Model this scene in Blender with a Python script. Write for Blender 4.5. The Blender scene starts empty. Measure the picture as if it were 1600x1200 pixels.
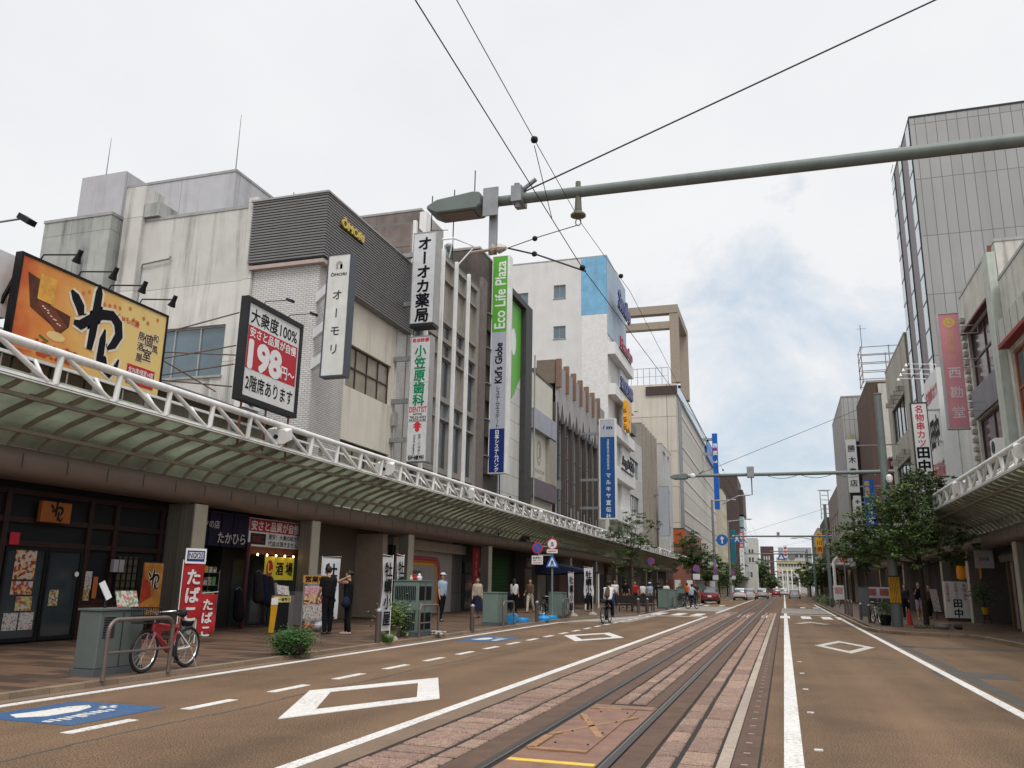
import bpy, bmesh, math, random
from mathutils import Vector, Matrix
random.seed(7)
R_ = math.radians
sc = bpy.context.scene
COL = sc.collection
# ------------------------------------------------------------------ camera, sky, sun, exposure
cam = bpy.data.objects.new("camera", bpy.data.cameras.new("camera")); COL.objects.link(cam)
cam.matrix_world = Matrix(((0.95265775, 0.05546163, 0.29894349, 0), (0.30356756, -0.22856851, -0.92498820, 0),
                           (0.01702771, 0.97194673, -0.23458392, 1.5), (0, 0, 0, 1)))
cam.data.sensor_width = 36; cam.data.lens = 29.14; cam.data.clip_end = 3000; cam.data.clip_start = .05
sc.camera = cam
sc.view_settings.view_transform = 'Standard'; sc.view_settings.look = 'None'; sc.view_settings.gamma = 1
sc.view_settings.exposure = 0.0
W = bpy.data.worlds.new("World"); sc.world = W; W.use_nodes = True
nt = W.node_tree; N = nt.nodes; L = nt.links; N.clear()
def nn(t, **k):
    n = N.new(t)
    for a, b in k.items(): setattr(n, a, b)
    return n
out = nn('ShaderNodeOutputWorld'); bg = nn('ShaderNodeBackground')
sky = nn('ShaderNodeTexSky', sky_type='NISHITA', sun_disc=False, sun_elevation=R_(52), sun_rotation=R_(160), altitude=20, air_density=1.4, dust_density=2.0)
tc = nn('ShaderNodeTexCoord'); sep = nn('ShaderNodeSeparateXYZ'); L.new(tc.outputs['Generated'], sep.inputs[0])
mp = nn('ShaderNodeMapping'); mp.inputs['Scale'].default_value = (1, 1, 1.5); L.new(tc.outputs['Generated'], mp.inputs[0])
nz = nn('ShaderNodeTexNoise'); nz.inputs['Scale'].default_value = 2.3; nz.inputs['Detail'].default_value = 7; nz.inputs['Roughness'].default_value = .55
L.new(mp.outputs[0], nz.inputs['Vector'])
nz2 = nn('ShaderNodeTexNoise'); nz2.inputs['Scale'].default_value = 5.5; nz2.inputs['Detail'].default_value = 8; nz2.inputs['Roughness'].default_value = .6; nz2.inputs['Distortion'].default_value = .4
L.new(mp.outputs[0], nz2.inputs['Vector'])
# the thinner part of the cloud deck lies low over the far end of the street
dt = nn('ShaderNodeVectorMath', operation='DOT_PRODUCT'); dt.inputs[1].default_value = (-.01, .975, .22)
nrm = nn('ShaderNodeVectorMath', operation='NORMALIZE'); L.new(tc.outputs['Generated'], nrm.inputs[0]); L.new(nrm.outputs[0], dt.inputs[0])
gap = nn('ShaderNodeMapRange'); gap.inputs[1].default_value = .90; gap.inputs[2].default_value = .995; gap.inputs[3].default_value = 0; gap.inputs[4].default_value = .585
L.new(dt.outputs['Value'], gap.inputs[0])
sub = nn('ShaderNodeMath', operation='SUBTRACT'); L.new(gap.outputs[0], sub.inputs[0])
m2 = nn('ShaderNodeMath', operation='MULTIPLY'); L.new(nz2.outputs['Fac'], m2.inputs[0]); m2.inputs[1].default_value = 1.0; L.new(m2.outputs[0], sub.inputs[1])
op = nn('ShaderNodeMapRange'); op.inputs[1].default_value = -.04; op.inputs[2].default_value = .26; op.inputs[3].default_value = 1; op.inputs[4].default_value = 0
L.new(sub.outputs[0], op.inputs[0])          # 1 = cloud, 0 = thin blue
cl = nn('ShaderNodeValToRGB'); cl.color_ramp.elements[0].position = .3; cl.color_ramp.elements[0].color = (.84, .85, .875, 1)
cl.color_ramp.elements[1].position = .72; cl.color_ramp.elements[1].color = (.93, .935, .95, 1); L.new(nz.outputs['Fac'], cl.inputs[0])
# overcast luminance rises towards the zenith
el = nn('ShaderNodeMapRange'); el.inputs[1].default_value = .62; el.inputs[2].default_value = 1.0; el.inputs[3].default_value = 1.0; el.inputs[4].default_value = 2.3
L.new(sep.outputs['Z'], el.inputs[0])
cm = nn('ShaderNodeVectorMath', operation='SCALE'); L.new(cl.outputs[0], cm.inputs[0]); L.new(el.outputs[0], cm.inputs['Scale'])
sk = nn('ShaderNodeVectorMath', operation='SCALE'); sk.inputs['Scale'].default_value = .11; L.new(sky.outputs[0], sk.inputs[0])
mxb = nn('ShaderNodeMixRGB'); mxb.inputs[0].default_value = .72; L.new(sk.outputs[0], mxb.inputs[1]); mxb.inputs[2].default_value = (.60, .73, .87, 1)
mx = nn('ShaderNodeMixRGB'); L.new(op.outputs[0], mx.inputs[0]); L.new(mxb.outputs[0], mx.inputs[1]); L.new(cm.outputs[0], mx.inputs[2])
L.new(mx.outputs[0], bg.inputs[0]); bg.inputs[1].default_value = 1.0; L.new(bg.outputs[0], out.inputs[0])
sun = bpy.data.objects.new("sun", bpy.data.lights.new("sun", 'SUN')); COL.objects.link(sun)
sun.data.energy = 1.9; sun.data.angle = R_(22); sun.data.color = (1, .97, .93)
sun.rotation_euler = Vector((.30, -.55, .95)).to_track_quat('Z', 'Y').to_euler()

# ------------------------------------------------------------------ materials
MATS = {}
def rgb(h): # '#rrggbb' display colour -> linear
    h = h.lstrip('#'); v = [int(h[i:i+2], 16)/255 for i in (0, 2, 4)]
    return tuple((c/12.92 if c <= .04045 else ((c+.055)/1.055)**2.4) for c in v)+(1,)
def mat(name, col, rough=.7, metal=0, var=.12, nscale=3.0, streak=0, dirt=(.10, .095, .085), bump=.0, bscale=40, emit=0, spec=.28,
        tile=None, panel=None, trans=0, island=0, coat=0, wear=None, speck=0, hues=None, lanes=0):
    if name in MATS: return MATS[name]
    if isinstance(col, str): col = rgb(col)
    if len(col) == 3: col = tuple(col)+(1,)
    m = bpy.data.materials.new(name); m.use_nodes = True; MATS[name] = m
    t = m.node_tree; n = t.nodes; l = t.links; b = n['Principled BSDF']
    b.inputs['Roughness'].default_value = rough; b.inputs['Metallic'].default_value = metal
    b.inputs['Specular IOR Level'].default_value = spec; b.inputs['Coat Weight'].default_value = coat
    geo = n.new('ShaderNodeNewGeometry')
    cur = n.new('ShaderNodeRGB'); cur.outputs[0].default_value = col; cur = cur.outputs[0]
    def noise(s, sc_=(1, 1, 1), det=5, rg=.6):
        mpn = n.new('ShaderNodeMapping'); mpn.inputs['Scale'].default_value = sc_; l.new(geo.outputs['Position'], mpn.inputs[0])
        q = n.new('ShaderNodeTexNoise'); q.inputs['Scale'].default_value = s; q.inputs['Detail'].default_value = det; q.inputs['Roughness'].default_value = rg
        l.new(mpn.outputs[0], q.inputs['Vector']); return q.outputs['Fac']
    def mr(x, a, b_, c, d):
        q = n.new('ShaderNodeMapRange'); 
        for i, v in zip((1, 2, 3, 4), (a, b_, c, d)): q.inputs[i].default_value = v
        l.new(x, q.inputs[0]); return q.outputs[0]
    def scale(c, f):
        q = n.new('ShaderNodeVectorMath'); q.operation = 'SCALE'; l.new(c, q.inputs[0])
        if isinstance(f, (int, float)): q.inputs['Scale'].default_value = f
        else: l.new(f, q.inputs['Scale'])
        return q.outputs[0]
    def mix(f, a, b_):
        q = n.new('ShaderNodeMixRGB')
        if isinstance(f, (int, float)): q.inputs[0].default_value = f
        else: l.new(f, q.inputs[0])
        l.new(a, q.inputs[1])
        if isinstance(b_, tuple): q.inputs[2].default_value = b_ if len(b_) == 4 else b_+(1,)
        else: l.new(b_, q.inputs[2])
        return q.outputs[0]
    if island:
        if hues:
            fr = n.new('ShaderNodeMath'); fr.operation = 'MULTIPLY'; l.new(geo.outputs['Random Per Island'], fr.inputs[0]); fr.inputs[1].default_value = 9.7
            f2_ = n.new('ShaderNodeMath'); f2_.operation = 'FRACT'; l.new(fr.outputs[0], f2_.inputs[0]); cr = n.new('ShaderNodeValToRGB'); e_ = cr.color_ramp.elements
            e_[0].color = hues[0]+(1,); e_[1].color = hues[-1]+(1,)
            for i_ in range(1, len(hues)-1): q_ = e_.new(i_/(len(hues)-1)); q_.color = hues[i_]+(1,)
            l.new(f2_.outputs[0], cr.inputs[0]); cur = cr.outputs[0]
        cur = scale(cur, mr(geo.outputs['Random Per Island'], 0, 1, 1-island, 1+island))
    if var: cur = scale(cur, mr(noise(nscale), .25, .75, 1-var, 1+var))
    bump_src = None
    if tile or panel:
        w, h, mort, off = tile or panel
        sx = n.new('ShaderNodeSeparateXYZ'); l.new(geo.outputs['Position'], sx.inputs[0])
        ad = n.new('ShaderNodeMath'); l.new(sx.outputs[0], ad.inputs[0]); l.new(sx.outputs[1], ad.inputs[1])
        cb = n.new('ShaderNodeCombineXYZ'); l.new(ad.outputs[0], cb.inputs[0]); l.new(sx.outputs[2], cb.inputs[1])
        br = n.new('ShaderNodeTexBrick'); l.new(cb.outputs[0], br.inputs['Vector']); br.offset = off
        br.inputs['Scale'].default_value = 1; br.inputs['Brick Width'].default_value = w; br.inputs['Row Height'].default_value = h
        br.inputs['Mortar Size'].default_value = mort; br.inputs['Mortar Smooth'].default_value = .1; br.inputs['Bias'].default_value = 0
        br.inputs['Color1'].default_value = (1, 1, 1, 1); br.inputs['Color2'].default_value = (.88, .88, .88, 1); br.inputs['Mortar'].default_value = (.45, .44, .42, 1)
        q = n.new('ShaderNodeMixRGB'); q.blend_type = 'MULTIPLY'; q.inputs[0].default_value = 1; l.new(cur, q.inputs[1]); l.new(br.outputs['Color'], q.inputs[2]); cur = q.outputs[0]
        bump_src = br.outputs['Fac']
    if speck:
        cur = scale(cur, mr(noise(60, det=4, rg=.85), .41, .59, 1-speck, 1+speck))
    if lanes:                                                        # tyre-darkened lanes, oil and old patches
        cur = scale(cur, mr(noise(1.0, (1.15, .018, 1), 3, .5), .35, .65, 1-lanes, 1+lanes)); cur = scale(cur, mr(noise(.33, (1.6, .8, 1), 6, .65), .50, .70, 1, 1-lanes*1.7)); cur = scale(cur, mr(noise(2.6, (1, 1, 1), 5, .7), .60, .72, 1, 1-lanes*1.2))
    if streak:
        f1 = noise(1.0, (1.3, 1.3, .07), 7, .74); f2 = noise(.45, (1, 1, 1), 4, .6)
        mu = n.new('ShaderNodeMath'); mu.operation = 'MULTIPLY'; l.new(mr(f1, .49, .66, 0, 1), mu.inputs[0]); l.new(mr(f2, .33, .62, .15, 1), mu.inputs[1])
        q2 = n.new('ShaderNodeMath'); q2.operation = 'MULTIPLY'; l.new(mu.outputs[0], q2.inputs[0]); q2.inputs[1].default_value = streak
        cur = mix(q2.outputs[0], cur, tuple(dirt))
    if wear:                                                         # paint rubbed through to the surface below
        wm_ = n.new('ShaderNodeMath'); wm_.operation = 'MULTIPLY'; l.new(mr(noise(22, det=7, rg=.8), .50, .60, 0, 1), wm_.inputs[0]); l.new(mr(noise(.8, det=3), .38, .62, .15, 1), wm_.inputs[1])
        wq = n.new('ShaderNodeMath'); wq.operation = 'MULTIPLY'; l.new(wm_.outputs[0], wq.inputs[0]); wq.inputs[1].default_value = wear; cur = mix(wq.outputs[0], cur, (.15, .105, .07))
    l.new(cur, b.inputs['Base Color'])
    if bump or bump_src is not None:
        bp = n.new('ShaderNodeBump'); bp.inputs['Strength'].default_value = bump or .3; bp.inputs['Distance'].default_value = .01
        if bump_src is not None: bp.invert = True; l.new(bump_src, bp.inputs['Height'])
        else: l.new(noise(bscale), bp.inputs['Height'])
        l.new(bp.outputs[0], b.inputs['Normal'])
    if emit:
        b.inputs['Emission Color'].default_value = col; b.inputs['Emission Strength'].default_value = emit
    if trans:
        tr = n.new('ShaderNodeBsdfTranslucent'); l.new(cur, tr.inputs[0]); ms = n.new('ShaderNodeMixShader'); ms.inputs[0].default_value = trans
        l.new(b.outputs[0], ms.inputs[1]); l.new(tr.outputs[0], ms.inputs[2]); l.new(ms.outputs[0], n['Material Output'].inputs[0])
    return m

# ------------------------------------------------------------------ objects
OFF = {}
def tag(o, label=None, cat=None, group=None, kind=None):
    if label: o['label'] = label
    if cat: o['category'] = cat
    if group: o['group'] = group
    if kind: o['kind'] = kind
    return o
def thing(name, label, cat, loc=(0, 0, 0), group=None):
    o = bpy.data.objects.new(name, None); COL.objects.link(o); o.location = loc; o.empty_display_size = .2
    OFF[o.name] = Vector(loc); return tag(o, label, cat, group)
class MB:
    def __init__(s): s.v = []; s.f = []; s.m = []; s.mi = 0
    def add(s, vs, fs):
        k = len(s.v); s.v += [tuple(v) for v in vs]; s.f += [tuple(i+k for i in f) for f in fs]; s.m += [s.mi]*len(fs); return s
    def box(s, x0, x1, y0, y1, z0, z1):
        if x0 > x1: x0, x1 = x1, x0
        if y0 > y1: y0, y1 = y1, y0
        if z0 > z1: z0, z1 = z1, z0
        return s.add([(x0,y0,z0),(x1,y0,z0),(x1,y1,z0),(x0,y1,z0),(x0,y0,z1),(x1,y0,z1),(x1,y1,z1),(x0,y1,z1)],
                     [(0,3,2,1),(4,5,6,7),(0,1,5,4),(1,2,6,5),(2,3,7,6),(3,0,4,7)])
    def obox(s, c, u, v, w, a, b, d):   # centre, three unit axes, three full sizes
        c, u, v, w = map(Vector, (c, u, v, w)); P = []
        for k in (-.5, .5):
            for i, j in ((-.5,-.5),(.5,-.5),(.5,.5),(-.5,.5)): P.append(c+u*a*i+v*b*j+w*d*k)
        return s.add(P, [(0,3,2,1),(4,5,6,7),(0,1,5,4),(1,2,6,5),(2,3,7,6),(3,0,4,7)])
    def bar(s, p, q, w, h=None):
        p, q = Vector(p), Vector(q); d = (q-p); ln = d.length; d.normalize()
        up = Vector((0, 0, 1)) if abs(d.z) < .95 else Vector((1, 0, 0)); r = d.cross(up).normalized(); u = r.cross(d)
        return s.obox((p+q)/2, d, r, u, ln, w, h or w)
    def tube(s, pts, r, n=8, cap=True):
        pts = [Vector(p) for p in pts]; rr = r if isinstance(r, (list, tuple)) else [r]*len(pts); k0 = len(s.v); prev = None
        for i, p in enumerate(pts):
            d = (pts[min(i+1, len(pts)-1)]-pts[max(i-1, 0)]).normalized()
            if prev is None:
                up = Vector((0, 0, 1)) if abs(d.z) < .9 else Vector((1, 0, 0)); a = d.cross(up).normalized()
            else: a = (prev-d*prev.dot(d)).normalized()
            prev = a; b = d.cross(a)
            for j in range(n):
                t = 2*math.pi*j/n; s.v.append(tuple(p+(a*math.cos(t)+b*math.sin(t))*rr[i]))
        for i in range(len(pts)-1):
            for j in range(n):
                s.f.append((k0+i*n+j, k0+i*n+(j+1) % n, k0+(i+1)*n+(j+1) % n, k0+(i+1)*n+j)); s.m.append(s.mi)
        if cap:
            s.f.append(tuple(k0+j for j in range(n))[::-1]); s.f.append(tuple(k0+(len(pts)-1)*n+j for j in range(n))); s.m += [s.mi]*2
        return s
    def lathe(s, c, prof, n=16, ax='z', sx=1, sy=1):
        k0 = len(s.v); c = Vector(c)
        for (r, h) in prof:
            for j in range(n):
                t = 2*math.pi*j/n; a, b = r*math.cos(t)*sx, r*math.sin(t)*sy
                s.v.append(tuple(c+Vector({'z': (a, b, h), 'y': (a, h, b), 'x': (h, a, b)}[ax])))
        for i in range(len(prof)-1):
            for j in range(n):
                s.f.append((k0+i*n+j, k0+i*n+(j+1) % n, k0+(i+1)*n+(j+1) % n, k0+(i+1)*n+j)); s.m.append(s.mi)
        s.f.append(tuple(k0+j for j in range(n))[::-1]); s.f.append(tuple(k0+(len(prof)-1)*n+j for j in range(n))); s.m += [s.mi]*2
        return s
    def prism(s, poly, o, u, v, d):     # 2D polygon on plane o,u,v extruded by vector d
        o, u, v, d = map(Vector, (o, u, v, d)); n = len(poly)
        A = [o+u*a+v*b for a, b in poly]; return s.add(A+[p+d for p in A], [tuple(range(n))[::-1], tuple(range(n, 2*n))]+[(i, (i+1) % n, n+(i+1) % n, n+i) for i in range(n)])
    def build(s, name, m, parent=None, smooth=False, bevel=0, label=None, rec=True):
        me = bpy.data.meshes.new(name); off = OFF.get(parent.name, Vector((0, 0, 0))) if parent else Vector((0, 0, 0))
        me.from_pydata([tuple(Vector(v)-off) for v in s.v], [], s.f)
        for mm in (m if isinstance(m, (list, tuple)) else [m]): me.materials.append(mm)
        if isinstance(m, (list, tuple)): me.polygons.foreach_set('material_index', s.m)
        if rec or bevel:
            b = bmesh.new(); b.from_mesh(me)
            if bevel: bmesh.ops.bevel(b, geom=b.edges[:], offset=bevel, segments=1, affect='EDGES', clamp_overlap=True)
            bmesh.ops.recalc_face_normals(b, faces=b.faces); b.to_mesh(me); b.free()
        if smooth:
            me.polygons.foreach_set('use_smooth', [True]*len(me.polygons)); me.update()
            try: me.set_sharp_from_angle(angle=R_(40))
            except Exception: pass
        me.update(); o = bpy.data.objects.new(name, me); COL.objects.link(o)
        if parent: o.parent = parent; OFF[o.name] = off
        if label: o['label'] = label
        return o
def rnd(a, b): return random.uniform(a, b)

# ------------------------------------------------------------------ lettering
GL = {}
def glyph(ch, bold):
    k = (ch, bold)
    if k in GL: return GL[k]
    c = bpy.data.curves.new('g', 'FONT'); c.body = ch; c.size = 1; c.offset = bold if bold > 1 else 0; c.resolution_u = 3
    o = bpy.data.objects.new('g', c); me = bpy.data.meshes.new_from_object(o)
    V = [(v.co.x, v.co.y) for v in me.vertices]; F = [tuple(p.vertices) for p in me.polygons]
    bpy.data.objects.remove(o); bpy.data.curves.remove(c); bpy.data.meshes.remove(me)
    GL[k] = (V, F); return GL[k]
def bb(V): 
    xs = [v[0] for v in V] or [0, 1]; ys = [v[1] for v in V] or [0, 1]; return min(xs), max(xs), min(ys), max(ys)
_b = bb(glyph('国', 0)[0]); EM = (_b[1]-_b[0])/.86; ECX = (_b[0]+_b[1])/2; ECY = (_b[2]+_b[3])/2
def put(mb, V, F, o, u, v, fx, d=.004, bold=0):
    if bold > .006:     # heavier strokes: a fan of copies, each a hair prouder
        for i in range(8):
            a = i*math.pi/4; put(mb, V, F, o, u, v, lambda q: fx((q[0]+bold*math.cos(a), q[1]+bold*math.sin(a))), d+.00012*(i+1)*(1 if d > 0 else -1))
    nrm_ = u.cross(v); P = [fx(a) for a in V]; n = len(P); mb.add([o+u*a+v*b+nrm_*d for a, b in P], F)
    if d > .02:     # standing letters: add a back copy for depth
        for f in F:
            for i in range(len(f)):
                a, b = P[f[i]], P[f[(i+1) % len(f)]]
                mb.add([o+u*a[0]+v*a[1]+nrm_*d, o+u*b[0]+v*b[1]+nrm_*d, o+u*b[0]+v*b[1], o+u*a[0]+v*a[1]], [(0, 1, 2, 3)])
def vchars(mb, s, o, u, v, size, pitch=None, bold=.02, sx=1.0, d=.004, rot=0):
    """upright characters one below another, o = centre of the first one"""
    o, u, v = Vector(o), Vector(u), Vector(v); pitch = pitch or size*1.08
    for i, ch in enumerate(s):
        if ch == ' ': continue
        V, F = glyph('ー' if ch == 'ー' else ch, bold); k = size/EM
        if ch == 'ー': fx = lambda p: ((p[1]-ECY)*k*sx, -(p[0]-ECX)*k)
        else: fx = lambda p: ((p[0]-ECX)*k*sx, (p[1]-ECY)*k)
        put(mb, V, F, o-v*pitch*i, u, v, fx, d, bold)
def hline(mb, s, o, u, v, w, h, bold=.02, d=.004, shear=0):
    """a line of text scaled into a w x h box centred at o"""
    o, u, v = Vector(o), Vector(u), Vector(v); V, F = glyph(s, bold); a0, a1, b0, b1 = bb(V)
    put(mb, V, F, o, u, v, lambda p: (((p[0]-(a0+a1)/2)/(a1-a0))*w+shear*((p[1]-(b0+b1)/2)/(b1-b0))*h, ((p[1]-(b0+b1)/2)/(b1-b0))*h), d, bold)
X_, Y_, Z_ = Vector((1, 0, 0)), Vector((0, 1, 0)), Vector((0, 0, 1))
FC = (X_, Z_)       # plane facing the camera end of the street (-Y)
FL = (Y_, Z_)       # plane on the left side of the street, facing +X
FR = (-Y_, Z_)      # plane on the right side, facing -X
def panel(mb, o, u, v, w, h, d=0.0, t=.002):
    """thin raised rectangle centred at o"""
    o, u, v = Vector(o), Vector(u), Vector(v); n_ = u.cross(v); mb.obox(o+n_*(d+t/2), u, v, n_, w, h, t)
# ------------------------------------------------------------------ palette
asphalt = mat('asphalt', (.140, .088, .052), .85, var=.22, nscale=.5, speck=.85, bump=.35, bscale=80, spec=.25, lanes=.17)
asphalt2 = mat('asphalt pale', (.25, .23, .205), .85, var=.14, nscale=.9, speck=.4, bump=.4, bscale=160)
asphaltd = mat('asphalt patch', (.075, .068, .062), .85, var=.2, nscale=2, speck=.4, bump=.4, bscale=160)
paint = mat('road paint', (.64, .62, .59), .6, var=.10, nscale=6, speck=.12, wear=.85)
paintw = mat('worn road paint', (.48, .46, .42), .65, var=.3, nscale=7, speck=.3, wear=1)
yelp = mat('yellow road paint', (.62, .43, .06), .6, var=.15, nscale=9)
orap = mat('faded orange paint', (.30, .165, .085), .7, var=.3, nscale=9, wear=.9)
bluep = mat('blue road paint', (.03, .095, .21), .6, var=.2, nscale=7, speck=.25, wear=.9)
sett = mat('granite sett', (.275, .180, .142), .8, var=.28, nscale=14, speck=.5, island=.16, bump=1.0, bscale=45, hues=[(.28, .185, .135), (.225, .145, .112), (.25, .165, .132), (.29, .20, .145), (.21, .137, .113), (.26, .167, .123)])
settp = mat('pale edge stone', (.33, .27, .22), .8, var=.15, nscale=9, speck=.2, island=.12)
trackc = mat('track concrete', (.10, .060, .042), .8, var=.25, nscale=4, speck=.2)
rustp = mat('rusty steel plate', (.20, .11, .075), .55, var=.25, nscale=5, speck=.15)
joint = mat('joint', (.03, .025, .022), .9)
railm = mat('rail steel', (.07, .062, .058), .42, metal=.5, var=.1, nscale=8)
raild = mat('rail side', (.018, .014, .012), .6, metal=.2, var=.2, nscale=8)
pavem = mat('pavement paving', (.225, .150, .110), .62, var=.22, nscale=.7, speck=.2)
kerbm = mat('kerb stone', (.20, .145, .10), .8, var=.18, nscale=2, speck=.2, island=.12)
gutm = mat('gutter concrete', (.17, .118, .082), .8, var=.18, nscale=2, speck=.2)
white = mat('white metal', (.74, .74, .72), .45, var=.10, nscale=2, streak=.45, dirt=(.20, .17, .13))
whitep = mat('white enamel', (.72, .72, .70), .4, var=.05, nscale=2, streak=.25, dirt=(.3, .28, .25))
signw = mat('sign white', (.66, .67, .66), .35, var=.04, streak=.25, dirt=(.30, .29, .26))
signg = mat('sign pale grey', (.42, .44, .50), .35, var=.05, streak=.2)
black = mat('black', (.009, .009, .010), .5, var=.2, spec=.2)
darkm = mat('dark metal', (.022, .023, .026), .5, var=.2, spec=.2)
greyg = mat('grey green post paint', (.15, .18, .168), .45, var=.10, nscale=3, streak=.3, dirt=(.05, .05, .045))
greyd = mat('dark grey paint', (.09, .10, .105), .5, var=.12)
zinc = mat('galvanised steel', (.27, .28, .29), .5, metal=.5, var=.2, nscale=5)
steel = mat('brushed steel', (.33, .31, .29), .38, metal=.8, var=.15, nscale=6, streak=.3)
red = mat('sign red', (.44, .022, .035), .45, var=.06)
redl = mat('red lettering', (.50, .03, .05), .45, var=.04)
green = mat('sign green', (.10, .38, .035), .4, var=.05)
greenl = mat('green lettering', (.0, .20, .085), .45)
navy = mat('sign navy', (.012, .03, .16), .4, var=.06)
blue = mat('sign blue', (.012, .12, .42), .4, var=.06)
blackl = mat('black lettering', (.010, .010, .014), .6, var=.1, spec=.1)
whitel = mat('white lettering', (.72, .72, .72), .45, var=.03)
glass = mat('dark glass', (.035, .045, .052), .08, var=.25, nscale=.6, spec=.8)
glassb = mat('blue window glass', (.10, .15, .18), .10, var=.3, nscale=.5, spec=.8)
glassc = mat('curtained glass', (.28, .25, .20), .25, var=.25, nscale=1.4, streak=.3)
alum = mat('window aluminium', (.34, .34, .33), .45, metal=.4, var=.12, streak=.3)
bronze = mat('bronze aluminium', (.07, .052, .045), .45, metal=.4, var=.12)
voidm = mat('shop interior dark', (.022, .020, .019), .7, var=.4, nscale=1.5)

# ------------------------------------------------------------------ ground, road, tramway, markings
def struct(name, mb, m, **k): return tag(mb.build(name, m, **k), kind='structure')
struct('ground', MB().box(-400, 400, -30, 900, -.6, -.02), mat('far ground', (.16, .15, .14), .9))
struct('road', MB().box(-9.35, 6.6, -25, 420, -.015, 0), asphalt)
struct('crossing_road', MB().box(6.6, 60, 92, 103, -.015, .002), asphalt)
struct('pale_crossing_band', MB().box(-9.3, -3.75, 57, 71, 0, .004).box(-2.95, -2.3+.4, 57, 71, 0, .004).box(-.25, 4, 57, 71, 0, .004).box(-9.3, -6.4, 36.2, 44.5, 0, .004), asphalt2)
mb = MB()                                                            # patched trench lines
mb.box(-3.7, 3.4, 26.05, 26.22, 0, .003).box(2.95, 3.2, 7, 33, 0, .003).box(3.2, 6.2, 25.8, 26.5, 0, .003).box(2.6, 3.9, 17.4, 18.6, 0, .0035)
for k in range(60): mb.box(-6.30+.04*math.sin(k*.9), -6.27+.04*math.sin(k*.9)+rnd(0, .02), -6+k*.5, -5.5+k*.5, 0, .0022)
struct('asphalt_patches', mb, asphaltd)
def sheet(quads, z0, z1):
    m_ = MB()
    for q in quads: m_.prism(q, (0, 0, z0), X_, Y_, (0, 0, z1-z0))
    return m_
def rect(x0, x1, y0, y1): return [(x0, y0), (x1, y0), (x1, y1), (x0, y1)]
# solid lines
q = [rect(-.085, .085, -6, 56.5), rect(-.085, .085, 71, 330), rect(-4.05, -3.9, -6, 46.5), rect(-4.05, -3.9, 53, 330),
     rect(2.70, 2.85, -6, 47), rect(2.70, 2.85, 53, 90)]
q += [[(-8.92, -6), (-8.77, -6), (-8.77, 34), (-8.92, 34)], [(-7.35, 44.5), (-7.2, 44.5), (-7.2, 98), (-7.35, 98)], [(-8.9, 34), (-8.77, 34), (-6.35, 44.5), (-6.5, 44.5)]]
struct('solid_lane_lines', sheet(q, .0, .006), paint)
q = []
for k in range(28):                                                  # parking lane dashes
    y = 3.45+k*1.76
    if y < 47: q.append(rect(-6.86, -6.72, y, y+.92))
for k in range(30): q.append(rect(-6.4, -6.28, 108+k*7, 111+k*7))
struct('dashed_lane_lines', sheet(q, 0, .006), paint)
def diamond(cx, cy, hx, hy, w, wy, z=0):
    a = [(cx, cy-hy), (cx+hx, cy), (cx, cy+hy), (cx-hx, cy)]; b = [(cx, cy-hy+wy), (cx+hx-w, cy), (cx, cy+hy-wy), (cx-hx+w, cy)]
    return [[a[i], a[(i+1) % 4], b[(i+1) % 4], b[i]] for i in range(4)]
struct('diamond_marks', sheet(diamond(-5.42, 10.85, .98, 2.3, .33, .8)+diamond(-5.55, 25.6, .92, 2.4, .33, .85), 0, .007), paint)
q = diamond(1.47, 25.2, .76, 2.6, .24, .8)+diamond(1.1, 40.5, .75, 2.5, .3, .9)[1:3]
struct('worn_diamond_marks', sheet(q, 0, .006), paintw)
q = []
for x in (-8.2, -7.1, -6.0, -4.95): q.append(rect(x, x+.55, 47.2, 51.2))
for x in (-3.55, -2.45, -1.4, -.28, .8, 1.85, 2.6): q.append(rect(x, x+.5, 47.2, 51.2))
q += [rect(-8.6, -3.9, 45.6, 45.9), rect(.1, 2.6, 53.6, 53.9)]
for x in (-6.6, -5.3, 1.2, 2.2): q.append(rect(x, x+.4, 73.5, 76.5))
struct('crosswalk', sheet(q, 0, .010), paint)
q = [rect(1.35, 1.5, 21+k*9, 21.25+k*9) for k in range(0)]+[rect(.19, .27, 9+k*2.6, 9.06+k*2.6) for k in range(5)]
struct('road_studs', sheet(q, .0, .012), paint)
struct('blue_bay_marking', sheet([rect(-8.42, -7.08, 7.33, 8.75), rect(-8.5, -7.3, 21.6, 23.9)], 0, .005), bluep)
q = []
for (ox, oy) in ((-7.92, 7.95), (-8.0, 22.7)):                        # white car side view, nose to the right, and a row of worn strokes
    car_ = [(-.45, -.9), (-.1, -1.15), (.25, -.7), (.28, .15), (.12, .75), (-.12, 1.0), (-.30, .6), (-.34, -.3)]
    q.append([(ox+a*.62, oy+.08+b*.48) for a, b in car_])
    for k in range(10): q.append(rect(ox+.36+rnd(-.03, .03), ox+.50+rnd(-.03, .05), oy-.56+k*.10, oy-.56+k*.10+rnd(.03, .07)))
    q.append(rect(ox+.20, ox+.26, oy+.42, oy+.66)); q.append(rect(ox+.12, ox+.34, oy+.52, oy+.57))
struct('bay_marking_figures', sheet(q, .0, .009), paint)
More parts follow.
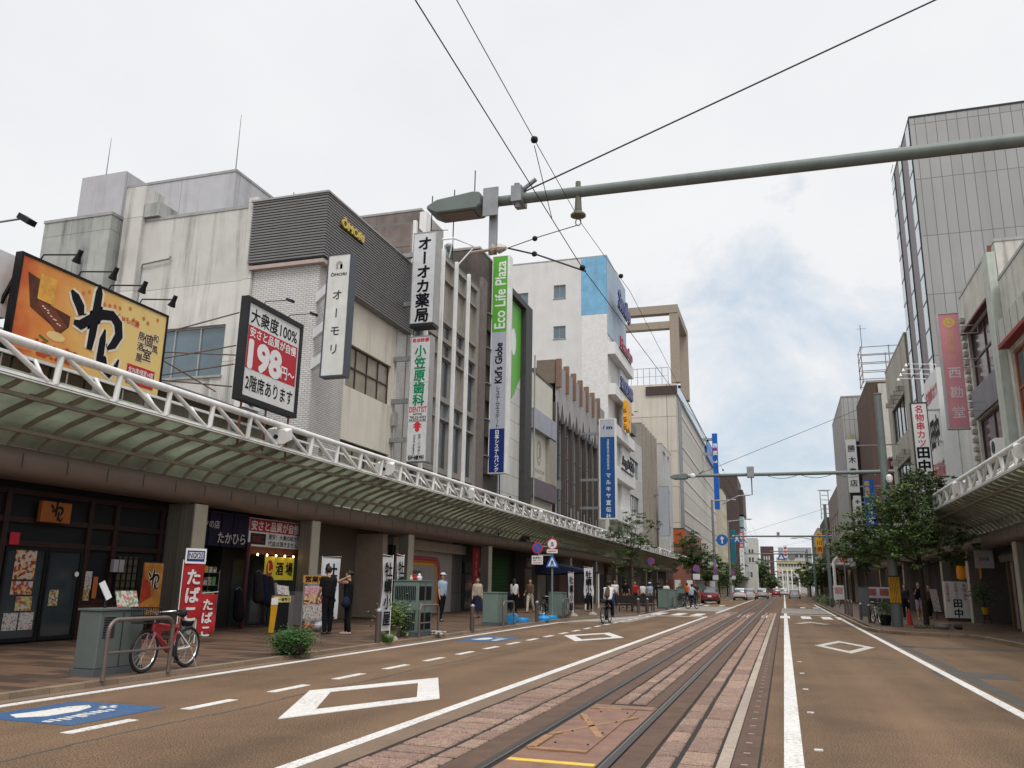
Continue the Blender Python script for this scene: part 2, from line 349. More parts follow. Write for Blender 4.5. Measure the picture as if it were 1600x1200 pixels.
# tram track
def strip(name, x0, x1, m, z=.008, y0=-8, y1=330): return struct(name, MB().box(x0, x1, y0, y1, -.01, z), m)
strip('track_bed', -3.62, -.28, joint, .006, -8, 56)
strip('track_bed_far', -2.95, -1.05, trackc, .005, 56, 330)
mb = MB().box(-2.80, -2.535, -8, 56, 0, .016).box(-2.41, -2.22, 11.2, 56, 0, .014).box(-1.76, -1.60, 11.2, 56, 0, .014).box(-1.47, -1.235, -8, 56, 0, .016)
struct('rail_side_concrete', mb, trackc)
mb = MB().box(-2.525, -2.465, -8, 330, 0, .024).box(-1.545, -1.485, -8, 330, 0, .024)
struct('tram_rails', mb, railm)
struct('rail_running_edges', MB().box(-2.462, -2.446, -8, 330, 0, .025).box(-1.562, -1.546, -8, 330, 0, .025), mat('polished rail edge', (.42, .41, .40), .25, metal=.9))
mb = MB().box(-2.534, -2.526, -8, 330, 0, .018).box(-2.445, -2.405, -8, 330, 0, .009).box(-1.610, -1.563, -8, 330, 0, .009)
struct('rail_grooves', mb, raild)
mb = MB()
def setts(x0, x1, l0, l1, y0=-3, y1=55.5, w=.052):
    y = y0+rnd(0, .2)
    while y < y1:
        l = rnd(l0, l1); h = .014+rnd(0, .012); e = .016
        a0, a1, b0, b1 = x0+.010+rnd(0, .010), x1-.010-rnd(0, .010), y+w/2, y+l-w/2
        mb.add([(a0, b0, 0), (a1, b0, 0), (a1, b1, 0), (a0, b1, 0), (a0+e, b0+e, h), (a1-e, b0+e, h), (a1-e, b1-e, h), (a0+e, b1-e, h)],
               [(4, 5, 6, 7), (0, 1, 5, 4), (1, 2, 6, 5), (2, 3, 7, 6), (3, 0, 4, 7)]); y += l
setts(-3.56, -3.05, .26, .44); setts(-3.03, -2.81, .30, .55)
setts(-2.21, -1.99, .24, .46, 11.2); setts(-1.985, -1.77, .24, .46, 11.2)
setts(-1.22, -.985, .38, .95); setts(-.975, -.645, .34, 1.0)
struct('granite_setts', mb, sett)
mb = MB(); y = -3
while y < 55: mb.box(-.635, -.525, y+.004, y+.896, 0, .022); y += .9
struct('pale_edge_stones', mb, settp)
strip('drain_strip', -.515, -.30, trackc, .018, -8, 56)
q = [rect(-.44, -.38, 3+k*.55, 3.03+k*.55) for k in range(60)]; struct('drain_slots', sheet(q, .010, .022), mat('slot', (.3, .26, .22), .6))
mb = MB()
for x, y, r in ((6.0, 16.2, .32), (-10.2, 8.6, .30)): mb.lathe((x, y, 0), [(r, 0), (r, .006)], 28)
mb.v = [(a, b, c+(.08 if a < -9 else 0)) for a, b, c in mb.v]; struct('manhole_covers', mb, mat('manhole iron', (.06, .052, .048), .6, metal=.3, var=.3, nscale=20, bump=.8, bscale=50))
strip('seam_line', -3.88, -3.60, gutm, .012, -8, 56)
# bolted cover between the rails
mb = MB().box(-2.405, -1.605, 6.2, 11.18, 0, .010); struct('track_cover_tray', mb, rustp)
mb = MB().box(-2.24, -1.80, 8.05, 10.75, .010, .022).box(-2.39, -1.62, 10.86, 11.15, .010, .020)
struct('track_cover_plate', mb, rustp)
mb = MB()
for y in (8.3, 9.0, 9.75, 10.45):
    for x in (-2.18, -1.86): mb.lathe((x, y, .022), [(.012, 0), (.012, .008), (.004, .012)], 8)
struct('track_cover_bolts', mb, raild)
q = [rect(-2.39, -1.62, 7.43, 7.53)]; struct('yellow_track_line', sheet(q, .010, .0135), yelp)
q = [rect(-2.39, -2.30, 8.0, 8.7), [(-2.38, 8.75), (-2.32, 8.75), (-1.68, 10.2), (-1.74, 10.2)], [(-2.38, 10.2), (-1.88, 8.75), (-1.80, 8.75), (-2.30, 10.2)], rect(-2.36, -1.80, 7.95, 8.03), rect(-2.38, -2.0, 10.76, 10.84)]
struct('faded_orange_marks', sheet(q, .012, .0255), orap)
# pavements: paving, kerbs
pavL = [(-60, -25), (-9.35, -25), (-9.35, 35), (-9.2, 36), (-7.75, 43.5), (-7.6, 45), (-7.6, 98), (-9.6, 113), (-60, 113)]
def paving(name, poly, z):
    struct(name, MB().prism(poly, (0, 0, -.02), X_, Y_, (0, 0, z+.02)), pavt)
pavt = mat('pavement slabs', (.118, .076, .052), .55, var=.25, nscale=.6, speck=.18)
_t = pavt.node_tree; _n = _t.nodes; _l = _t.links
_b = _n['Principled BSDF']; _old = _b.inputs['Base Color'].links[0].from_socket
_g = _n.new('ShaderNodeNewGeometry'); _br = _n.new('ShaderNodeTexBrick'); _l.new(_g.outputs['Position'], _br.inputs['Vector'])
_br.inputs['Scale'].default_value = 1; _br.inputs['Brick Width'].default_value = .9; _br.inputs['Row Height'].default_value = .3; _br.inputs['Mortar Size'].default_value = .008
_br.inputs['Color1'].default_value = (1.45, 1.3, 1.15, 1); _br.inputs['Color2'].default_value = (.55, .58, .62, 1); _br.inputs['Mortar'].default_value = (.4, .4, .4, 1); _br.inputs['Bias'].default_value = .1
_m = _n.new('ShaderNodeMixRGB'); _m.blend_type = 'MULTIPLY'; _m.inputs[0].default_value = 1; _l.new(_old, _m.inputs[1]); _l.new(_br.outputs['Color'], _m.inputs[2]); _l.new(_m.outputs[0], _b.inputs['Base Color'])
paving('left_pavement', pavL, .08)
paving('left_pavement_far', [(-60, 113), (-9.6, 113), (-9.6, 420), (-60, 420)], .1)
pavR = [(60, -25), (60, 92), (3.3, 92), (3.2, 36.5), (3.5, 34.2), (4.2, 33.1), (5.9, 32.4), (6.35, 31.2), (6.6, 27), (6.6, -25)]
paving('right_pavement', pavR[::-1], .1)
paving('right_pavement_far', [(5.3, 103), (60, 103), (60, 420), (5.3, 420)], .1)
def kerb(name, pts, w, z):
    mb = MB(); pts = [Vector((a, b, 0)) for a, b in pts]
    for i in range(len(pts)-1):
        d = pts[i+1]-pts[i]; ln = d.length; n_ = max(1, round(ln/.6)); d.normalize(); r = Vector((d.y, -d.x, 0))
        for k in range(n_):
            a, b = ln*k/n_+.004, ln*(k+1)/n_-.004; A = pts[i]+d*a; B = pts[i]+d*b
            mb.add([A-Z_*.02, B-Z_*.02, B+r*w-Z_*.02, A+r*w-Z_*.02, A+Z_*z, B+Z_*z, B+r*(w-.015)+Z_*z, A+r*(w-.015)+Z_*z], [(0,3,2,1),(4,5,6,7),(0,1,5,4),(1,2,6,5),(2,3,7,6),(3,0,4,7)])
    struct(name, mb, kerbm)
kerb('left_kerb', [(-9.35, -6), (-9.35, 35), (-9.2, 36), (-7.75, 43.5), (-7.6, 45), (-7.6, 98)], .17, .082)
kerb('right_kerb', [(3.15, 92), (3.05, 36.5), (3.35, 34.0), (4.1, 32.9), (5.85, 32.2), (6.2, 31), (6.45, 27), (6.45, -6)][::-1], -.17, .115)
strip('left_gutter', -9.18, -8.95, gutm, .010, -8, 34.5)
strip('right_gutter', 2.88, 3.03, gutm, .010, 36, 92)
# ------------------------------------------------------------------ building tools
conc = mat('stained concrete', (.58, .56, .525), .8, var=.10, nscale=1.2, streak=.85, dirt=(.13, .13, .12), panel=(400, 3.0, .012, 0))
concg = mat('mossy concrete', (.40, .41, .385), .85, var=.16, nscale=1.5, streak=.9, dirt=(.05, .055, .05), panel=(400, 2.9, .012, 0))
concp = mat('penthouse concrete', (.45, .445, .46), .8, var=.08, nscale=1.2, streak=.55, dirt=(.18, .18, .18), panel=(3.2, 400, .012, 0))
cream = mat('cream render', (.64, .60, .52), .75, var=.06, nscale=1.0, streak=.5, dirt=(.26, .20, .14))
creamp = mat('cream sheet', (.56, .54, .465), .5, var=.04, nscale=1.0, streak=.15)
beige = mat('beige precast', (.58, .53, .455), .8, var=.06, nscale=.5, streak=.4, dirt=(.25, .22, .18), panel=(6.4, 5.6, .06, 0))
beige2 = mat('beige precast side', (.50, .475, .43), .8, var=.05, nscale=.3, streak=.2, panel=(400, 5.6, .09, 0))
beigef = mat('brown stone frame', (.30, .25, .20), .75, var=.10, streak=.2)
tile = mat('white mosaic tile', (.63, .61, .595), .35, var=.06, nscale=1, tile=(.22, .075, .012, .5), streak=.35, dirt=(.25, .2, .16))
whiter = mat('white render', (.60, .59, .57), .75, var=.07, nscale=.8, streak=.22, dirt=(.33, .31, .29))
whiteb = mat('bright white panel', (.72, .72, .70), .5, var=.04, nscale=.6, streak=.12, panel=(3.5, 400, .02, 0))
bluew = mat('weathered blue paint', (.17, .38, .56), .6, var=.25, nscale=1.1, streak=.25, dirt=(.45, .55, .60))
bluel = mat('pale blue cladding', (.33, .42, .52), .5, var=.06, panel=(.6, 400, .03, 0))
corr = mat('grey metal cladding', (.175, .17, .17), .45, var=.08, nscale=2, streak=.3, dirt=(.18, .17, .16))
brownd = mat('weathered brown concrete', (.105, .088, .08), .85, var=.3, nscale=1.5, streak=.7, dirt=(.03, .028, .026))
brownr = mat('brown tile wall', (.085, .062, .058), .7, var=.12, nscale=1, panel=(1.2, .6, .02, .5))
stainb = mat('rust stained wall', (.20, .16, .145), .85, var=.3, nscale=1.2, streak=.6, dirt=(.07, .05, .045), panel=(400, 3.2, .02, 0))
greyp = mat('grey tower panel', (.33, .33, .325), .6, var=.04, nscale=.4, streak=.15, panel=(.56, 3.557, .022, 0))
greyf = mat('grey tower pier', (.235, .215, .225), .6, var=.06)
mouldy = mat('mouldy render', (.56, .54, .49), .85, var=.14, nscale=1.4, streak=1.0, dirt=(.12, .11, .095))
orangeb = mat('orange tile', (.42, .095, .03), .6, var=.08)
terra = mat('terracotta wall', (.25, .10, .07), .7, var=.1)
roofm = mat('dark roof tin', (.05, .052, .06), .5, var=.15, nscale=2)
membrane = mat('roof membrane', (.16, .16, .15), .9)
wood = mat('dark stained timber', (.026, .012, .010), .5, var=.25, nscale=5)
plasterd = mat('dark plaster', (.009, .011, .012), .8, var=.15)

def side(s, X=None):
    """s: 'L' left facade (faces +X), 'R' right facade (faces -X), 'C' faces the camera end; -> point function (a along, z, d inwards)"""
    if s == 'L': return lambda a, z, d: (X-d, a, z)
    if s == 'R': return lambda a, z, d: (X+d, a, z)
    return lambda a, z, d: (a, X+d, z)
def facade(mb, P, a0, a1, z0, z1, holes, depth=.18):
    A = sorted({a0, a1, *[h[0] for h in holes], *[h[1] for h in holes]}); Zs = sorted({z0, z1, *[h[2] for h in holes], *[h[3] for h in holes]})
    for i in range(len(A)-1):
        for j in range(len(Zs)-1):
            ca, cz = (A[i]+A[i+1])/2, (Zs[j]+Zs[j+1])/2
            if any(h[0] < ca < h[1] and h[2] < cz < h[3] for h in holes): continue
            mb.add([P(A[i], Zs[j], 0), P(A[i+1], Zs[j], 0), P(A[i+1], Zs[j+1], 0), P(A[i], Zs[j+1], 0)], [(0, 1, 2, 3)])
    for h in holes:
        b0, b1, c0, c1 = h[:4]; q = [(b0, c0), (b1, c0), (b1, c1), (b0, c1)]
        for k in range(4):
            (p, r), (p2, r2) = q[k], q[(k+1) % 4]
            mb.add([P(p, r, 0), P(p2, r2, 0), P(p2, r2, depth), P(p, r, depth)], [(0, 1, 2, 3)])
def pbox(mb, P, a0, a1, z0, z1, d0, d1):
    v = [P(a, z, d) for d in (d0, d1) for a, z in ((a0, z0), (a1, z0), (a1, z1), (a0, z1))]
    return mb.add(v, [(0, 1, 2, 3), (7, 6, 5, 4), (0, 4, 5, 1), (1, 5, 6, 2), (2, 6, 7, 3), (3, 7, 4, 0)])
def window(parent, P, h, nx=2, nz=1, pane=None, frame=None, depth=.18, fw=.06, sill=False, name='window'):
    b0, b1, c0, c1 = h[:4]; mb = MB(); pane = pane or glass; frame = frame or alum
    d0, d1 = depth-.07, depth-.001
    for i in range(nx+1):
        a = b0+(b1-b0)*i/nx; w = fw/2 if 0 < i < nx else fw
        lo = a-fw/2 if 0 < i < nx else (a+.002 if i == 0 else a-fw); hi = lo+(fw if 0 < i < nx else fw-.002)
        pbox(mb, P, lo, hi, c0+.002, c1-.002, d0, d1)
    for j in range(nz+1):
        z = c0+(c1-c0)*j/nz; lo = z-fw/2 if 0 < j < nz else (z+.003 if j == 0 else z-fw); pbox(mb, P, b0+.003, b1-.003, lo, lo+fw-.003, d0+.004, d1)
    f = mb.build(name, frame, parent)
    pbox(MB(), P, b0+.004, b1-.004, c0+.004, c1-.004, depth-.025, depth+.01).build('pane', pane, f)
    if sill: pbox(MB(), P, b0-.05, b1+.05, c0-.07, c0-.003, -.07, depth-.08).build('sill', frame, f)
    return f
def block(name, label, x0, x1, y0, y1, z0, z1, s, wall, holesF=(), holesC=(), wallC=None, coping=None, cat='building', roof=None, win={}, winC={}, group=None, cop_h=.12, depth=.18):
    """rectangular building volume with a street facade (s) and a wall facing the camera end"""
    t = thing(name, label, cat, ((x0+x1)/2, y0, 0), group); XF = x1 if s == 'L' else x0
    P = side(s, XF); Q = side('C', y0); hF = [h[:4] for h in holesF]; hC = [h[:4] for h in holesC]
    m1 = MB(); facade(m1, P, y0, y1, z0, z1, hF, depth)
    XB = x0 if s == 'L' else x1
    m1.add([(XB, y0, z0), (XB, y1, z0), (XB, y1, z1), (XB, y0, z1)], [(0, 1, 2, 3)]); m1.add([(x0, y1, z0), (x1, y1, z0), (x1, y1, z1), (x0, y1, z1)], [(0, 1, 2, 3)])
    m2 = MB(); facade(m2, Q, x0, x1, z0, z1, hC, depth)
    if wallC is None: m1.add(m2.v, m2.f); m1.build('wall', wall, t, rec=False)
    else: m1.build('wall', wall, t, rec=False); m2.build('side_wall', wallC, t, rec=False)
    MB().box(x0+.02, x1-.02, y0+.02, y1-.02, z1-.5, z1-.4).build('roof', roof or membrane, t)
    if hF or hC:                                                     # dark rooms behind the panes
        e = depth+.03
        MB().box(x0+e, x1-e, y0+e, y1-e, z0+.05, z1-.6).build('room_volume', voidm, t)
    cm_ = MB(); w = .16; c = .03
    cm_.box(x0-c, x1+c, y0-c, y0+w, z1, z1+cop_h).box(x0-c, x1+c, y1-w, y1+c, z1, z1+cop_h).box(x0-c, x0+w, y0+w, y1-w, z1, z1+cop_h).box(x1-w, x1+c, y0+w, y1-w, z1, z1+cop_h)
    cm_.build('coping', coping or alum, t)
    for h in holesF: window(t, P, h, *(h[4:] or (2, 1)), depth=depth, **win)
    for h in holesC: window(t, Q, h, *(h[4:] or (2, 1)), depth=depth, **winC)
    return t
# ------------------------------------------------------------------ arcades
ribm = mat('arcade rib', (.30, .26, .215), .6, var=.2, nscale=3, streak=.3)
glassg = mat('wired arcade glass', (.50, .54, .455), .35, var=.20, nscale=1.3, trans=.70, spec=.4)
fasc = mat('brown fascia metal', (.22, .172, .145), .4, metal=.15, var=.10, nscale=1.5)
pillm = mat('pillar cladding', (.19, .172, .145), .5, metal=.1, var=.10, nscale=1.5, panel=(.12, 400, .004, 0))
pillf = mat('lit and pale pillar cream', (.45, .42, .34), .5, var=.08, nscale=1.5)  # paler than the cladding for the lit street faces; also the pale far pillars
def arcade(label, sgn, xf, xb, y0, y1, zf, zb, pillars, boxes, th):
    """sgn +1: street lies to +X of the pillars. xf street edge, xb pillar line"""
    t = thing('shopping_arcade', label, 'arcade', (xb, y0, 0))
    PR = [(0, 0), (.06, .13), (.13, .25), (.20, .37), (.36, .53), (.54, .65), (.76, .80), (.90, .89), (1, 1)]   # vaulted section, pillar line to street edge
    n = len(PR)-1; pts = [(xb+(xf-xb)*a, zb+(zf-zb)*b) for a, b in PR][::-1]
    def zat(q):
        for k in range(n):
            (a0, b0), (a1, b1) = PR[k], PR[k+1]
            if a0 <= q <= a1: return zb+(zf-zb)*(b0+(b1-b0)*(q-a0)/(a1-a0))
    mb = MB()
    for k in range(n):
        (xa, za), (xc, zc) = pts[k], pts[k+1]
        mb.add([(xa, y0, za+.06), (xc, y0, zc+.06), (xc, y1, zc+.06), (xa, y1, za+.06), (xa, y0, za+.075), (xc, y0, zc+.075), (xc, y1, zc+.075), (xa, y1, za+.075)],
               [(0, 1, 2, 3), (7, 6, 5, 4), (0, 4, 5, 1), (2, 6, 7, 3)])
    mb.build('glass_roof', glassg, t, rec=False)
    mb = MB(); y = y0+.3; per = .762
    while y < y1:
        for k in range(n):
            (xa, za), (xc, zc) = pts[k], pts[k+1]
            mb.add([(xa, y-.026, za-.045), (xc, y-.026, zc-.045), (xc, y+.026, zc-.045), (xa, y+.026, za-.045), (xa, y-.026, za+.058), (xc, y-.026, zc+.058), (xc, y+.026, zc+.058), (xa, y+.026, za+.058)],
                   [(0, 3, 2, 1), (4, 5, 6, 7), (0, 1, 5, 4), (3, 7, 6, 2)])
        y += per
    mb.build('ribs', ribm, t, rec=False)
    mb = MB()
    for q in (.20, .78):
        x = xb+(xf-xb)*q; z = zat(q); mb.box(x-.04, x+.04, y0, y1, z-.11, z-.032)
    mb.build('purlins', ribm, t)
    # fascia beam with a rolled face
    e = sgn; prof = [(0, zb+.02), (.10*e, zb+.0), (.22*e, zb-.10), (.26*e, zb-.26), (.20*e, zb-.44), (.06*e, zb-.56), (-.25*e, zb-.60), (-.45*e, zb-.60), (-.45*e, zb+.02)]
    mb = MB(); mb.prism([(p[0], p[1]) for p in prof], (xb, y0, 0), X_, Z_, (0, y1-y0, 0)); mb.build('fascia_beam', fasc, t, smooth=True)
    mb = MB(); y = y0
    while y < y1: mb.box(xb+.262*e, xb+.268*e, y, y+.012, zb-.42, zb-.12); y += 1.15
    mb.build('fascia_joints', joint, t)
    MB().box(min(xb-.45*e, xb-2.2*e), max(xb-.45*e, xb-2.2*e), y0, y1, zb-.42, zb-.36).build('soffit', mat('soffit', (.12, .11, .10), .8), t)
    for y in pillars:
        mb = MB().box(xb-.42*e, xb+.0*e, y-.28, y+.28, .08, zb-.60); p_ = mb.build('pillar', pillm, t)
        MB().box(xb+.002*e, xb+.03*e, y-.26, y+.26, .08, zb-.6).build('pillar_lit_face', pillf, p_)  # street face in paler cream, its daylight put into the colour
    # white tube truss along the street edge
    zt = zf+th; xr = xf-.55*e
    MB().tube([(xf+.04*e, y0, zt), (xf+.04*e, y1, zt)], .085, 14).build('top_tube', white, t, smooth=True)
    MB().box(min(xf-.03*e, xf+.07*e), max(xf-.03*e, xf+.07*e), y0, y1, zf-.075, zf-.02).box(min(xf-.03*e, xf+.05*e), max(xf-.03*e, xf+.05*e), y0, y1, zf-.018, zf+.03).build('edge_gutter', white, t)
    MB().box(min(xf+.071*e, xf+.074*e), max(xf+.071*e, xf+.074*e), y0, y1, zf-.045, zf-.035).build('gutter_seam', joint, t)
    MB().box(xr-.03, xr+.03, y0, y1, zt-.12, zt-.06).build('rear_rail', white, t)
    y = y0+.25; per = 1.52; k = 0
    mb = MB(); m2 = MB()
    while y < y1-per:
        mb.tube([(xf+.05*e, y, zt-.05), (xf+.02*e, y-.02, zf+.0)], .060, 10); mb.tube([(xf+.05*e, y+.16, zt-.05), (xf+.02*e, y+per-.22, zf+.02)], .052, 10)
        if y < 95: mb.tube([(xf, y+per-.28, zf+.04), (xr, y+per-.04, zt-.09)], .036, 8); m2.box(xr-.05, xr+.03, y-.05, y+.05, zat(.7)+.05, zt-.121); m2.tube([(xr, y+per*.5, zat(.7)+.05), (xr, y+per*.5, zt-.12)], .016, 6)
        y += per
    mb.build('braces', white, t, smooth=True); m2.build('rear_frame', mat('weathered post', (.30, .29, .27), .7, streak=.5, var=.2), t)
    for y in boxes:                                                  # white lamp boxes hung on the top tube
        c = Vector((xf-.02*e, y, zf+.27)); fd = Vector((.25*e, -.90, -.30)).normalized(); r = fd.cross(Z_).normalized(); u = r.cross(fd)
        A = [(-.30, -.14), (-.22, -.20), (.22, -.20), (.30, -.14), (.30, .14), (.22, .20), (-.22, .20), (-.30, .14)]
        o = MB().prism(A, c-fd*.02, r, u, -fd*.5).build('light_box', white, t); q = c-fd*.015; ring = [q+(r*math.cos(2*math.pi*i/18)+u*math.sin(2*math.pi*i/18))*.062 for i in range(18)]
        MB().add(ring+[p+fd*.012 for p in ring], [tuple(range(18)), tuple(range(18, 36))]+[(i, (i+1) % 18, 18+(i+1) % 18, 18+i) for i in range(18)]).build('lens', darkm, o)
        MB().box(xf-.03, xf+.03, y+.05, y+.30, zf+.40, zt+.0).build('hanger', white, o)
    return t
arcL = arcade('long covered arcade with green glass roof and white tube truss along the left shops', 1, -12.97, -14.9, -2, 125, 5.03, 4.05,
       [1.2, 7.1, 13.0+0*1, 18.95, 24.9, 32.6, 42.8, 52.4, 61, 70, 79, 88][0:2]+[18.95, 24.9, 32.6, 42.8, 52.4, 61, 70, 79, 88, 97, 106, 115], [19.3, 25.9, 34.0, 45.2, 54.5, 62.2, 70, 78, 86, 94, 102, 110, 118], .60)
arcR = arcade('covered arcade with white tube truss along the right shops behind the street tree', -1, 6.47, 8.4, 8, 91, 4.98, 3.98,
       [19, 27.5, 36.2, 45.2, 52.2, 60, 68, 76, 84], [25.5, 34.4, 43, 52, 61, 70, 79, 88], .56)

# ------------------------------------------------------------------ left side of the street
XL = -14.95
# side walls are seen from the camera: everything stands on its own plot
# low old building with a dark tin roof behind the billboards
t = thing('low_building', 'low old shop building with a dark tin roof behind the orange restaurant billboard', 'building', (-19, 8, 0))
MB().box(-24, -15.0, -6, 23.6, 3.7, 6.2).build('wall', mat('old mortar wall', (.27, .23, .19), .85, var=.2, streak=.5), t)
mb = MB()
for i in range(60):
    y = -6+i*.5
    mb.add([(-14.6, y, 6.15), (-14.6, y+.47, 6.15), (-18.5, y+.47, 7.5), (-18.5, y, 7.5), (-14.6, y, 6.25), (-14.6, y+.47, 6.25), (-18.5, y+.47, 7.6), (-18.5, y, 7.6)], [(0,1,2,3),(7,6,5,4),(0,4,5,1),(2,6,7,3),(1,5,6,2),(3,7,4,0)])
mb.build('roof', roofm, t)
mb = MB().box(-14.62, -14.56, -6, 23.6, 6.06, 6.16); mb.build('eaves_gutter', mat('eaves gutter', (.10, .075, .05), .6), t)
MB().box(-24, -18.5, -6, 23.6, 6.2, 7.4).build('upper_wall', mat('upper mortar', (.22, .19, .16), .85, var=.2), t)
window(t, side('L', -15.0), (19.5, 22.3, 4.4, 5.6), 4, 1, depth=-.01, pane=glassb)
window(t, side('L', -15.0), (13.5, 17.3, 4.4, 5.5), 4, 1, depth=-.01, pane=glass)
# concrete block building: stained wall facing the camera
t = block('concrete_building', 'tall stained concrete building with a blank side wall above the tin roof', -23.0, -17.85, 23.9, 33, 4.1, 14.85, 'L', conc,
          holesC=[(-21.9, -18.55, 8.5, 10.4, 3, 1)], winC=dict(pane=glassb, sill=True, frame=alum))
MB().box(-23.6, -22.72, 23.7, 25.2, 4.1, 16.3).build('chimney_shaft', conc, t); MB().box(-22.70, -22.0, 23.75, 24.8, 14.99, 15.55).build('vent_box', concg, t)
mb = MB().tube([(-22.6, 23.86, 9), (-22.6, 23.86, 12.9), (-22.5, 23.8, 13.05), (-21.3, 23.8, 13.15), (-21.25, 23.8, 13.25)], .035, 6); mb.build('drain_pipe', zinc, t)
t = block('concrete_annex', 'small mossy concrete tower left of the stained wall above the billboard', -27.2, -23.9, 23.4, 29, 4, 15.1, 'L', concg)
t = block('penthouse', 'grey rooftop penthouse block with a raised left corner behind the stained wall', -29.9, -22.4, 28.5, 36.5, 14, 19.3, 'L', concp)
MB().box(-31.0, -28.4, 28.3, 31.5, 14, 20.1).build('lift_tower', concp, t)
t = block('rooftop_shed', 'small pale metal rooftop shed with an aerial beside the penthouse', -21.8, -20.3, 30.5, 34, 15, 17.95, 'L', mat('pale shed metal', (.50, .53, .56), .5, panel=(.3, 400, .01, 0)))
mb = MB().tube([(-21, 31, 18), (-21, 31, 19.3)], .02, 5)
for k in range(4): mb.tube([(-21.3, 31, 18.7+k*.14), (-20.7, 31, 18.75+k*.14)], .01, 4)
mb.build('aerial', darkm, t)
def mast(x, y, z0, z1, label):
    t = thing('roof_mast', label, 'aerial', (x, y, z0)); MB().tube([(x, y, z0), (x, y, z1)], [.03, .012], 5).build('pole', zinc, t); return t
mast(-22.6, 28.7, 19.4, 22.3, 'thin lightning rod on the grey penthouse, right of its middle')
mast(-29.9, 28.6, 20.2, 22.2, 'thin lightning rod on the raised left corner of the grey penthouse')
# building with the grey corrugated crown
t = block('corrugated_building', 'four storey shop building with a dark corrugated metal crown and white tiled corner', -17.6, XL, 23.93, 31.2, 4.05, 12.6, 'L', cream,
          holesF=[(26.3, 30.0, 8.5, 10.15, 4, 2), (24.6, 30.2, 5.1, 6.5, 6, 1)], wallC=tile, win=dict(pane=glassc, frame=bronze))
MB().box(XL+.003, XL+.06, 23.93, 26.1, 4.1, 12.58).build('tiled_pier', tile, t); MB().box(XL+.003, XL+.06, 30.35, 31.18, 4.1, 12.58).build('tiled_pier', tile, t); MB().tube([(XL+.12, 30.3, 4.2), (XL+.12, 30.3, 8.2)], .05, 8).build('downpipe', alum, t); MB().box(XL+.06, XL+.2, 30.15, 30.45, 7.7, 8.25).build('pipe_box', alum, t)
mb = MB()
for k in range(23):
    z = 12.55+k*.105-.62*0
    mb.box(-17.75, XL+.32, 23.70, 31.24, z, z+.062)
mb.build('corrugated_crown', corr, t)
mb = MB().box(-17.72, XL+.28, 23.74, 31.2, 12.5, 14.92); mb.build('crown_core', mat('crown core', (.055, .053, .052), .5), t)
mb = MB()
for k in range(7):
    z = 11.88+k*.105; mb.box(XL-.1, XL+.32, 26.0, 31.24, z, z+.062)
mb.box(XL-.1, XL+.28, 26.05, 31.2, 11.86, 12.56); mb.build('lower_cladding', corr, t)
MB().box(-17.8, XL+.36, 23.66, 31.3, 14.93, 15.0).build('cap_flashing', alum, t)
MB().box(-17.7, XL+.3, 23.72, 26, 12.3, 12.44).build('base_flashing', mat('pink flashing', (.40, .31, .28), .5), t)
MB().box(-18.0, -17.62, 23.8, 24.3, 4.1, 15.2).build('party_wall_pier', conc, t)
sg = thing('shop_sign', 'gold standing letters OMORI on the dark corrugated crown', 'sign', (XL+.34, 24.7, 14))
mb = MB(); hline(mb, 'ŌMORI', (XL+.345, 25.5, 14.24), Y_, Z_, 1.62, .38, .035, .07); mb.build('lettering', mat('gold letters', (.62, .47, .11), .35, metal=.3), sg)
bk = MB(); bk.box(XL+.322, XL+.343, 24.62, 26.38, 14.02, 14.06); bk.build('mounting_rail', darkm, sg)
# tall narrow building with white mullions, dark neighbour
hol = []; ys = [31.75, 33.25, 34.95, 36.7, 38.45]; ye = [33.05, 34.75, 36.5, 38.25, 39.9]
t = thing('mullion_building', 'narrow office building with tall white mullions and curtained windows beside the pharmacy sign', 'building', (-19, 31.25, 0))
m1 = MB(); P = side('L', XL); lev = [4.4, 6.0, 7.5, 8.5, 10.9, 12.3, 13.6, 16.3]
rows = [(4.3, 5.2), (5.3, 6.9), (7.1, 7.9), (8.05, 10.0), (10.1, 10.8), (11.0, 11.75), (11.9, 13.6), (13.75, 14.4), (14.6, 15.2), (15.3, 17.0)]
rows = [(4.3, 5.5), (5.65, 6.45), (6.7, 9.0), (9.1, 9.85), (10.1, 12.0), (12.1, 12.8), (13.0, 13.75), (13.9, 15.9), (16.0, 16.9)]
hs = [(a, b, z0, z1) for a, b in zip(ys, ye) for z0, z1 in rows]
facade(m1, P, 31.25, 40.3, 4.05, 17.1, hs, .2)
m1.box(-24, -22, 31.26, 40.3, 4, 17.1).box(-24, XL-.01, 40.1, 40.3, 4, 17.1); m1.build('wall', mat('mullion frame wall', (.27, .245, .225), .6, var=.12, streak=.4), t, rec=False)
m1 = MB(); facade(m1, side('C', 31.25), -24, XL, 4.05, 17.1, [], .1); m1.build('side_wall', stainb, t, rec=False)
MB().box(-23.8, XL-.3, 31.5, 40, 4.2, 16.6).build('room_volume', voidm, t)
MB().box(-24, XL, 31.3, 40.3, 17.1, 17.22).build('roof', membrane, t)
for i, a in enumerate([31.5, 33.15, 34.85, 36.6, 38.35]):
    MB().box(XL+.003, XL+.15, a-.085, a+.085, 4.1, 17.3).build('mullion', white, t)
for a, b in zip(ys, ye):
    for k, (z0, z1) in enumerate(rows):
        big = z1-z0 > 1.5; pn = glassc if k >= 7 else (glassb if random.random() < .12 else (glassc if random.random() < .15 else glass))
        window(t, P, (a, b, z0, z1), 2, 1, pane=pn, frame=alum, depth=.2, fw=.05)
t = block('side_tower', 'stained brown concrete lift tower with a white panel behind the corrugated crown', -21.9, -17.4, 37.5, 40.5, 12, 20.9, 'L', stainb, coping=alum)
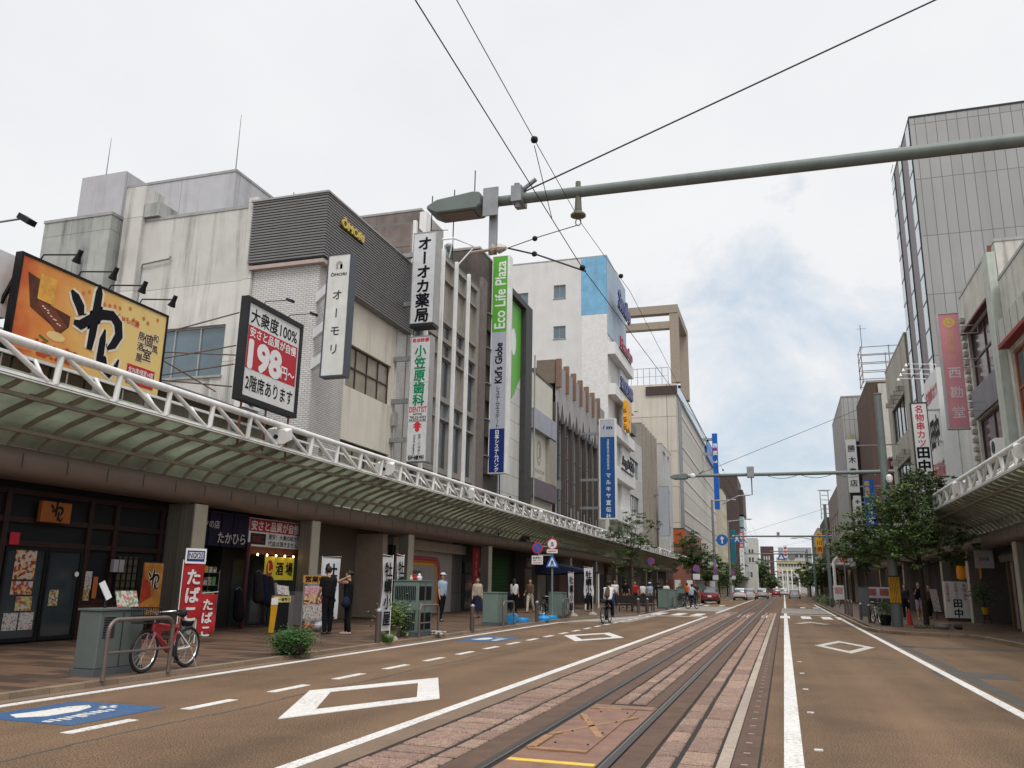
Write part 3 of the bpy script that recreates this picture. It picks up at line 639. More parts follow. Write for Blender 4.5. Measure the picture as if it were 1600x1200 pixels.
MB().box(-17.38, -17.0, 37.3, 37.9, 17.8, 20.7).build('white_panel', whitep, t); MB().box(-17.38, -17.30, 38.1, 40.4, 18.5, 20.9).build('glazing', glassc, t)
t = block('weathered_slab_building', 'narrow dark weathered concrete building with curved balconies between the white mullions and the green sign', -19.5, XL-.1, 40.35, 44.0, 4.1, 19.6, 'L', brownd)
MB().box(XL-.08, XL+.12, 40.35, 41.15, 4.1, 17.9).build('pier', mat('brown pier', (.17, .14, .13), .7, var=.2, streak=.5), t)
for k in range(6):
    z = 5.2+k*2.0; MB().box(XL-.08, XL+.10, 41.5, 43.1, z, z+.95).build('balcony_panel', mat('balcony panel', (.07, .058, .052), .8, var=.3, streak=.4), t)
    MB().box(XL-.07, XL+.16, 41.45, 43.15, z+.951, z+1.0).build('balcony_rail', alum, t)
MB().tube([(XL+.12, 43.5, 4.1), (XL+.12, 43.5, 16.3)], .05, 8).build('downpipe', zinc, t)
MB().tube([(XL+.15, 43.85, 4.1), (XL+.15, 43.85, 17.5)], .03, 8).tube([(XL+.2, 43.7, 4.1), (XL+.2, 43.7, 15.5)], .02, 8).build('cables', darkm, t)
# roof frame of antennas
t = thing('antenna_frame', 'white steel antenna frame with a spotlight on the roof behind the pharmacy sign', 'aerial', (-17.0, 38, 17.1))
mb = MB(); c = (-16.6, 38.6, 19.3)
ring = [(-17.6, 37.8, 19.2), (-15.6, 37.8, 19.2), (-15.1, 39.6, 19.4), (-17.2, 39.6, 19.4), (-17.6, 37.8, 19.2)]
mb.tube(ring, .05, 6, cap=False)
for a in ring[:4]: mb.tube([a, (-16.4, 38.6, 17.2)], .04, 6)
mb.build('ring_frame', white, t)
MB().tube([(-17.0, 38.0, 17.1), (-17.0, 38.0, 21.9)], .03, 6).tube([(-15.8, 38.2, 17.1), (-15.8, 38.2, 22.2)], .03, 6).tube([(-17.0, 38, 19.9), (-16.1, 38.2, 19.9)], .02, 6).build('masts', darkm, t)
MB().lathe((-16.1, 38.4, 19.0), [(.08, -.25), (.2, -.1), (.22, .15), (.05, .2)], 12, 'y').build('spotlight', zinc, t)
mb = MB()
for k in range(6): mb.box(-16.2, -16.16, 38.0+k*.1, 38.03+k*.1, 17.2, 19.0)
mb.build('louvres', mat('pale teal', (.30, .45, .47), .4), t)
# white tiled building with the green leaf
t = block('leaf_building', 'white tiled shop building in a dark frame with a bright green leaf on its front', -24, XL, 44.05, 48.6, 4.1, 18.6, 'L', mat('white square tile', (.60, .60, .58), .4, var=.05, streak=.2, tile=(1.1, 1.1, .02, 0)))
MB().box(XL+.003, XL+.35, 47.9, 49.3, 4.1, 18.9).box(XL+.003, XL+.35, 44.05, 47.898, 18.5, 18.9).box(XL-1, XL-.003, 48.61, 49.7, 4.1, 18.9).build('dark_frame', mat('dark slate frame', (.045, .046, .044), .6, var=.2, streak=.3), t)
leaf = [(-2.8, 18.4), (.9, 18.4), (.9, 14.0), (.3, 13.4), (-.3, 12.7), (-.9, 12.2), (-1.6, 11.9), (-2.8, 11.8)]
mb = MB().prism([(46.9+a, b) for a, b in leaf], (XL+.01, 0, 0), Y_, Z_, (.02, 0, 0)); mb.build('green_leaf', green, t)
blob = [(46.9+.95*math.cos(a)*1.0, 14.9+1.6*math.sin(a)) for a in [i*math.pi/8 for i in range(16)]]
MB().prism([(46.3+.5*math.cos(i*math.pi/8), 15.9+.85*math.sin(i*math.pi/8)) for i in range(16)], (XL+.034, 0, 0), Y_, Z_, (.006, 0, 0)).build('white_spot', whitel, t)
mb = MB(); hline(mb, 'itc', (XL+.5, 45.0, 6.0), Y_, Z_, .9, .55, .05, .08); mb.build('lettering', black, t)
# cream shop front with round emblem
t = block('cream_building', 'cream panelled shop building with a round outline emblem between dark bands', -23, XL, 49.75, 55.7, 4.1, 15.1, 'L', creamp, coping=darkm)
MB().box(XL+.003, XL+.35, 50.0, 55.6, 11.25, 12.55).build('upper_band', mat('pale lilac band', (.33, .34, .40), .5, var=.15, streak=.4), t)
MB().box(XL+.003, XL+.35, 50.0, 55.6, 6.9, 8.05).build('lower_band', mat('dark lilac band', (.13, .11, .13), .5, var=.25, streak=.5), t)
MB().box(XL+.003, XL+.30, 54.0, 55.6, 8.1, 11.2).build('recess_shade_panel', mat('painted recess shade', (.30, .28, .23), .6), t)  # raised panel, the shade of a recess put into its darker cream
mb = MB(); n = 24
for r0, r1 in ((.82, .74), (.66, .62)):
    A = [(52.3+r0*.62*math.cos(2*math.pi*i/n), 9.95+r0*math.sin(2*math.pi*i/n)) for i in range(n)]; B = [(52.3+r1*.62*math.cos(2*math.pi*i/n), 9.95+r1*math.sin(2*math.pi*i/n)) for i in range(n)]
    for i in range(n): mb.prism([A[i], A[(i+1) % n], B[(i+1) % n], B[i]], (XL+.004, 0, 0), Y_, Z_, (.006, 0, 0))
hline(mb, 'J', (XL+.01, 52.3, 9.95), Y_, Z_, .4, .8, .0, .002); hline(mb, 'TAGUCHI', (XL+.004, 52.3, 8.75), Y_, Z_, 2.6, .25, .0, .004); hline(mb, 'since 1918', (XL+.004, 52.6, 8.35), Y_, Z_, .8, .12, .0, .004)
mb.build('emblem', mat('emblem line', (.24, .21, .15), .5), t)
MB().tube([(XL+.2, 56.0, 4.2), (XL+.2, 56.0, 14.6)], .06, 8).tube([(XL+.35, 49.95, 4.2), (XL+.35, 49.95, 16)], .05, 8).build('drain_pipes', alum, t)
MB().box(-16.6, -15.2, 57.2, 57.9, 15.9, 17.7).build('tank', mat('brown tank', (.17, .13, .10), .6, streak=.3), thing('roof_tank', 'brown rooftop water tank with a floodlight beside the arched facade', 'water tank', (-16, 57.5, 15.9)))
# facade of pointed arches
t = thing('arched_building', 'grey building with tall pointed dark windows and brown fins on its parapet', 'building', (-19, 57.4, 0))
P = side('L', XL); mb = MB(); n = 6; y0, y1 = 57.4, 71.2; st = (y1-y0)/n
MB().box(-24, XL-.5, y0, y1, 4.1, 17.2).build('wall', mat('brown backing', (.11, .095, .085), .7, streak=.3), t)
poly = [(y0, 17.3)]
for i in range(n):
    a = y0+i*st; w = st*.20; poly += [(a, 13.9), (a+w, 13.3), (a+w+.02, 13.2), (a+st/2, 14.6), (a+st-w-.02, 13.2), (a+st-w, 13.3)]
poly += [(y1, 13.9), (y1, 17.3)]
MB().prism(poly, (XL-.25, 0, 0), Y_, Z_, (.25, 0, 0)).build('scalloped_apron', mat('pale grey apron', (.36, .34, .34), .6, var=.06, streak=.3, panel=(1.15, 400, .012, 0)), t)
for i in range(n+1):
    a = y0+i*st; MB().box(XL-.45, XL-.02, a-.10, a+.10, 4.1, 13.6 if i else 14.5).build('brown_column', mat('brown column', (.085, .068, .06), .5, streak=.2), t)
    MB().box(XL-.2, XL+.22, a-.13, a+.13, 15.6, 17.75).build('parapet_fin', mat('fin brown', (.19, .12, .085), .5), t)
for i in range(n):
    a = y0+i*st
    window(t, side('L', XL-.25), (a+.13, a+st-.13, 4.3, 14.3), 2, 6, pane=glass if i % 2 else glassb, frame=alum, depth=.2)
MB().box(XL-.1, XL+.25, 71.25, 73, 4.1, 16.9).build('end_pier', mat('stone pier', (.30, .28, .25), .7, streak=.4), t)
for k in range(5): MB().tube([(XL+.3, 60+k*2.2, 4.2), (XL+.3, 60+k*2.2, 7.0-k*.05)], .05, 8).build('vent_pipe', alum, t)
# white tower with blue corner and sign slabs
t = block('white_tower', 'tall white tower with a blue painted top corner and shop names on its balconies', -27, -14.95, 76, 86.2, 4.1, 33.3, 'L', whiter,
          holesC=[(-20.35, -19.1, 29.3, 30.7, 2, 1), (-20.35, -19.1, 25.1, 26.4, 2, 1), (-24.2, -23.0, 28.8, 30.2, 2, 1)], winC=dict(pane=glassb, sill=True), coping=alum)
MB().box(-17.5, -14.93, 75.93, 75.997, 27.3, 33.28).build('blue_patch', bluew, t)
MB().box(-17.5, -14.93, 75.94, 75.997, 8, 27.28).build('bright_patch', mat('bright render', (.66, .65, .63), .7, streak=.2, dirt=(.4, .38, .36)), t)
MB().box(-14.947, -14.88, 75.93, 86.2, 25.3, 33.28).build('blue_cladding', bluel, t)
for k, (z0, z1) in enumerate(((23.2, 24.4), (19.2, 20.3), (15.3, 16.4), (11.3, 12.5), (7.4, 8.6))):
    MB().box(-14.947, -14.2, 76.0, 86.6, z0, z1).build('balcony_band', whiteb, t)
MB().box(-14.94, -14.7, 81.5, 86.2, 4.1, 25.2).build('white_pier', whiteb, t)
def tower_letters(s, y, z, w, h, col, lbl, rot=False):
    g = thing('tower_sign', lbl, 'sign', (-14.1, y, z)); mb = MB()
    hline(mb, s, (-14.1, y, z), Y_, Z_, w, h, .04, .12); mb.build('lettering', col, g)
    MB().box(-14.2, -14.11, y-w/2, y+w/2, z-h/2-.14, z-h/2-.05).build('mounting_rail', darkm, g)
cs = mat('crimson letters', (.25, .01, .04), .4)
tower_letters('Smile', 80.7, 29.4, 6.6, 1.7, navy, 'large blue letters on the pale blue top of the white tower')
tower_letters('Hanako', 81.4, 25.0, 6.8, 1.0, cs, 'dark red letters on the highest balcony of the white tower')
tower_letters('amorosa', 81.4, 20.9, 6.8, 1.05, navy, 'navy letters on the second balcony of the white tower')
tower_letters('Angel Cafe', 81.5, 13.1, 6.6, 1.1, black, 'black letters on the fourth balcony of the white tower')
g = thing('tower_sign', 'yellow signboard with a brush character on the third balcony of the white tower', 'sign', (-14.1, 81, 17))
mb = MB(); vchars(mb, '好', (-14.1, 80.8, 17.8), Y_, Z_, 2.7, bold=.09, sx=1.1, d=.35); mb.build('lettering', mat('yellow orange letters', (.70, .33, .01), .45), g)
# white office with strip windows
t = block('strip_window_building', 'white office building with rounded strip windows right of the white tower', -24, XL, 86.25, 96, 4.1, 17.3, 'L', mat('white office panel', (.56, .55, .54), .7, streak=.25, panel=(2.2, 1.0, .01, 0)),
          holesF=[(86.6, 93.3, 13.0, 15.0, 6, 1), (86.6, 93.3, 9.2, 11.0, 6, 1), (86.6, 93.3, 5.2, 7, 6, 1)], win=dict(pane=glassb))
t2 = thing('roof_sign_frame', 'dark rooftop frame with a sagging roller and lamp on the white office', 'aerial', (-14.5, 88, 17.3)); MB().box(-16.2, -14.6, 87.0, 90, 17.5, 18.6).build('housing', greyd, t2); MB().tube([(-16.2, 87, 18.7), (-16.2, 87, 21), (-14.9, 87, 21), (-14.9, 87, 18.7)], .05, 5).tube([(-16.6, 87, 19.7), (-13.9, 87, 19.7)], .05, 5).build('rails', darkm, t2)
t = block('ribbed_building', 'olive grey building with narrow vertical ribs and slit windows', -24, XL, 96.2, 107, 4.1, 20.2, 'L', mat('olive render', (.30, .275, .23), .8, streak=.6, dirt=(.10, .09, .075)),
          holesF=[(97.3+i*1.95, 98.1+i*1.95, 5+j*5, 8.8+j*5, 1, 1) for i in range(5) for j in range(3)], win=dict(pane=glass, fw=.08), depth=.3)
for i in range(6): MB().box(XL+.003, XL+.3, 96.45+i*1.95, 96.85+i*1.95, 4.1, 20.1).build('rib', mat('olive rib', (.33, .30, .255), .8, streak=.5), t)
t = block('pale_building', 'pale grey building with bright windows and a blank grey sign box at its end', -24, XL, 113.5, 124, 4.1, 20.6, 'L', mat('pale grey render', (.46, .45, .43), .8, streak=.3),
          holesF=[(114.5, 117.5, 6.3+j*5, 9.8+j*5, 2, 1) for j in range(3)]+[(119.5, 121.5, 6.3+j*5, 9.8+j*5, 2, 1) for j in range(3)], win=dict(pane=glassb, frame=white))
# ------------------------------------------------------------------ far left
XL = -14.95
t = block('department_store', 'huge beige precast department store with a dark band and ribbon glass near its roof', -60, -14.9, 138, 212, 4, 34.5, 'L', beige2, wallC=beige, coping=alum)
MB().box(-24.3, -14.85, 131.5, 137.98, 4, 33.4).build('corner_bay', beige, t)
MB().box(-19.6, -14.6, 131.2, 131.49, 31.6, 33.0).build('dark_band', bronze, t)
MB().box(-14.84, -14.5, 131.4, 210, 31.6, 33.2).build('glass_ribbon', mat('pale ribbon glass', (.40, .50, .60), .15, var=.1, spec=.7), t)
MB().box(-60, -24.31, 131.5, 137.98, 4, 33.2).build('rear_bay', beige, t)
for k in range(4): MB().tube([(-14.7+k*.05, 137-k*1.6, 6), (-14.7+k*.05, 137-k*1.6, 31)], .10, 6).build('riser_pipe', zinc, t)
for k in range(5):
    MB().box(-14.895, -14.8, 139, 211, 8.6+k*5.2, 8.95+k*5.2).build('ledge', mat('pale ledge', (.56, .53, .48), .8), t)
mb = MB(); fm = beigef                                                # open stone frame on the roof
mb.box(-24, -14.3, 133, 134.5, 45.9, 47.3).box(-24, -15.72, 133.1, 134.4, 43.3, 44.5).box(-15.7, -14.3, 133.1, 134.4, 34, 45.88); mb.build('roof_frame', fm, t)
MB().box(-15.7, -14.3, 147, 149, 34, 45.9).box(-15.7, -14.3, 134.51, 149, 45.91, 47.28).build('roof_frame', fm, t)
mb = MB()
for k in range(9): mb.tube([(-24+k*1.0, 131.8, 33.4), (-24+k*1.0, 131.8, 36.2)], .05, 5)
mb.tube([(-24.5, 131.8, 36.2), (-16, 131.8, 36.2)], .06, 5); mb.tube([(-24.5, 131.8, 34.8), (-16, 131.8, 34.8)], .04, 5); mb.build('roof_railing', alum, t)
MB().box(-14.83, -14.4, 185, 204, 29.5, 33.8).build('blue_lightbox', blue, t)
t = block('orange_annex', 'low orange annex with tall brown louvred windows at the foot of the department store', -20.5, -14.2, 131, 160, .1, 10.2, 'L', terra, wallC=terra, coping=darkm)
MB().box(-20.5, -14.15, 130.9, 130.99, 7.6, 10.0).build('orange_band', orangeb, t)
for k in range(14): MB().box(-14.19, -13.9, 132.5+k*1.9, 132.75+k*1.9, 3.6, 8.4).build('louvre', mat('louvre brown', (.10, .055, .04), .6), t)
MB().tube([(-14.15, 131.2, 10.9), (-14.15, 159, 10.9)], .06, 5).build('railing', darkm, t)
# blue projecting sign of the store
g = thing('store_sign', 'tall blue projecting sign on the department store front', 'sign', (-12.2, 178, 17))
MB().box(-12.75, -11.7, 177.6, 178.4, 17.3, 33.2).build('panel', mat('bright sign blue', (.01, .10, .42), .4, var=.05), g)
for z in (31.7, 28.6): MB().box(-14.6, -12.76, 177.8, 178.2, z, z+.6).build('bracket', alum, g)
mb = MB(); vchars(mb, '西武', (-12.22, 177.58, 30.6), X_, Z_, .9, pitch=1.6, bold=.04); hline(mb, 'Loft', (-12.22, 177.58, 27.2), X_, Z_, .8, .55, .03); mb.build('lettering', whitel, g)
mb = MB(); panel(mb, (-12.22, 177.58, 29.8), X_, Z_, .75, .45); mb.build('red_mark', red, g)
# beyond: yellow cream slab, brown tower, white buildings
t = block('cream_slab_building', 'weathered cream and yellow building behind the blue store sign', -26, -13.6, 214, 232, 4, 25.5, 'L', mat('yellow cream render', (.48, .45, .35), .8, streak=.5, dirt=(.32, .22, .07)),
          holesF=[(216+i*4, 218+i*4, 7+j*3.6, 9+j*3.6, 2, 1) for i in range(4) for j in range(5)], depth=.3)
t = block('brown_tower', 'dark brown tiled tower with a pale glazed corner', -30, -10.8, 240, 262, 4, 31.8, 'L', brownr, coping=darkm)
MB().box(-10.79, -9.6, 243, 262, 21.5, 28.5).build('brown_bay', brownr, t)
for k in range(5): MB().box(-10.79, -9.7, 243, 262, 4.5+k*3.4, 7.4+k*3.4).build('glass_floor', mat('pale corner glass', (.28, .38, .40), .2, var=.2), t)
g = thing('bank_sign', 'tall projecting sign, red above white, left of the far street end', 'sign', (-9.3, 226, 6))
MB().box(-10.4, -9.3, 226, 226.4, 4.5, 11.6).build('white_panel', signw, g); MB().box(-10.4, -9.3, 226, 226.4, 11.65, 15.6).build('red_panel', red, g)
mb = MB(); vchars(mb, '福井銀行', (-9.85, 225.99, 15.0), X_, Z_, .7, pitch=.93, bold=.03); mb.build('lettering', whitel, g)
mb = MB(); vchars(mb, 'ソニー生命', (-9.85, 225.99, 10.7), X_, Z_, .7, pitch=1.1, bold=.02); mb.build('small_lettering', greyd, g)
g = thing('teal_sign', 'narrow teal vertical sign beside the brown tower', 'sign', (-11, 205, 6)); MB().box(-11.3, -10.3, 205, 205.4, 7.2, 15.0).build('panel', mat('teal sign', (.01, .13, .17), .4), g)
def towerblock(lbl, x0, x1, y0, y1, z1, m, nf, nc, fl=3.2, pane=glass):
    hF = [(y0+1+i*(y1-y0-2)/nf, y0+1+(i+.65)*(y1-y0-2)/nf, 4.6+j*fl, 6.2+j*fl, 2, 1) for i in range(nf) for j in range(int((z1-5)/fl))]
    hC = [(x0+1+i*(x1-x0-2)/nc, x0+1+(i+.65)*(x1-x0-2)/nc, 4.6+j*fl, 6.2+j*fl, 2, 1) for i in range(nc) for j in range(int((z1-5)/fl))]
    return block('far_building', lbl, x0, x1, y0, y1, .1, z1, 'L' if x1 < 3 else 'R', m, holesF=hF, holesC=hC, win=dict(pane=pane), winC=dict(pane=pane), depth=.25)
wf = mat('far white render', (.50, .49, .46), .8, streak=.25)
towerblock('stepped white office building with a roof aerial, left of the dark apartment tower', -22, -7.6, 290, 305, 17.5, wf, 4, 13, 2.6)
towerblock('lower white block with rounded balconies in front of the stepped office', -14, -7.3, 262, 275, 8.6, wf, 3, 5)
towerblock('dark brown apartment tower with small white windows at the street end', -7.4, -2.9, 318, 330, 16.2, mat('far brown', (.085, .05, .05), .8), 3, 3, 2.3, pane=whitep)
t = towerblock('wide pale office building with yellow bands closing the street', -2.2, 9.5, 345, 360, 13.2, mat('far pale', (.42, .42, .38), .8), 2, 9, 2.6)
MB().box(-2.2, 9.5, 344.6, 344.95, 8.2, 9.0).build('yellow_band', mat('pale yellow band', (.50, .45, .22), .7), t)
MB().box(-2.2, 9.5, 344.6, 344.95, 11.0, 11.6).build('yellow_band', mat('pale yellow band', (.5, .45, .22), .7), t)
towerblock('grey station building behind the yellow banded office', -1.5, 12, 380, 395, 18.6, mat('far grey', (.30, .31, .33), .8), 2, 6)
g = thing('red_white_sign', 'white rooftop sign with three red marks over the street end', 'sign', (1, 344, 15)); MB().box(.6, 2.0, 344, 344.6, 13.25, 17.8).build('panel', signw, g)
for k in range(3): MB().box(.85, 1.75, 343.9, 343.98, 13.9+k*1.3, 14.7+k*1.3).build('red_mark', red, g)
for i, x in enumerate((-.2, 1.3, 2.7, 5.0)):                          # white masts with slanting struts by the station square
    g = thing('white_mast', ['leftmost white mast with a slanting strut at the street end', 'second tall white mast at the street end', 'third tall white mast at the street end', 'shorter rightmost white mast with a strut at the street end'][i], 'mast', (x, 300, 0), 'white masts at the street end')
    MB().tube([(x, 300, 0), (x, 300, 8.0 if i < 3 else 5.5)], .22, 8).build('pole', whitep, g)
    if i in (0, 3): MB().tube([(x-2.6, 300, 9.0 if i == 0 else 8.2), (x, 300, 6.6 if i == 0 else 5)], .11, 6).build('strut', whitep, g)
# far left arcades and low fronts beyond the side street
t = thing('far_arcade', 'farther white edged arcade with pale pillars beyond the side street', 'arcade', (-13, 162, 0))
MB().box(-14.8, -12.9, 162, 260, 4.6, 4.9).build('roof_slab', fasc, t); MB().box(-12.89, -12.7, 162, 260, 4.5, 5.2).build('white_edge', white, t)
for k in range(10): MB().box(-14.8, -14.2, 164+k*9, 164.8+k*9, .1, 4.6).build('pillar', pillf, t)
t = thing('shop_row', 'dark shop fronts under the farther left arcade', 'shop front', (-15, 160, 0)); MB().box(-24, -15.0, 160.2, 262, .1, 4.6).build('wall', mat('far shop dark', (.06, .045, .042), .7, panel=(4, 400, .2, 0)), t)

# ------------------------------------------------------------------ right side
XR = 8.6
t = block('grey_tower', 'tall grey panelled office tower with strips of pale glass on its street face', 8.65, 30, 49.3, 57.6, 4, 28.9, 'R', greyf, wallC=greyp, coping=darkm)
pg = mat('pale sky glass', (.46, .54, .58), .12, var=.10, nscale=.3, spec=.8)
for k, (a, b) in enumerate(((49.45, 50.7), (53.0, 54.1), (56.2, 57.4))):
    s_ = MB().box(8.60, 8.648, a, b, 4.2, 28.8).build('glass_strip', pg, t); mb = MB()
    for j in range(16): mb.box(8.585, 8.599, a, b, 4.5+j*1.62+k*.3, 4.60+j*1.62+k*.3)
    mb.box(8.585, 8.64, a-.05, a-.003, 4.2, 28.8); mb.build('mullions', mat('dark teal mullion', (.03, .05, .055), .4), s_)
t = block('mouldy_building', 'old rendered building with a sloping coped wall and big dark windows beside the pink sign', 8.62, 22, 34.6, 41.6, 4, 14.9, 'R', mouldy,
          holesF=[(36.0, 40.7, 10.3, 12.9, 2, 2), (36.0, 40.7, 5.2, 8.9, 2, 2)], coping=alum, win=dict(frame=bronze, pane=mat('maroon tinted glass', (.07, .035, .045), .12, var=.3, spec=.8), fw=.1))
MB().box(8.50, 8.617, 35.9, 40.8, 8.95, 10.2).build('zinc_band', mat('streaked zinc band', (.17, .17, .19), .45, metal=.3, streak=.7, dirt=(.32, .33, .36), var=.2), t)
MB().box(8.35, 8.6, 35.85, 40.9, 12.92, 13.02).build('maroon_hood', mat('maroon metal', (.13, .02, .035), .5), t)
MB().tube([(8.45, 34.75, 4.2), (8.45, 34.75, 14.8)], .07, 8).build('downpipe', mat('rusty pipe', (.20, .075, .06), .6, var=.2), t)
MB().box(8.30, 8.60, 34.62, 35.5, 4, 14.5).build('corner_pier', mat('pale green pier', (.46, .50, .44), .7, streak=.5), t)
mb = MB()
for k in range(24): mb.box(8.45, 8.6, 41.0, 41.4, 4.4+k*.4, 4.6+k*.4)
mb.build('ladder_blocks', mat('pinkish block', (.36, .32, .29), .8), t)
for (y, z) in ((35.6, 6.6), (36.2, 5.2)):
    u = thing('air_conditioner', 'upper white air conditioner unit hung on the mouldy wall' if z > 6 else 'lower rusty air conditioner unit hung on the mouldy wall', 'air conditioner', (8.3, y, z))
    MB().box(7.95, 8.29, y-.4, y+.4, z, z+.62).build('casing', whitep, u); MB().lathe((7.94, y-.05, z+.31), [(.24, -.012), (.24, 0)], 16, 'x').build('fan_grille', darkm, u)
    MB().bar((7.98, y, z-.03), (8.34, y, z-.03), .5, .04).build('bracket', zinc, u)
t = block('red_ledge_building', 'old house front with red rusty ledges and an orange gridded window at the right edge', 8.55, 22, 26, 34.4, 4, 13.2, 'R', mat('grey green render', (.55, .55, .48), .85, streak=.7),
          holesF=[(27, 34.0, 6.0, 10.2, 6, 3)], win=dict(frame=mat('orange window bars', (.40, .12, .04), .6), pane=glass))
MB().box(8.2, 8.545, 26.5, 34.2, 10.4, 10.55).build('red_ledge', mat('red oxide', (.26, .03, .025), .6), t); MB().box(8.2, 8.545, 26.5, 34.2, 5.6, 5.8).build('red_ledge', mat('red oxide', (.26, .03, .025), .6), t)
mb = MB(); mb.box(8.24, 8.3, 26.5, 34.2, 10.56, 11.4); mb.build('ledge_panels', mat('pale ledge panel', (.46, .47, .42), .6, panel=(.9, 400, .06, 0)), t)
t = block('white_sign_building', 'white building with a large white signboard face beside the pink sign', 8.62, 20, 41.7, 49.2, 4, 11.6, 'R', mat('off white render', (.64, .645, .61), .7, streak=.3))
g = thing('large_signboard', 'large slanted white signboard with red and black brush writing above the right arcade', 'sign', (8.3, 45.2, 7))
MB().box(7.9, 8.6, 45.0, 49.0, 6.3, 12.5).build('panel', signw, g)
mb = MB(); hline(mb, '名物串カツ', (7.89, 46.9, 11.5), -Y_, Z_, 3.4, .7, .03); hline(mb, '大阪伝統の味', (7.89, 46.9, 7.5), -Y_, Z_, 3.4, .9, .03); mb.build('red_lettering', redl, g)
mb = MB(); hline(mb, '田中', (7.89, 46.9, 9.5), -Y_, Z_, 2.4, 1.5, .05); mb.build('black_lettering', blackl, g)
for k in range(4):
    o = MB().tube([(8.0, 45.4+k*1.05, 12.5), (8.0, 45.4+k*1.05, 12.75), (6.7, 45.4+k*1.05, 12.85)], .02, 6).build('lamp_arm', white, g); MB().lathe((6.62, 45.4+k*1.05, 12.8), [(.03, .08), (.09, -.08)], 10).build('lamp_head', white, o)
g = thing('skewer_sign', 'white vertical projecting sign with red and black brush characters above the right tree', 'sign', (7, 45, 7))
MB().box(6.62, 7.30, 45, 45.3, 7.1, 10.68).build('panel', signw, g)
mb = MB().box(6.58, 6.615, 44.97, 45.33, 7.05, 10.73).box(7.305, 7.34, 44.97, 45.33, 7.05, 10.73).box(6.62, 7.3, 44.97, 45.33, 10.69, 10.73).box(6.62, 7.3, 44.97, 45.33, 7.05, 7.09); mb.build('frame', darkm, g)
for z in (10.3, 8.7, 7.5): MB().box(7.35, 8.6, 45.1, 45.2, z, z+.08).build('bracket', alum, g)
mb = MB(); vchars(mb, '名物串カツ', (6.95, 44.998, 10.38), X_, Z_, .40, pitch=.43, bold=.02); mb.build('red_lettering', redl, g)
mb = MB(); vchars(mb, '田中', (6.96, 44.998, 8.18), X_, Z_, .60, pitch=.66, bold=.04); mb.build('black_lettering', blackl, g)
g = thing('pink_sign', 'faded pink vertical projecting sign with a gold crest and white characters', 'sign', (7.7, 38.6, 8))
pink = mat('faded pink', (.46, .19, .22), .5, var=.12, nscale=.8, streak=.25, dirt=(.62, .38, .42))
MB().box(7.10, 7.86, 38.6, 38.85, 8.25, 13.3).build('panel', pink, g); MB().box(7.02, 7.095, 38.58, 38.87, 8.2, 13.35).box(7.1, 7.9, 38.58, 38.87, 13.305, 13.36).box(7.1, 7.9, 38.58, 38.87, 8.19, 8.245).build('frame', alum, g)
for z in (12.4, 10.9, 9.0): MB().tube([(7.87, 38.72, z), (8.6, 38.72, z), (8.6, 38.72, z+.35), (7.87, 38.72, z+.35)], .025, 6).build('bracket', alum, g)
gm = mat('faded gold', (.50, .36, .08), .5); mb = MB()
for i in range(12): a = i*math.pi/6; mb.prism([(7.48+.24*math.cos(a+.22*s)+0, 12.9+.24*math.sin(a+.22*s)) for s in (-1, 1)]+[(7.48+.1*math.cos(a+.2), 12.9+.1*math.sin(a+.2)), (7.48+.1*math.cos(a-.2), 12.9+.1*math.sin(a-.2))], (0, 38.598, 0), X_, Z_, (0, -.004, 0))
mb.lathe((7.48, 38.596, 12.9), [(.08, 0), (.08, .004)], 12, 'y'); vchars(mb, '福寿堂乃', (7.48, 38.598, 12.35), X_, Z_, .26, pitch=.34, bold=.005); mb.build('crest', gm, g)
mb = MB(); vchars(mb, '西勘堂', (7.50, 38.598, 10.65), X_, Z_, .52, pitch=.87, bold=.012); mb.build('lettering', mat('faded white letters', (.56, .46, .48), .5), g)
g = thing('exhaust_duct', 'bent galvanised exhaust duct rising above the right arcade', 'duct', (8, 37, 4.5))
MB().tube([(8.1, 37.5, 4.3), (8.1, 37.5, 5.3), (8.0, 37.5, 5.75), (7.65, 37.5, 5.95), (7.25, 37.5, 5.85), (7.0, 37.5, 5.6)], .30, 12).build('pipe', zinc, g, smooth=True)
# pale ribbed building, brown building with roof frame, further ones
t = block('louvre_building', 'pale stone building with shuttered brise-soleil rows left of the grey tower', 8.62, 22, 58.8, 70, 4, 18.3, 'R', mat('pale ribbed stone', (.43, .41, .36), .8, streak=.5, panel=(.9, 400, .05, 0)),
          holesF=[(61, 68, 12.2, 14.8, 4, 1), (61, 68, 7.6, 10.4, 4, 1), (61, 68, 4.4, 6.2, 4, 1)], win=dict(frame=bronze))
for z in (14.9, 10.5, 6.3):
    for k in range(5): MB().box(8.1, 8.615, 61+k*1.45, 61.2+k*1.45, z, z+.35).build('brise_soleil', mat('pale ribbed stone', (.43, .41, .36)), t)
t = block('brown_cream_building', 'brown and cream building carrying a rusty open sign frame on its roof', 8.65, 16, 84, 96, 4, 20.9, 'R', mat('chocolate render', (.095, .06, .048), .8, streak=.3), wallC=mat('chocolate render', (.095, .06, .048)))
MB().box(9.6, 16, 83.8, 83.98, 4, 20.7).build('cream_face', mat('cream face', (.50, .48, .43), .8, streak=.2), t)
g = thing('roof_sign_frame', 'rusty open steel sign frame on the brown and cream roof', 'sign frame', (10, 84, 21)); mb = MB()
for x in (8.4, 10.9, 12.2):
    for y in (84.2, 87): mb.tube([(x, y, 20.9), (x, y, 24.6)], .05, 5)
for k in range(5):
    z = 21.1+k*.85
    for y in (84.2, 87): mb.tube([(8.3, y, z), (12.4, y, z)], .045, 5)
    mb.tube([(8.4, 84.2, z), (8.4, 87, z)], .04, 5)
mb.build('lattice', mat('rusty lattice', (.26, .22, .21), .6, var=.2), g)
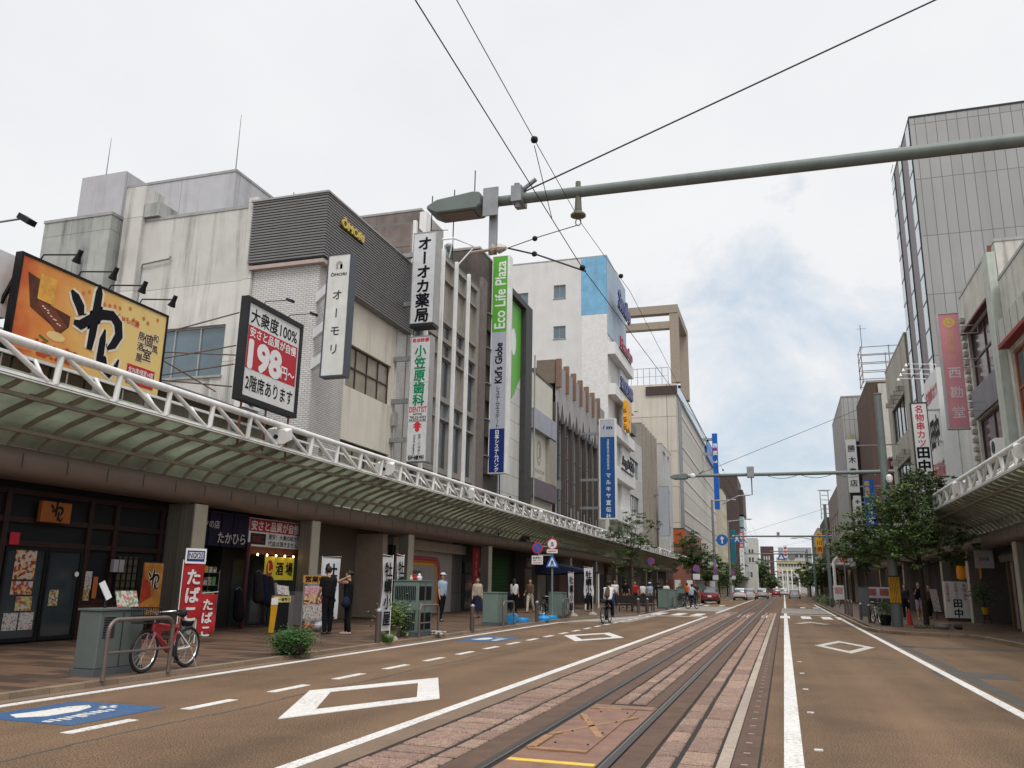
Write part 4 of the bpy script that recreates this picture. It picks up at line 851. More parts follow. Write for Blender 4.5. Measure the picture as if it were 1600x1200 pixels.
MB().tube([(8.6, 85, 24.5), (8.6, 85, 27)], .03, 5).tube([(8.2, 85, 26.6), (9.1, 85, 26.6)], .015, 4).build('aerial', darkm, g)
t = block('maroon_building', 'low maroon building with a white gable between the street pole and the pale stone front', 8.6, 14, 72, 83, 4, 11.8, 'R', mat('maroon sheet', (.13, .018, .025), .6))
MB().prism([(8.8, 11.95), (9.9, 14.2), (9.9, 11.95)], (0, 72, 0), X_, Z_, (0, 2, 0)).build('white_gable', whitep, t)
t = block('corrugated_block', 'grey corrugated block with a recess shade sheet and fire escape beyond the brown building', 7.3, 9.6, 98, 116, 4, 22.6, 'R', mat('grey sheet', (.36, .355, .35), .7, streak=.3, panel=(.5, 2.5, .03, 0)))
MB().box(7.5, 9.5, 97.9, 97.99, 4, 17.5).build('recess_shade_sheet', darkm, t)  # flat dark sheet on the wall, its colour standing for a recess's shade
for k in range(3): MB().box(7.6, 8.1, 96.2, 97.8, 9+k*3.5, 11+k*3.5).build('cream_panel', mat('cream sheet panel', (.5, .44, .27), .6), t)
def rsign(name, lbl, x0, x1, y, z0, z1, pm, chars, cm, cx=None, zt=None, size=.6, pitch=None, bold=.02, cat='sign', wall=8.6):
    g = thing(name, lbl, cat, ((x0+x1)/2, y, z0)); MB().box(x0, x1, y, y+.3, z0, z1).build('panel', pm, g)
    for z in (z0+.4, z1-.5): MB().box(x1+.002, wall, y+.1, y+.2, z, z+.08).build('bracket', alum, g)
    if chars:
        mb = MB(); vchars(mb, chars, ((x0+x1)/2 if cx is None else cx, y-.002, zt or z1-size*.8), X_, Z_, size, pitch=pitch, bold=bold); mb.build('lettering', cm, g)
    return g
rsign('bookshop_sign', 'white vertical projecting sign with black characters behind the street pole', 5.0, 5.72, 66, 8.5, 12.45, signw, '勝木書店', blackl, size=.52, pitch=.86, zt=11.75, bold=.015)
g = rsign('school_sign', 'blue projecting sign with yellow and white characters half behind the tree', 5.55, 6.2, 61, 5.4, 8.85, mat('school blue', (.015, .11, .42), .4), None, None)
mb = MB(); vchars(mb, '英会話', (5.75, 60.998, 8.55), X_, Z_, .34, pitch=.37, bold=.03); mb.build('yellow_lettering', mat('sign yellow', (.70, .40, .02), .4), g)
mb = MB(); vchars(mb, 'イーオン', (5.9, 60.998, 7.2), X_, Z_, .5, pitch=.56, bold=.03); mb.build('white_lettering', whitel, g)
g = rsign('pharmacy_sign', 'narrow white projecting sign with a green cross near the tree top', 5.08, 5.58, 64, 5.6, 8.05, signw, '福井薬局', blackl, size=.30, pitch=.52, zt=7.15)
mb = MB(); panel(mb, (5.33, 64, 7.62), X_, Z_, .30, .1); panel(mb, (5.33, 64, 7.62), X_, Z_, .1, .30, .0005); mb.build('cross', greenl, g)
t = block('concrete_office', 'weathered grey office block with framed bays further down the right side', 8.4, 20, 118, 160, 4, 16.5, 'R', mat('far brown grey', (.24, .20, .18), .8, streak=.4),
          holesF=[(120+i*6.5, 124+i*6.5, 5.5+j*4.4, 8.7+j*4.4, 2, 1) for i in range(6) for j in range(2)], win=dict(pane=glassc, frame=whitep))
t = block('brown_far_office', 'brown office block with dark strip windows left of the weathered grey office', 7.8, 20, 162, 185, .1, 14.2, 'R', brownr, holesF=[(164, 183, 6, 7.6, 8, 1), (164, 183, 9.5, 11.1, 8, 1)])
t = block('beige_far_block', 'beige banded block behind the yellow sign down the right side', 7.4, 20, 188, 215, .1, 14.0, 'R', mat('far beige', (.40, .36, .30), .8), holesF=[(190, 213, 5, 7, 9, 1), (190, 213, 9, 11, 9, 1)], holesC=[(7.8, 9.8, 5, 7, 1, 1), (7.8, 9.8, 9, 11, 1, 1)])
g = thing('yellow_sign', 'yellow vertical sign with red characters down the right side', 'sign', (6, 150, 7.4)); MB().box(5.55, 6.55, 150, 150.3, 7.4, 10.75).build('panel', mat('sign orange', (.68, .36, .02), .45), g)
mb = MB(); vchars(mb, '今川焼', (6.05, 149.99, 10.2), X_, Z_, .85, pitch=1.1, bold=.03); mb.build('lettering', mat('dark red', (.30, .03, .02), .5), g)
MB().box(6.56, 8.4, 150.1, 150.2, 9.8, 9.95).build('bracket', alum, g)
g = thing('lattice_tower', 'open steel lattice tower on a far roof at the right', 'tower', (7.5, 165, 14)); mb = MB()
for x in (7.4, 8.8):
    for y in (165, 166.4): mb.tube([(x, y, 14.2), (x, y, 19.5)], .05, 5)
for k in range(7):
    z = 14.4+k*.83; mb.tube([(7.3, 165, z), (8.9, 165, z)], .05, 5); mb.tube([(7.4, 165, z), (8.8, 166.4, z)], .03, 4)
mb.tube([(6.9, 165, 19.5), (9.3, 165, 19.5)], .09, 5); mb.build('lattice', zinc, g)
g = thing('pink_banner_building', 'pale end wall with a pink roof sign down the right side', 'building', (8.8, 117, 4)); MB().box(8.2, 8.6, 117, 117.8, 8, 20.5).build('wall', mat('pink white', (.48, .40, .40), .7), g); MB().box(8.0, 8.6, 116.8, 116.99, 17.5, 20.8).build('pink_panel', mat('pink panel', (.42, .10, .15), .6), g)
t = thing('portal_arcade', 'white portal frame of the farther right arcade', 'arcade', (6, 104, 0))
MB().box(5.5, 8.3, 104, 190, 4.3, 4.55).build('roof_slab', white, t); MB().tube([(5.6, 104, .1), (5.6, 104, 4.6), (5.9, 104, 5.0), (8.2, 104, 5.2)], .17, 10).build('portal', white, t, smooth=True)
for k in range(8): MB().box(8.0, 8.3, 108+k*10, 108.5+k*10, .1, 4.3).build('pillar', pillf, t)
t = thing('shop_row', 'dark shop fronts under the farther right arcade', 'shop front', (9, 104, 0)); MB().box(8.45, 20, 104, 162, .1, 4.0).build('wall', mat('far shop dark', (.06, .045, .042), .7, panel=(4, 400, .2, 0)), t)
# ------------------------------------------------------------------ signs on the left buildings
def boxsign(lbl, x0, x1, y, d, z0, z1, pm, fm=None, fw=.05, brackets=(), wall=-14.95, name='projecting_sign'):
    g = thing(name, lbl, 'sign', ((x0+x1)/2, y, z0)); MB().box(x0, x1, y, y+d, z0, z1).build('panel', pm, g)
    if fm:
        mb = MB(); e = .02
        mb.box(x0-fw, x0-.001, y-e, y+d+e, z0-fw, z1+fw).box(x1+.001, x1+fw, y-e, y+d+e, z0-fw, z1+fw).box(x0, x1, y-e, y+d+e, z1+.001, z1+fw).box(x0, x1, y-e, y+d+e, z0-fw, z0-.001); mb.build('frame', fm, g)
    for z in brackets: MB().box(wall, x0-fw-.002, y+d*.35, y+d*.65, z, z+.2).build('bracket', zinc, g)
    return g
g = boxsign('white vertical projecting sign with a grey arch mark and black katakana beside the tiled corner', -13.92, -13.12, 22.9, .35, 7.95, 12.1, mat('sign cream white', (.58, .575, .54), .35, streak=.15), mat('slate frame', (.06, .068, .085), .4), .045)
for z in (10.9, 9.6, 8.5): MB().bar((-13.97, 23.1, z+.15), (-14.9, 23.95, z+.15), .14, .34).build('bracket', white, g)
mb = MB(); vchars(mb, 'オーモリ', (-13.52, 22.898, 10.68), X_, Z_, .36, pitch=.62, bold=.015); hline(mb, 'ŌMORI', (-13.52, 22.898, 11.42), X_, Z_, .58, .13, .03); mb.build('lettering', mat('slate letters', (.03, .035, .045), .5), g)
mb = MB(); A = [(-.12, 0), (-.12, .17), (-.09, .24), (-.03, .28), (.03, .28), (.09, .24), (.12, .17), (.12, 0), (.035, 0), (.035, .15), (.015, .19), (-.015, .19), (-.035, .15), (-.035, 0)]
for i in range(6): mb.prism([A[i], A[i+1], A[12-i] if i < 6 else A[8], A[13-i]], (-13.52, 22.898, 11.6), X_, Z_, (0, -.004, 0))
mb.prism([A[6], A[7], A[8], A[9]], (-13.52, 22.898, 11.6), X_, Z_, (0, -.004, 0)); mb.build('arch_mark', mat('grey mark', (.28, .27, .26), .5), g)
# pharmacy and dentist signs
lw = mat('light box white', (.56, .57, .58), .35, streak=.3, dirt=(.33, .31, .29))
g = boxsign('large white light box sign with five black characters for the pharmacy', -14.18, -13.18, 30.0, .55, 11.95, 15.95, lw, alum, .03, (15.0, 12.8)); MB().box(-14.2, -13.16, 29.97, 30.57, 11.78, 11.915).build('base_tray', darkm, g)
mb = MB(); vchars(mb, 'オーオカ薬局', (-13.68, 29.998, 15.45), X_, Z_, .62, pitch=.635, bold=.035); mb.build('lettering', blackl, g)
g = boxsign('narrow white projecting sign with green and red characters for the dentist', -14.08, -13.24, 30.0, .4, 6.2, 11.35, lw, alum, .03, (10.4, 8.6, 7.0))
mb = MB(); vchars(mb, '小笠原歯科', (-13.66, 29.998, 10.72), X_, Z_, .50, pitch=.515, bold=.03); mb.build('green_lettering', greenl, g)
mb = MB(); hline(mb, '自由診療', (-13.66, 29.998, 11.2), X_, Z_, .72, .17, .03); hline(mb, 'DENTIST', (-13.66, 29.998, 8.28), X_, Z_, .76, .22, .02)
mb.prism([(0, .26), (.2, .08), (.09, .08), (.2, -.02), (.09, -.02), (.09, -.14), (0, -.2), (-.09, -.14), (-.09, -.02), (-.2, -.02), (-.09, .08), (-.2, .08)], (-13.66, 29.998, 7.55), X_, Z_, (0, -.004, 0)); mb.build('red_lettering', redl, g)
mb = MB(); hline(mb, '(0776)', (-13.66, 29.998, 8.08), X_, Z_, .38, .10); hline(mb, 'TEL23-3433', (-13.66, 29.998, 7.96), X_, Z_, .72, .09); hline(mb, 'FAX27-4180', (-13.66, 29.998, 7.84), X_, Z_, .72, .09)
vchars(mb, 'オガ・インプラント', (-13.55, 29.998, 7.22), X_, Z_, .12, pitch=.105, bold=.02, sx=1.1); hline(mb, 'OGA Implant', (-13.78, 29.998, 6.84), -Z_, X_, .80, .12, .01); hline(mb, '研修所', (-13.66, 29.998, 6.32), X_, Z_, .70, .19, .03); mb.build('black_lettering', blackl, g)
mb = MB(); panel(mb, (-13.66, 29.998, 7.78), X_, Z_, .84, .012); panel(mb, (-13.66, 29.998, 9.4), X_, Z_, .84, .012); mb.build('seams', alum, g)
# green / grey / navy stacked sign
g = boxsign('tall stacked projecting sign, green on top, grey in the middle, navy at the foot', -14.82, -13.95, 42.0, .45, 7.3, 19.7, signg, whitep, .04, (18.5, 14.5, 10.5))
MB().box(-13.9, -13.80, 41.95, 42.5, 7.25, 19.7).build('white_edge', white, g)
mb = MB(); panel(mb, (-14.385, 41.998, 17.45), X_, Z_, .86, 4.5, .001); mb.build('green_panel', green, g)
mb = MB(); panel(mb, (-14.385, 41.998, 8.5), X_, Z_, .86, 2.4, .001); mb.build('navy_panel', navy, g)
mb = MB(); hline(mb, 'Eco Life Plaza', (-14.36, 41.994, 17.4), Z_, -X_, 4.0, .62, .018); mb.build('white_lettering', whitel, g)
mb = MB(); hline(mb, "Kid's Globe", (-14.38, 41.994, 13.4), Z_, -X_, 2.3, .42, .03); vchars(mb, 'システムエステート', (-14.38, 41.994, 11.95), X_, Z_, .27, pitch=.262, bold=.008); mb.build('black_lettering', blackl, g)
mb = MB(); vchars(mb, '日本システムバンク', (-14.38, 41.990, 9.5), X_, Z_, .26, pitch=.255, bold=.03); mb.build('small_lettering', whitel, g)
# blue sign
g = boxsign('narrow blue and white vertical projecting sign in front of the arched building', -13.25, -12.1, 64, .5, 6.6, 14.35, mat('deep sign blue', (.015, .08, .25), .4), whitep, .09, (13.2, 9.5, 7.3))
mb = MB(); panel(mb, (-12.675, 63.998, 13.65), X_, Z_, 1.14, 1.38, .001); mb.build('pale_panel', signg, g)
mb = MB(); vchars(mb, 'マルキヤ宣伝社', (-12.62, 63.994, 9.9), X_, Z_, .40, pitch=.53, bold=.02); hline(mb, 'MARUKIYA SENDENSYA', (-12.62, 63.994, 11.55), -Z_, X_, 2.4, .16, .01); mb.build('lettering', whitel, g)
mb = MB(); mb.prism([(-.38, -.1), (-.3, .2), (-.22, .22), (-.28, -.1)], (-12.65, 63.994, 13.7), X_, Z_, (0, -.004, 0)); hline(mb, 'm', (-12.5, 63.994, 13.68), X_, Z_, .42, .2, .05); mb.build('mark', navy, g)
g = boxsign('blank pale grey projecting sign box at the end of the pale building', -14.2, -13.0, 104, .5, 7.6, 13.6, signg, alum, .05, (12.5, 8.5)); 
# ------------------------------------------------------------------ billboards above the arcade
def brush(mb, pts, o, u, v, k, d):
    """a brush stroke: (x, y, half width) points"""
    P = [Vector((a, b)) for a, b, _ in pts]; Ls, Rs = [], []
    for i, p in enumerate(P):
        t_ = (P[min(i+1, len(P)-1)]-P[max(i-1, 0)]).normalized(); n_ = Vector((-t_.y, t_.x)); w = pts[i][2]
        Ls.append(p+n_*w); Rs.append(p-n_*w)
    for i in range(len(P)-1): mb.prism([(Ls[i].x*k, Ls[i].y*k), (Ls[i+1].x*k, Ls[i+1].y*k), (Rs[i+1].x*k, Rs[i+1].y*k), (Rs[i].x*k, Rs[i].y*k)], o, u, v, (Vector(u).cross(Vector(v)))*d)
WAN = [[(-.62, .62, .03), (-.50, .52, .10), (-.36, .36, .11), (-.30, .20, .07)], [(.06, .98, .02), (.06, .80, .09), (.05, .40, .10), (.03, -.1, .09), (.0, -.42, .07)],
       [(-.46, .02, .05), (-.30, .0, .10), (-.08, .18, .10), (.20, .38, .11), (.48, .44, .11), (.66, .32, .12), (.72, .08, .11), (.60, -.16, .09), (.46, -.28, .03)],
       [(.34, .10, .02), (.31, -.12, .08), (.30, -.50, .09), (.27, -.74, .05)], [(.29, -.62, .04), (.42, -.52, .08), (.46, -.72, .08), (.58, -.80, .08), (.74, -.60, .06), (.80, -.42, .02)]]
def wan(g, o, u, v, k, w=True):
    n_ = Vector(u).cross(Vector(v))
    if w:
        mb = MB()
        for s in WAN: brush(mb, [(a, b, c+.055) for a, b, c in s], Vector(o), u, v, k, .003)
        mb.build('logo_outline', mat('logo outline', (.68, .62, .52), .5), g)
    mb = MB()
    for i, s in enumerate(WAN): brush(mb, s, Vector(o)+n_*(.004+.0007*i), u, v, k, .003)
    mb.build('logo', blackl, g)
bbm = mat('billboard print', (.62, .36, .10), .4)
t_ = bbm.node_tree; n_ = t_.nodes; l_ = t_.links; g_ = n_.new('ShaderNodeNewGeometry'); s_ = n_.new('ShaderNodeSeparateXYZ'); l_.new(g_.outputs['Position'], s_.inputs[0])
r_ = n_.new('ShaderNodeMapRange'); r_.inputs[1].default_value = 11.8; r_.inputs[2].default_value = 15.9; l_.new(s_.outputs['Y'], r_.inputs[0])
no_ = n_.new('ShaderNodeTexNoise'); no_.inputs['Scale'].default_value = 1.6; no_.inputs['Detail'].default_value = 6; l_.new(g_.outputs['Position'], no_.inputs['Vector'])
a_ = n_.new('ShaderNodeMath'); a_.operation = 'MULTIPLY_ADD'; l_.new(no_.outputs['Fac'], a_.inputs[0]); a_.inputs[1].default_value = .6; l_.new(r_.outputs[0], a_.inputs[2])
c_ = n_.new('ShaderNodeValToRGB'); e_ = c_.color_ramp.elements; e_[0].position = .28; e_[0].color = (.50, .10, .03, 1); e_[1].position = 1.15; e_[1].color = (.70, .52, .20, 1)
for p, c in ((.45, (.62, .22, .05, 1)), (.7, (.66, .36, .11, 1)), (.95, (.72, .50, .18, 1))): q_ = e_.new(p); q_.color = c
l_.new(a_.outputs[0], c_.inputs[0]); l_.new(c_.outputs[0], n_['Principled BSDF'].inputs['Base Color'])
XBB = -13.0
g = thing('billboard', 'large orange restaurant billboard with a black brush logo above the arcade at the left', 'billboard', (XBB, 10.8, 5.4))
MB().box(XBB-.12, XBB, 10.85, 14.67, 5.42, 7.25).build('panel', bbm, g)
mb = MB().box(XBB-.14, XBB+.02, 10.80, 10.849, 5.37, 7.30).box(XBB-.14, XBB+.02, 14.671, 14.72, 5.37, 7.30).box(XBB-.14, XBB+.02, 10.85, 14.67, 7.251, 7.30).box(XBB-.14, XBB+.02, 10.85, 14.67, 5.37, 5.419); mb.build('frame', black, g)
wan(g, (XBB+.004, 12.62, 6.34), Y_, Z_, 1.0)
# picture of a dining table and dishes
o = Vector((XBB+.003, 10.85, 5.42)); mb = MB()
mb.prism([(.15, 1.55), (.30, .92), (1.05, .62), (1.22, .80), (1.22, 1.02), (.75, 1.08), (.42, 1.5)], o, Y_, Z_, (.002, 0, 0)); mb.build('dark_room_print', mat('print brown', (.085, .026, .012), .5, var=.6, nscale=4), g)
mb = MB()
for i in range(16): mb.prism([(1.45+.14*i+.0+.045*math.cos(j*.785+i), 1.62-.012*i*(i%3)+.045*math.sin(j*.785+i)+(.05 if i%2 else -.04)) for j in range(8)], o+X_*(.0012+.00005*i), Y_, Z_, (.0003, 0, 0))
for i in range(22): mb.prism([(.10+.05*(i%8)+.04*math.cos(j*.785+i), .12+.09*(i//8)+.04*math.sin(j*.785+i)) for j in range(8)], o+X_*(.0012+.00005*i), Y_, Z_, (.0003, 0, 0))
mb.build('blossom_print', mat('print vermilion', (.55, .17, .05), .5), g)
MB().prism([(.42, 1.12), (.42, 1.62), (.80, 1.62), (.80, 1.10)], o+X_*.003, Y_, Z_, (.002, 0, 0)).build('lamp_glow_print', mat('print amber', (.62, .32, .06), .5, var=.35, nscale=5), g)
MB().prism([(.45, 1.10), (.85, 1.02), (1.18, .78), (1.04, .68), (.95, .62), (.46, .98)], o+X_*.0055, Y_, Z_, (.001, 0, 0)).build('table_print', mat('print red brown', (.16, .04, .018), .5), g)
mb = MB()
for i in range(9): a, b = .56+.055*i+rnd(-.02, .02), 1.02-.034*i+rnd(-.03, .03); mb.prism([(a+.03*math.cos(j), b+.014*math.sin(j)) for j in range(0, 6)], o+X_*.007, Y_, Z_, (.001, 0, 0))
mb.build('plates_print', mat('print cream', (.66, .60, .46), .5), g)
mb = MB()
for i in range(34):
    a, b, r = rnd(.55, 1.45), rnd(.08, .36), rnd(.03, .09); mb.prism([(a+r*math.cos(j*1.05+i), b+r*.6*math.sin(j*1.05+i)) for j in range(6)], o+X_*(.003+i*.0001), Y_, Z_, (.001, 0, 0))
mb.build('food_print', mat('print food red', (.42, .055, .02), .4, var=.5, nscale=12), g)
mb = MB(); mb.prism([(.95+.22*math.cos(i*.524), .53+.09*math.sin(i*.524)) for i in range(12)], o+X_*.002, Y_, Z_, (.001, 0, 0)); mb.build('soup_print', mat('print soup', (.70, .50, .22), .4), g)
mb = MB()
for i in range(7): mb.prism([(.60+.03*i+.03*math.cos(j*1.05), .45-.01*i+.02*math.sin(j*1.05)) for j in range(6)], o+X_*(.0075+i*.0001), Y_, Z_, (.001, 0, 0))
mb.build('herb_print', mat('print green', (.05, .16, .02), .4), g)
mb = MB(); hline(mb, 'くいもの屋', (XBB+.003, 13.55, 6.82), Y_, Z_, .62, .14, .012); mb.build('red_script', redl, g)
for bo, mm, dd, nm in ((.11, mat('label edge cream', (.70, .62, .42), .5), .003, 'lettering_outline'), (.02, mat('brown letters', (.075, .03, .015), .5), .006, 'brown_lettering')):
    mb = MB(); vchars(mb, '居酒屋', (XBB, 13.98, 6.60), Y_, Z_, .19, pitch=.24, bold=bo, d=dd); vchars(mb, '和風', (XBB, 14.42, 6.66), Y_, Z_, .18, pitch=.24, bold=bo, d=dd); vchars(mb, '個室', (XBB, 14.2, 6.55), Y_, Z_, .28, pitch=.33, bold=bo, d=dd); mb.build(nm, mm, g)
mb = MB(); mb.box(XBB+.001, XBB+.006, 13.68, 14.50, 5.50, 5.92); mb.build('red_label', red, g)
mb = MB(); hline(mb, '全76席/個室14室', (XBB+.006, 14.09, 5.81), Y_, Z_, .74, .12, .015); hline(mb, 'ご宴会承り最大42名様', (XBB+.006, 14.09, 5.62), Y_, Z_, .74, .11, .012); mb.build('label_lettering', whitel, g)
for k in range(5): MB().tube([(XBB-.2, 11.1+k*.85, 4.85), (XBB-.15, 11.1+k*.85, 5.5)], .025, 6).build('leg', darkm, g)
MB().bar((XBB-.16, 10.86, 5.5), (XBB-1.4, 10.86, 4.6), .06).bar((XBB-.16, 10.9, 6.9), (XBB-.9, 10.9, 5.4), .06).build('side_strut', darkm, g)
for k, y in enumerate((11.25, 12.15, 12.95, 13.85)):                # spotlights on arms
    a = MB().tube([(XBB-.05, y, 7.3), (XBB+.02, y, 7.40), (XBB+.85, y+.05, 7.33)], .016, 6).build('lamp_arm', darkm, g)
    MB().tube([(XBB+.86, y+.05, 7.42), (XBB+.80, y+.06, 7.30), (XBB+.74, y+.08, 7.20)], [.045, .05, .085], 10).build('lamp_head', black, a)
g = thing('price_billboard', 'black framed billboard with red 198 price panel above the arcade', 'billboard', (-13, 17.4, 5.7)); x = -13.0
MB().box(x-.14, x, 17.62, 20.08, 6.12, 8.62).build('panel', signw, g)
mb = MB().box(x-.18, x+.04, 17.50, 17.618, 5.98, 8.76).box(x-.18, x+.04, 20.082, 20.2, 5.98, 8.76).box(x-.18, x+.04, 17.62, 20.08, 8.622, 8.76).box(x-.18, x+.04, 17.62, 20.08, 5.98, 6.118); mb.build('frame', darkm, g)
mb = MB(); mb.box(x+.001, x+.006, 17.68, 20.02, 6.86, 8.02); mb.build('red_panel', red, g)
mb = MB(); hline(mb, '大衆度100%', (x+.001, 18.85, 8.30), Y_, Z_, 2.2, .42, .015); hline(mb, '2階席あります', (x+.001, 18.85, 6.50), Y_, Z_, 2.2, .42, .015); mb.build('black_lettering', blackl, g)
mb = MB(); hline(mb, '安さと品質が自慢', (x+.006, 18.85, 7.85), Y_, Z_, 2.2, .26, .025); hline(mb, '198', (x+.006, 18.52, 7.26), Y_, Z_, 1.45, .72, .05); hline(mb, '円〜', (x+.006, 19.62, 7.12), Y_, Z_, .66, .34, .02); mb.build('white_lettering', whitel, g)
for y in (17.8, 18.9, 20.0): MB().tube([(x-.1, y, 4.85), (x-.1, y, 6.0)], .03, 6).build('leg', mat('rusty leg', (.20, .08, .05), .7), g)
for y, z in ((18.3, 8.85), (19.5, 8.85)):
    a = MB().tube([(x-.05, y, 8.77), (x+.02, y, z), (x+.7, y, z-.02)], .014, 6).build('lamp_arm', darkm, g); MB().obox((x+.78, y, z-.04), Vector((.9, 0, -.35)).normalized(), Y_, Vector((.35, 0, .9)).normalized(), .2, .14, .07).build('lamp_head', darkm, a)
g = thing('sign_stay_frame', 'rusty crossed stay rods between the two billboards', 'frame', (-13.2, 17.4, 6)); mb = MB()
for a, b in (((-13.2, 17.5, 8.3), (-15.5, 15.5, 6.9)), ((-13.2, 17.5, 7.4), (-15.2, 15.2, 6.3)), ((-13.2, 17.5, 6.9), (-15.0, 16.2, 6.3)), ((-15.4, 15.6, 7.4), (-14.0, 17.9, 6.3)), ((-13.2, 17.5, 6.3), (-14.6, 16.4, 6.3)), ((-15.5, 15.5, 6.9), (-13.6, 18.4, 7.4))): mb.tube([a, b], .02, 5)
mb.build('rods', mat('rust rod', (.14, .09, .07), .7, var=.3), g)
g = thing('white_sign_box', 'partly seen white sign box with a red round mark at the left edge', 'sign', (-13.6, 8, 6.2))
MB().box(-13.9, -13.4, 8.0, 11.03, 6.1, 7.33).build('panel', lw, g); MB().lathe((-13.39, 10.2, 6.72), [(.36, 0), (.36, .006)], 20, 'x').build('red_mark', red, g)
for y in (9, 10.5): MB().box(-13.75, -13.6, y, y+.1, 4.4, 6.198).build('leg', darkm, g)
a = MB().tube([(-13.5, 9.5, 7.0), (-13.3, 9.55, 7.2), (-11.9, 9.75, 7.33)], .018, 6).build('lamp_arm', zinc, g); MB().obox((-11.78, 9.78, 7.31), Vector((.85, 0, -.5)).normalized(), Y_, Vector((.5, 0, .85)).normalized(), .3, .16, .10).build('lamp_head', black, a)

for o in list(COL.objects):                                          # the boards stand on the old house's eaves, behind the arcade edge
    if o.parent is None and o.name in ('billboard', 'billboard.001', 'sign_stay_frame') or (o.get('label') or '').startswith('partly seen white sign box'):
        o.scale = (1.085,)*3; o.location = (o.location.x*1.085, o.location.y*1.085, 1.5+(o.location.z-1.5)*1.085)
# ------------------------------------------------------------------ gantries and tram wires
wirem = mat('overhead wire', (.05, .052, .055), .5, metal=.4)
porc = mat('porcelain', (.36, .30, .26), .3)
def gantry(lbl, Y, xp, z, xl, lamp=True, strut=-1.25, ptop=9.7, base=.1, r=.085, pr=.15, rise=.0):
    g = thing('tram_gantry', lbl, 'gantry', (xp, Y, base), 'steel gantries over the tramway')
    MB().tube([(xp, Y, base), (xp, Y, ptop)], [pr, pr*.82], 16).build('pole', greyg, g, smooth=True)
    MB().tube([(xp, Y, ptop), (xp, Y, ptop+.05)], [pr*.95, pr*.9], 16).build('pole_cap', greyg, g)
    b = MB().tube([(xl, Y, z), (xp+.4, Y, z+rise)], [r*.82, r], 14).build('beam', greyg, g, smooth=True)
    MB().tube([(xl-.1, Y, z), (xl+.06, Y, z)], r*1.15, 14).build('beam_collar', zinc, g)
    if lamp:
        A = [(0, .09), (-.10, .11), (-.62, .055), (-.76, -.02), (-.76, -.07), (-.62, -.14), (-.05, -.14), (0, -.09)]
        h = MB().prism(A, (xl-.12, Y-.18, z), X_, Z_, (0, .36, 0)).build('lamp_head', greyg, g, bevel=.015); MB().box(xl-.70, xl-.22, Y-.13, Y+.13, z-.155, z-.142).build('lamp_lens', mat('lamp lens', (.16, .13, .12), .15), h)
    if strut:
        s = MB().box(strut-.055, strut+.055, Y-.02, Y+.02, z-.75, z+.14).box(strut-.11, strut+.10, Y-.13, Y-.11, z-.25, z+.15).build('drop_strut', zinc, g)
        MB().tube([(strut-.3, Y-.02, z-.70), (strut+.0, Y-.05, z-.70)], .02, 6).tube([(strut-.02, Y-.05, z-.70), (strut+.02, Y-.05, z-.70), (strut+.06, Y-.05, z-.70), (strut+.10, Y-.05, z-.70), (strut+.20, Y-.05, z-.70)], [.03, .075, .03, .07, .03], 10).build('insulator', porc, s)
    k = thing('stay_wire', lbl.replace('gantry', 'stay wire of the gantry').replace('with', 'of the one with'), 'wire', (xl, Y, z), 'gantry stay wires')
    MB().tube([(xl+.35, Y, z+.06), (xp, Y, ptop-.3)], .0105, 6).build('cable', wirem, k); MB().tube([(xl+.3, Y, z+.04), (xl+.6, Y, z+.25)], .03, 8).build('turnbuckle', zinc, k)
    tag(k, {9.6: 'thick stay wire of the nearest gantry crossing the top right sky', 38: 'stay wire of the second gantry rising to its pole top'}.get(Y, {77: 'stay wire of the third gantry beyond the crosswalk', 118: 'stay wire of the fourth gantry far down the street'}.get(Y, 'stay wire of the fifth gantry, the farthest one')))
    return g
g1 = gantry('nearest gantry with a boxy grey street lamp on the end of its beam', 9.6, 5.2, 6.45, -3.42, strut=-3.40, ptop=9.73, base=0, r=.085, rise=-.10)
g = MB().tube([(-2.25, 9.6, 6.58), (-2.25, 9.6, 6.35), (-2.25, 9.6, 6.18)], [.035, .04, .05], 8).lathe((-2.25, 9.6, 6.10), [(.03, .1), (.05, .07), (.10, .02), (.10, 0), (.04, -.03)], 14).build('hanger_insulator', mat('grey insulator', (.13, .13, .10), .4), g1, smooth=True)
MB().tube([(-2.25+.035*math.cos(i*.6), 9.6, 6.02+.05*math.sin(i*.6)) for i in range(12)], .008, 5).build('hanger_ring', zinc, g1)
MB().tube([(-3.05, 9.55, 6.30), (-3.05, 9.5, 6.62)], .04, 8).box(-3.12, -2.98, 9.46, 9.74, 6.36, 6.58).build('cable_clamp', zinc, g1)
MB().tube([(-3.68, 9.6, 6.55), (-3.68, 9.6, 6.95)], .008, 5).build('bird_spike', darkm, g1)
g2 = gantry('second gantry with a camera ball and flat lamp, its pole beside the right street tree', 38, 4.30, 6.38, -3.75, strut=None, ptop=9.72, pr=.19)
MB().lathe((-3.62, 37.86, 6.36), [(.02, -.13), (.11, -.09), (.12, 0), (.08, .08)], 14, 'y').build('camera_ball', whitep, g2)
b_ = MB().box(-1.28, -.98, 37.85, 38.15, 6.25, 6.72).build('equipment_box', zinc, g2); MB().tube([(-1.1, 38, 6.25), (-1.1, 38, 5.5), (-1.25, 38, 5.48), (-1.7, 38, 5.45), (-2.4, 38, 5.1)], .03, 6).build('steady_arm', zinc, b_)
MB().lathe((4.45, 37.75, 5.95), [(.05, .28), (.13, .2), (.13, .05), (.10, -.05), (.04, -.1)], 14).build('dome_camera', whitep, g2)
mb = MB()
for k in range(3):
    pts = [(-.4+k*1.4+i*.2, 38, 6.3-.12*math.sin(math.pi*i/6)) for i in range(7)]; mb.tube(pts, .012, 5)
mb.build('slack_cables', wirem, g2)
MB().lathe((4.3, 38, 0), [(.198, .90), (.198, 2.10)], 20).build('warning_band_back', black, g2)
mb = MB()
for k in range(4): mb.lathe((4.3, 38, 0), [(.205, .92), (.205, 2.08)], 20)
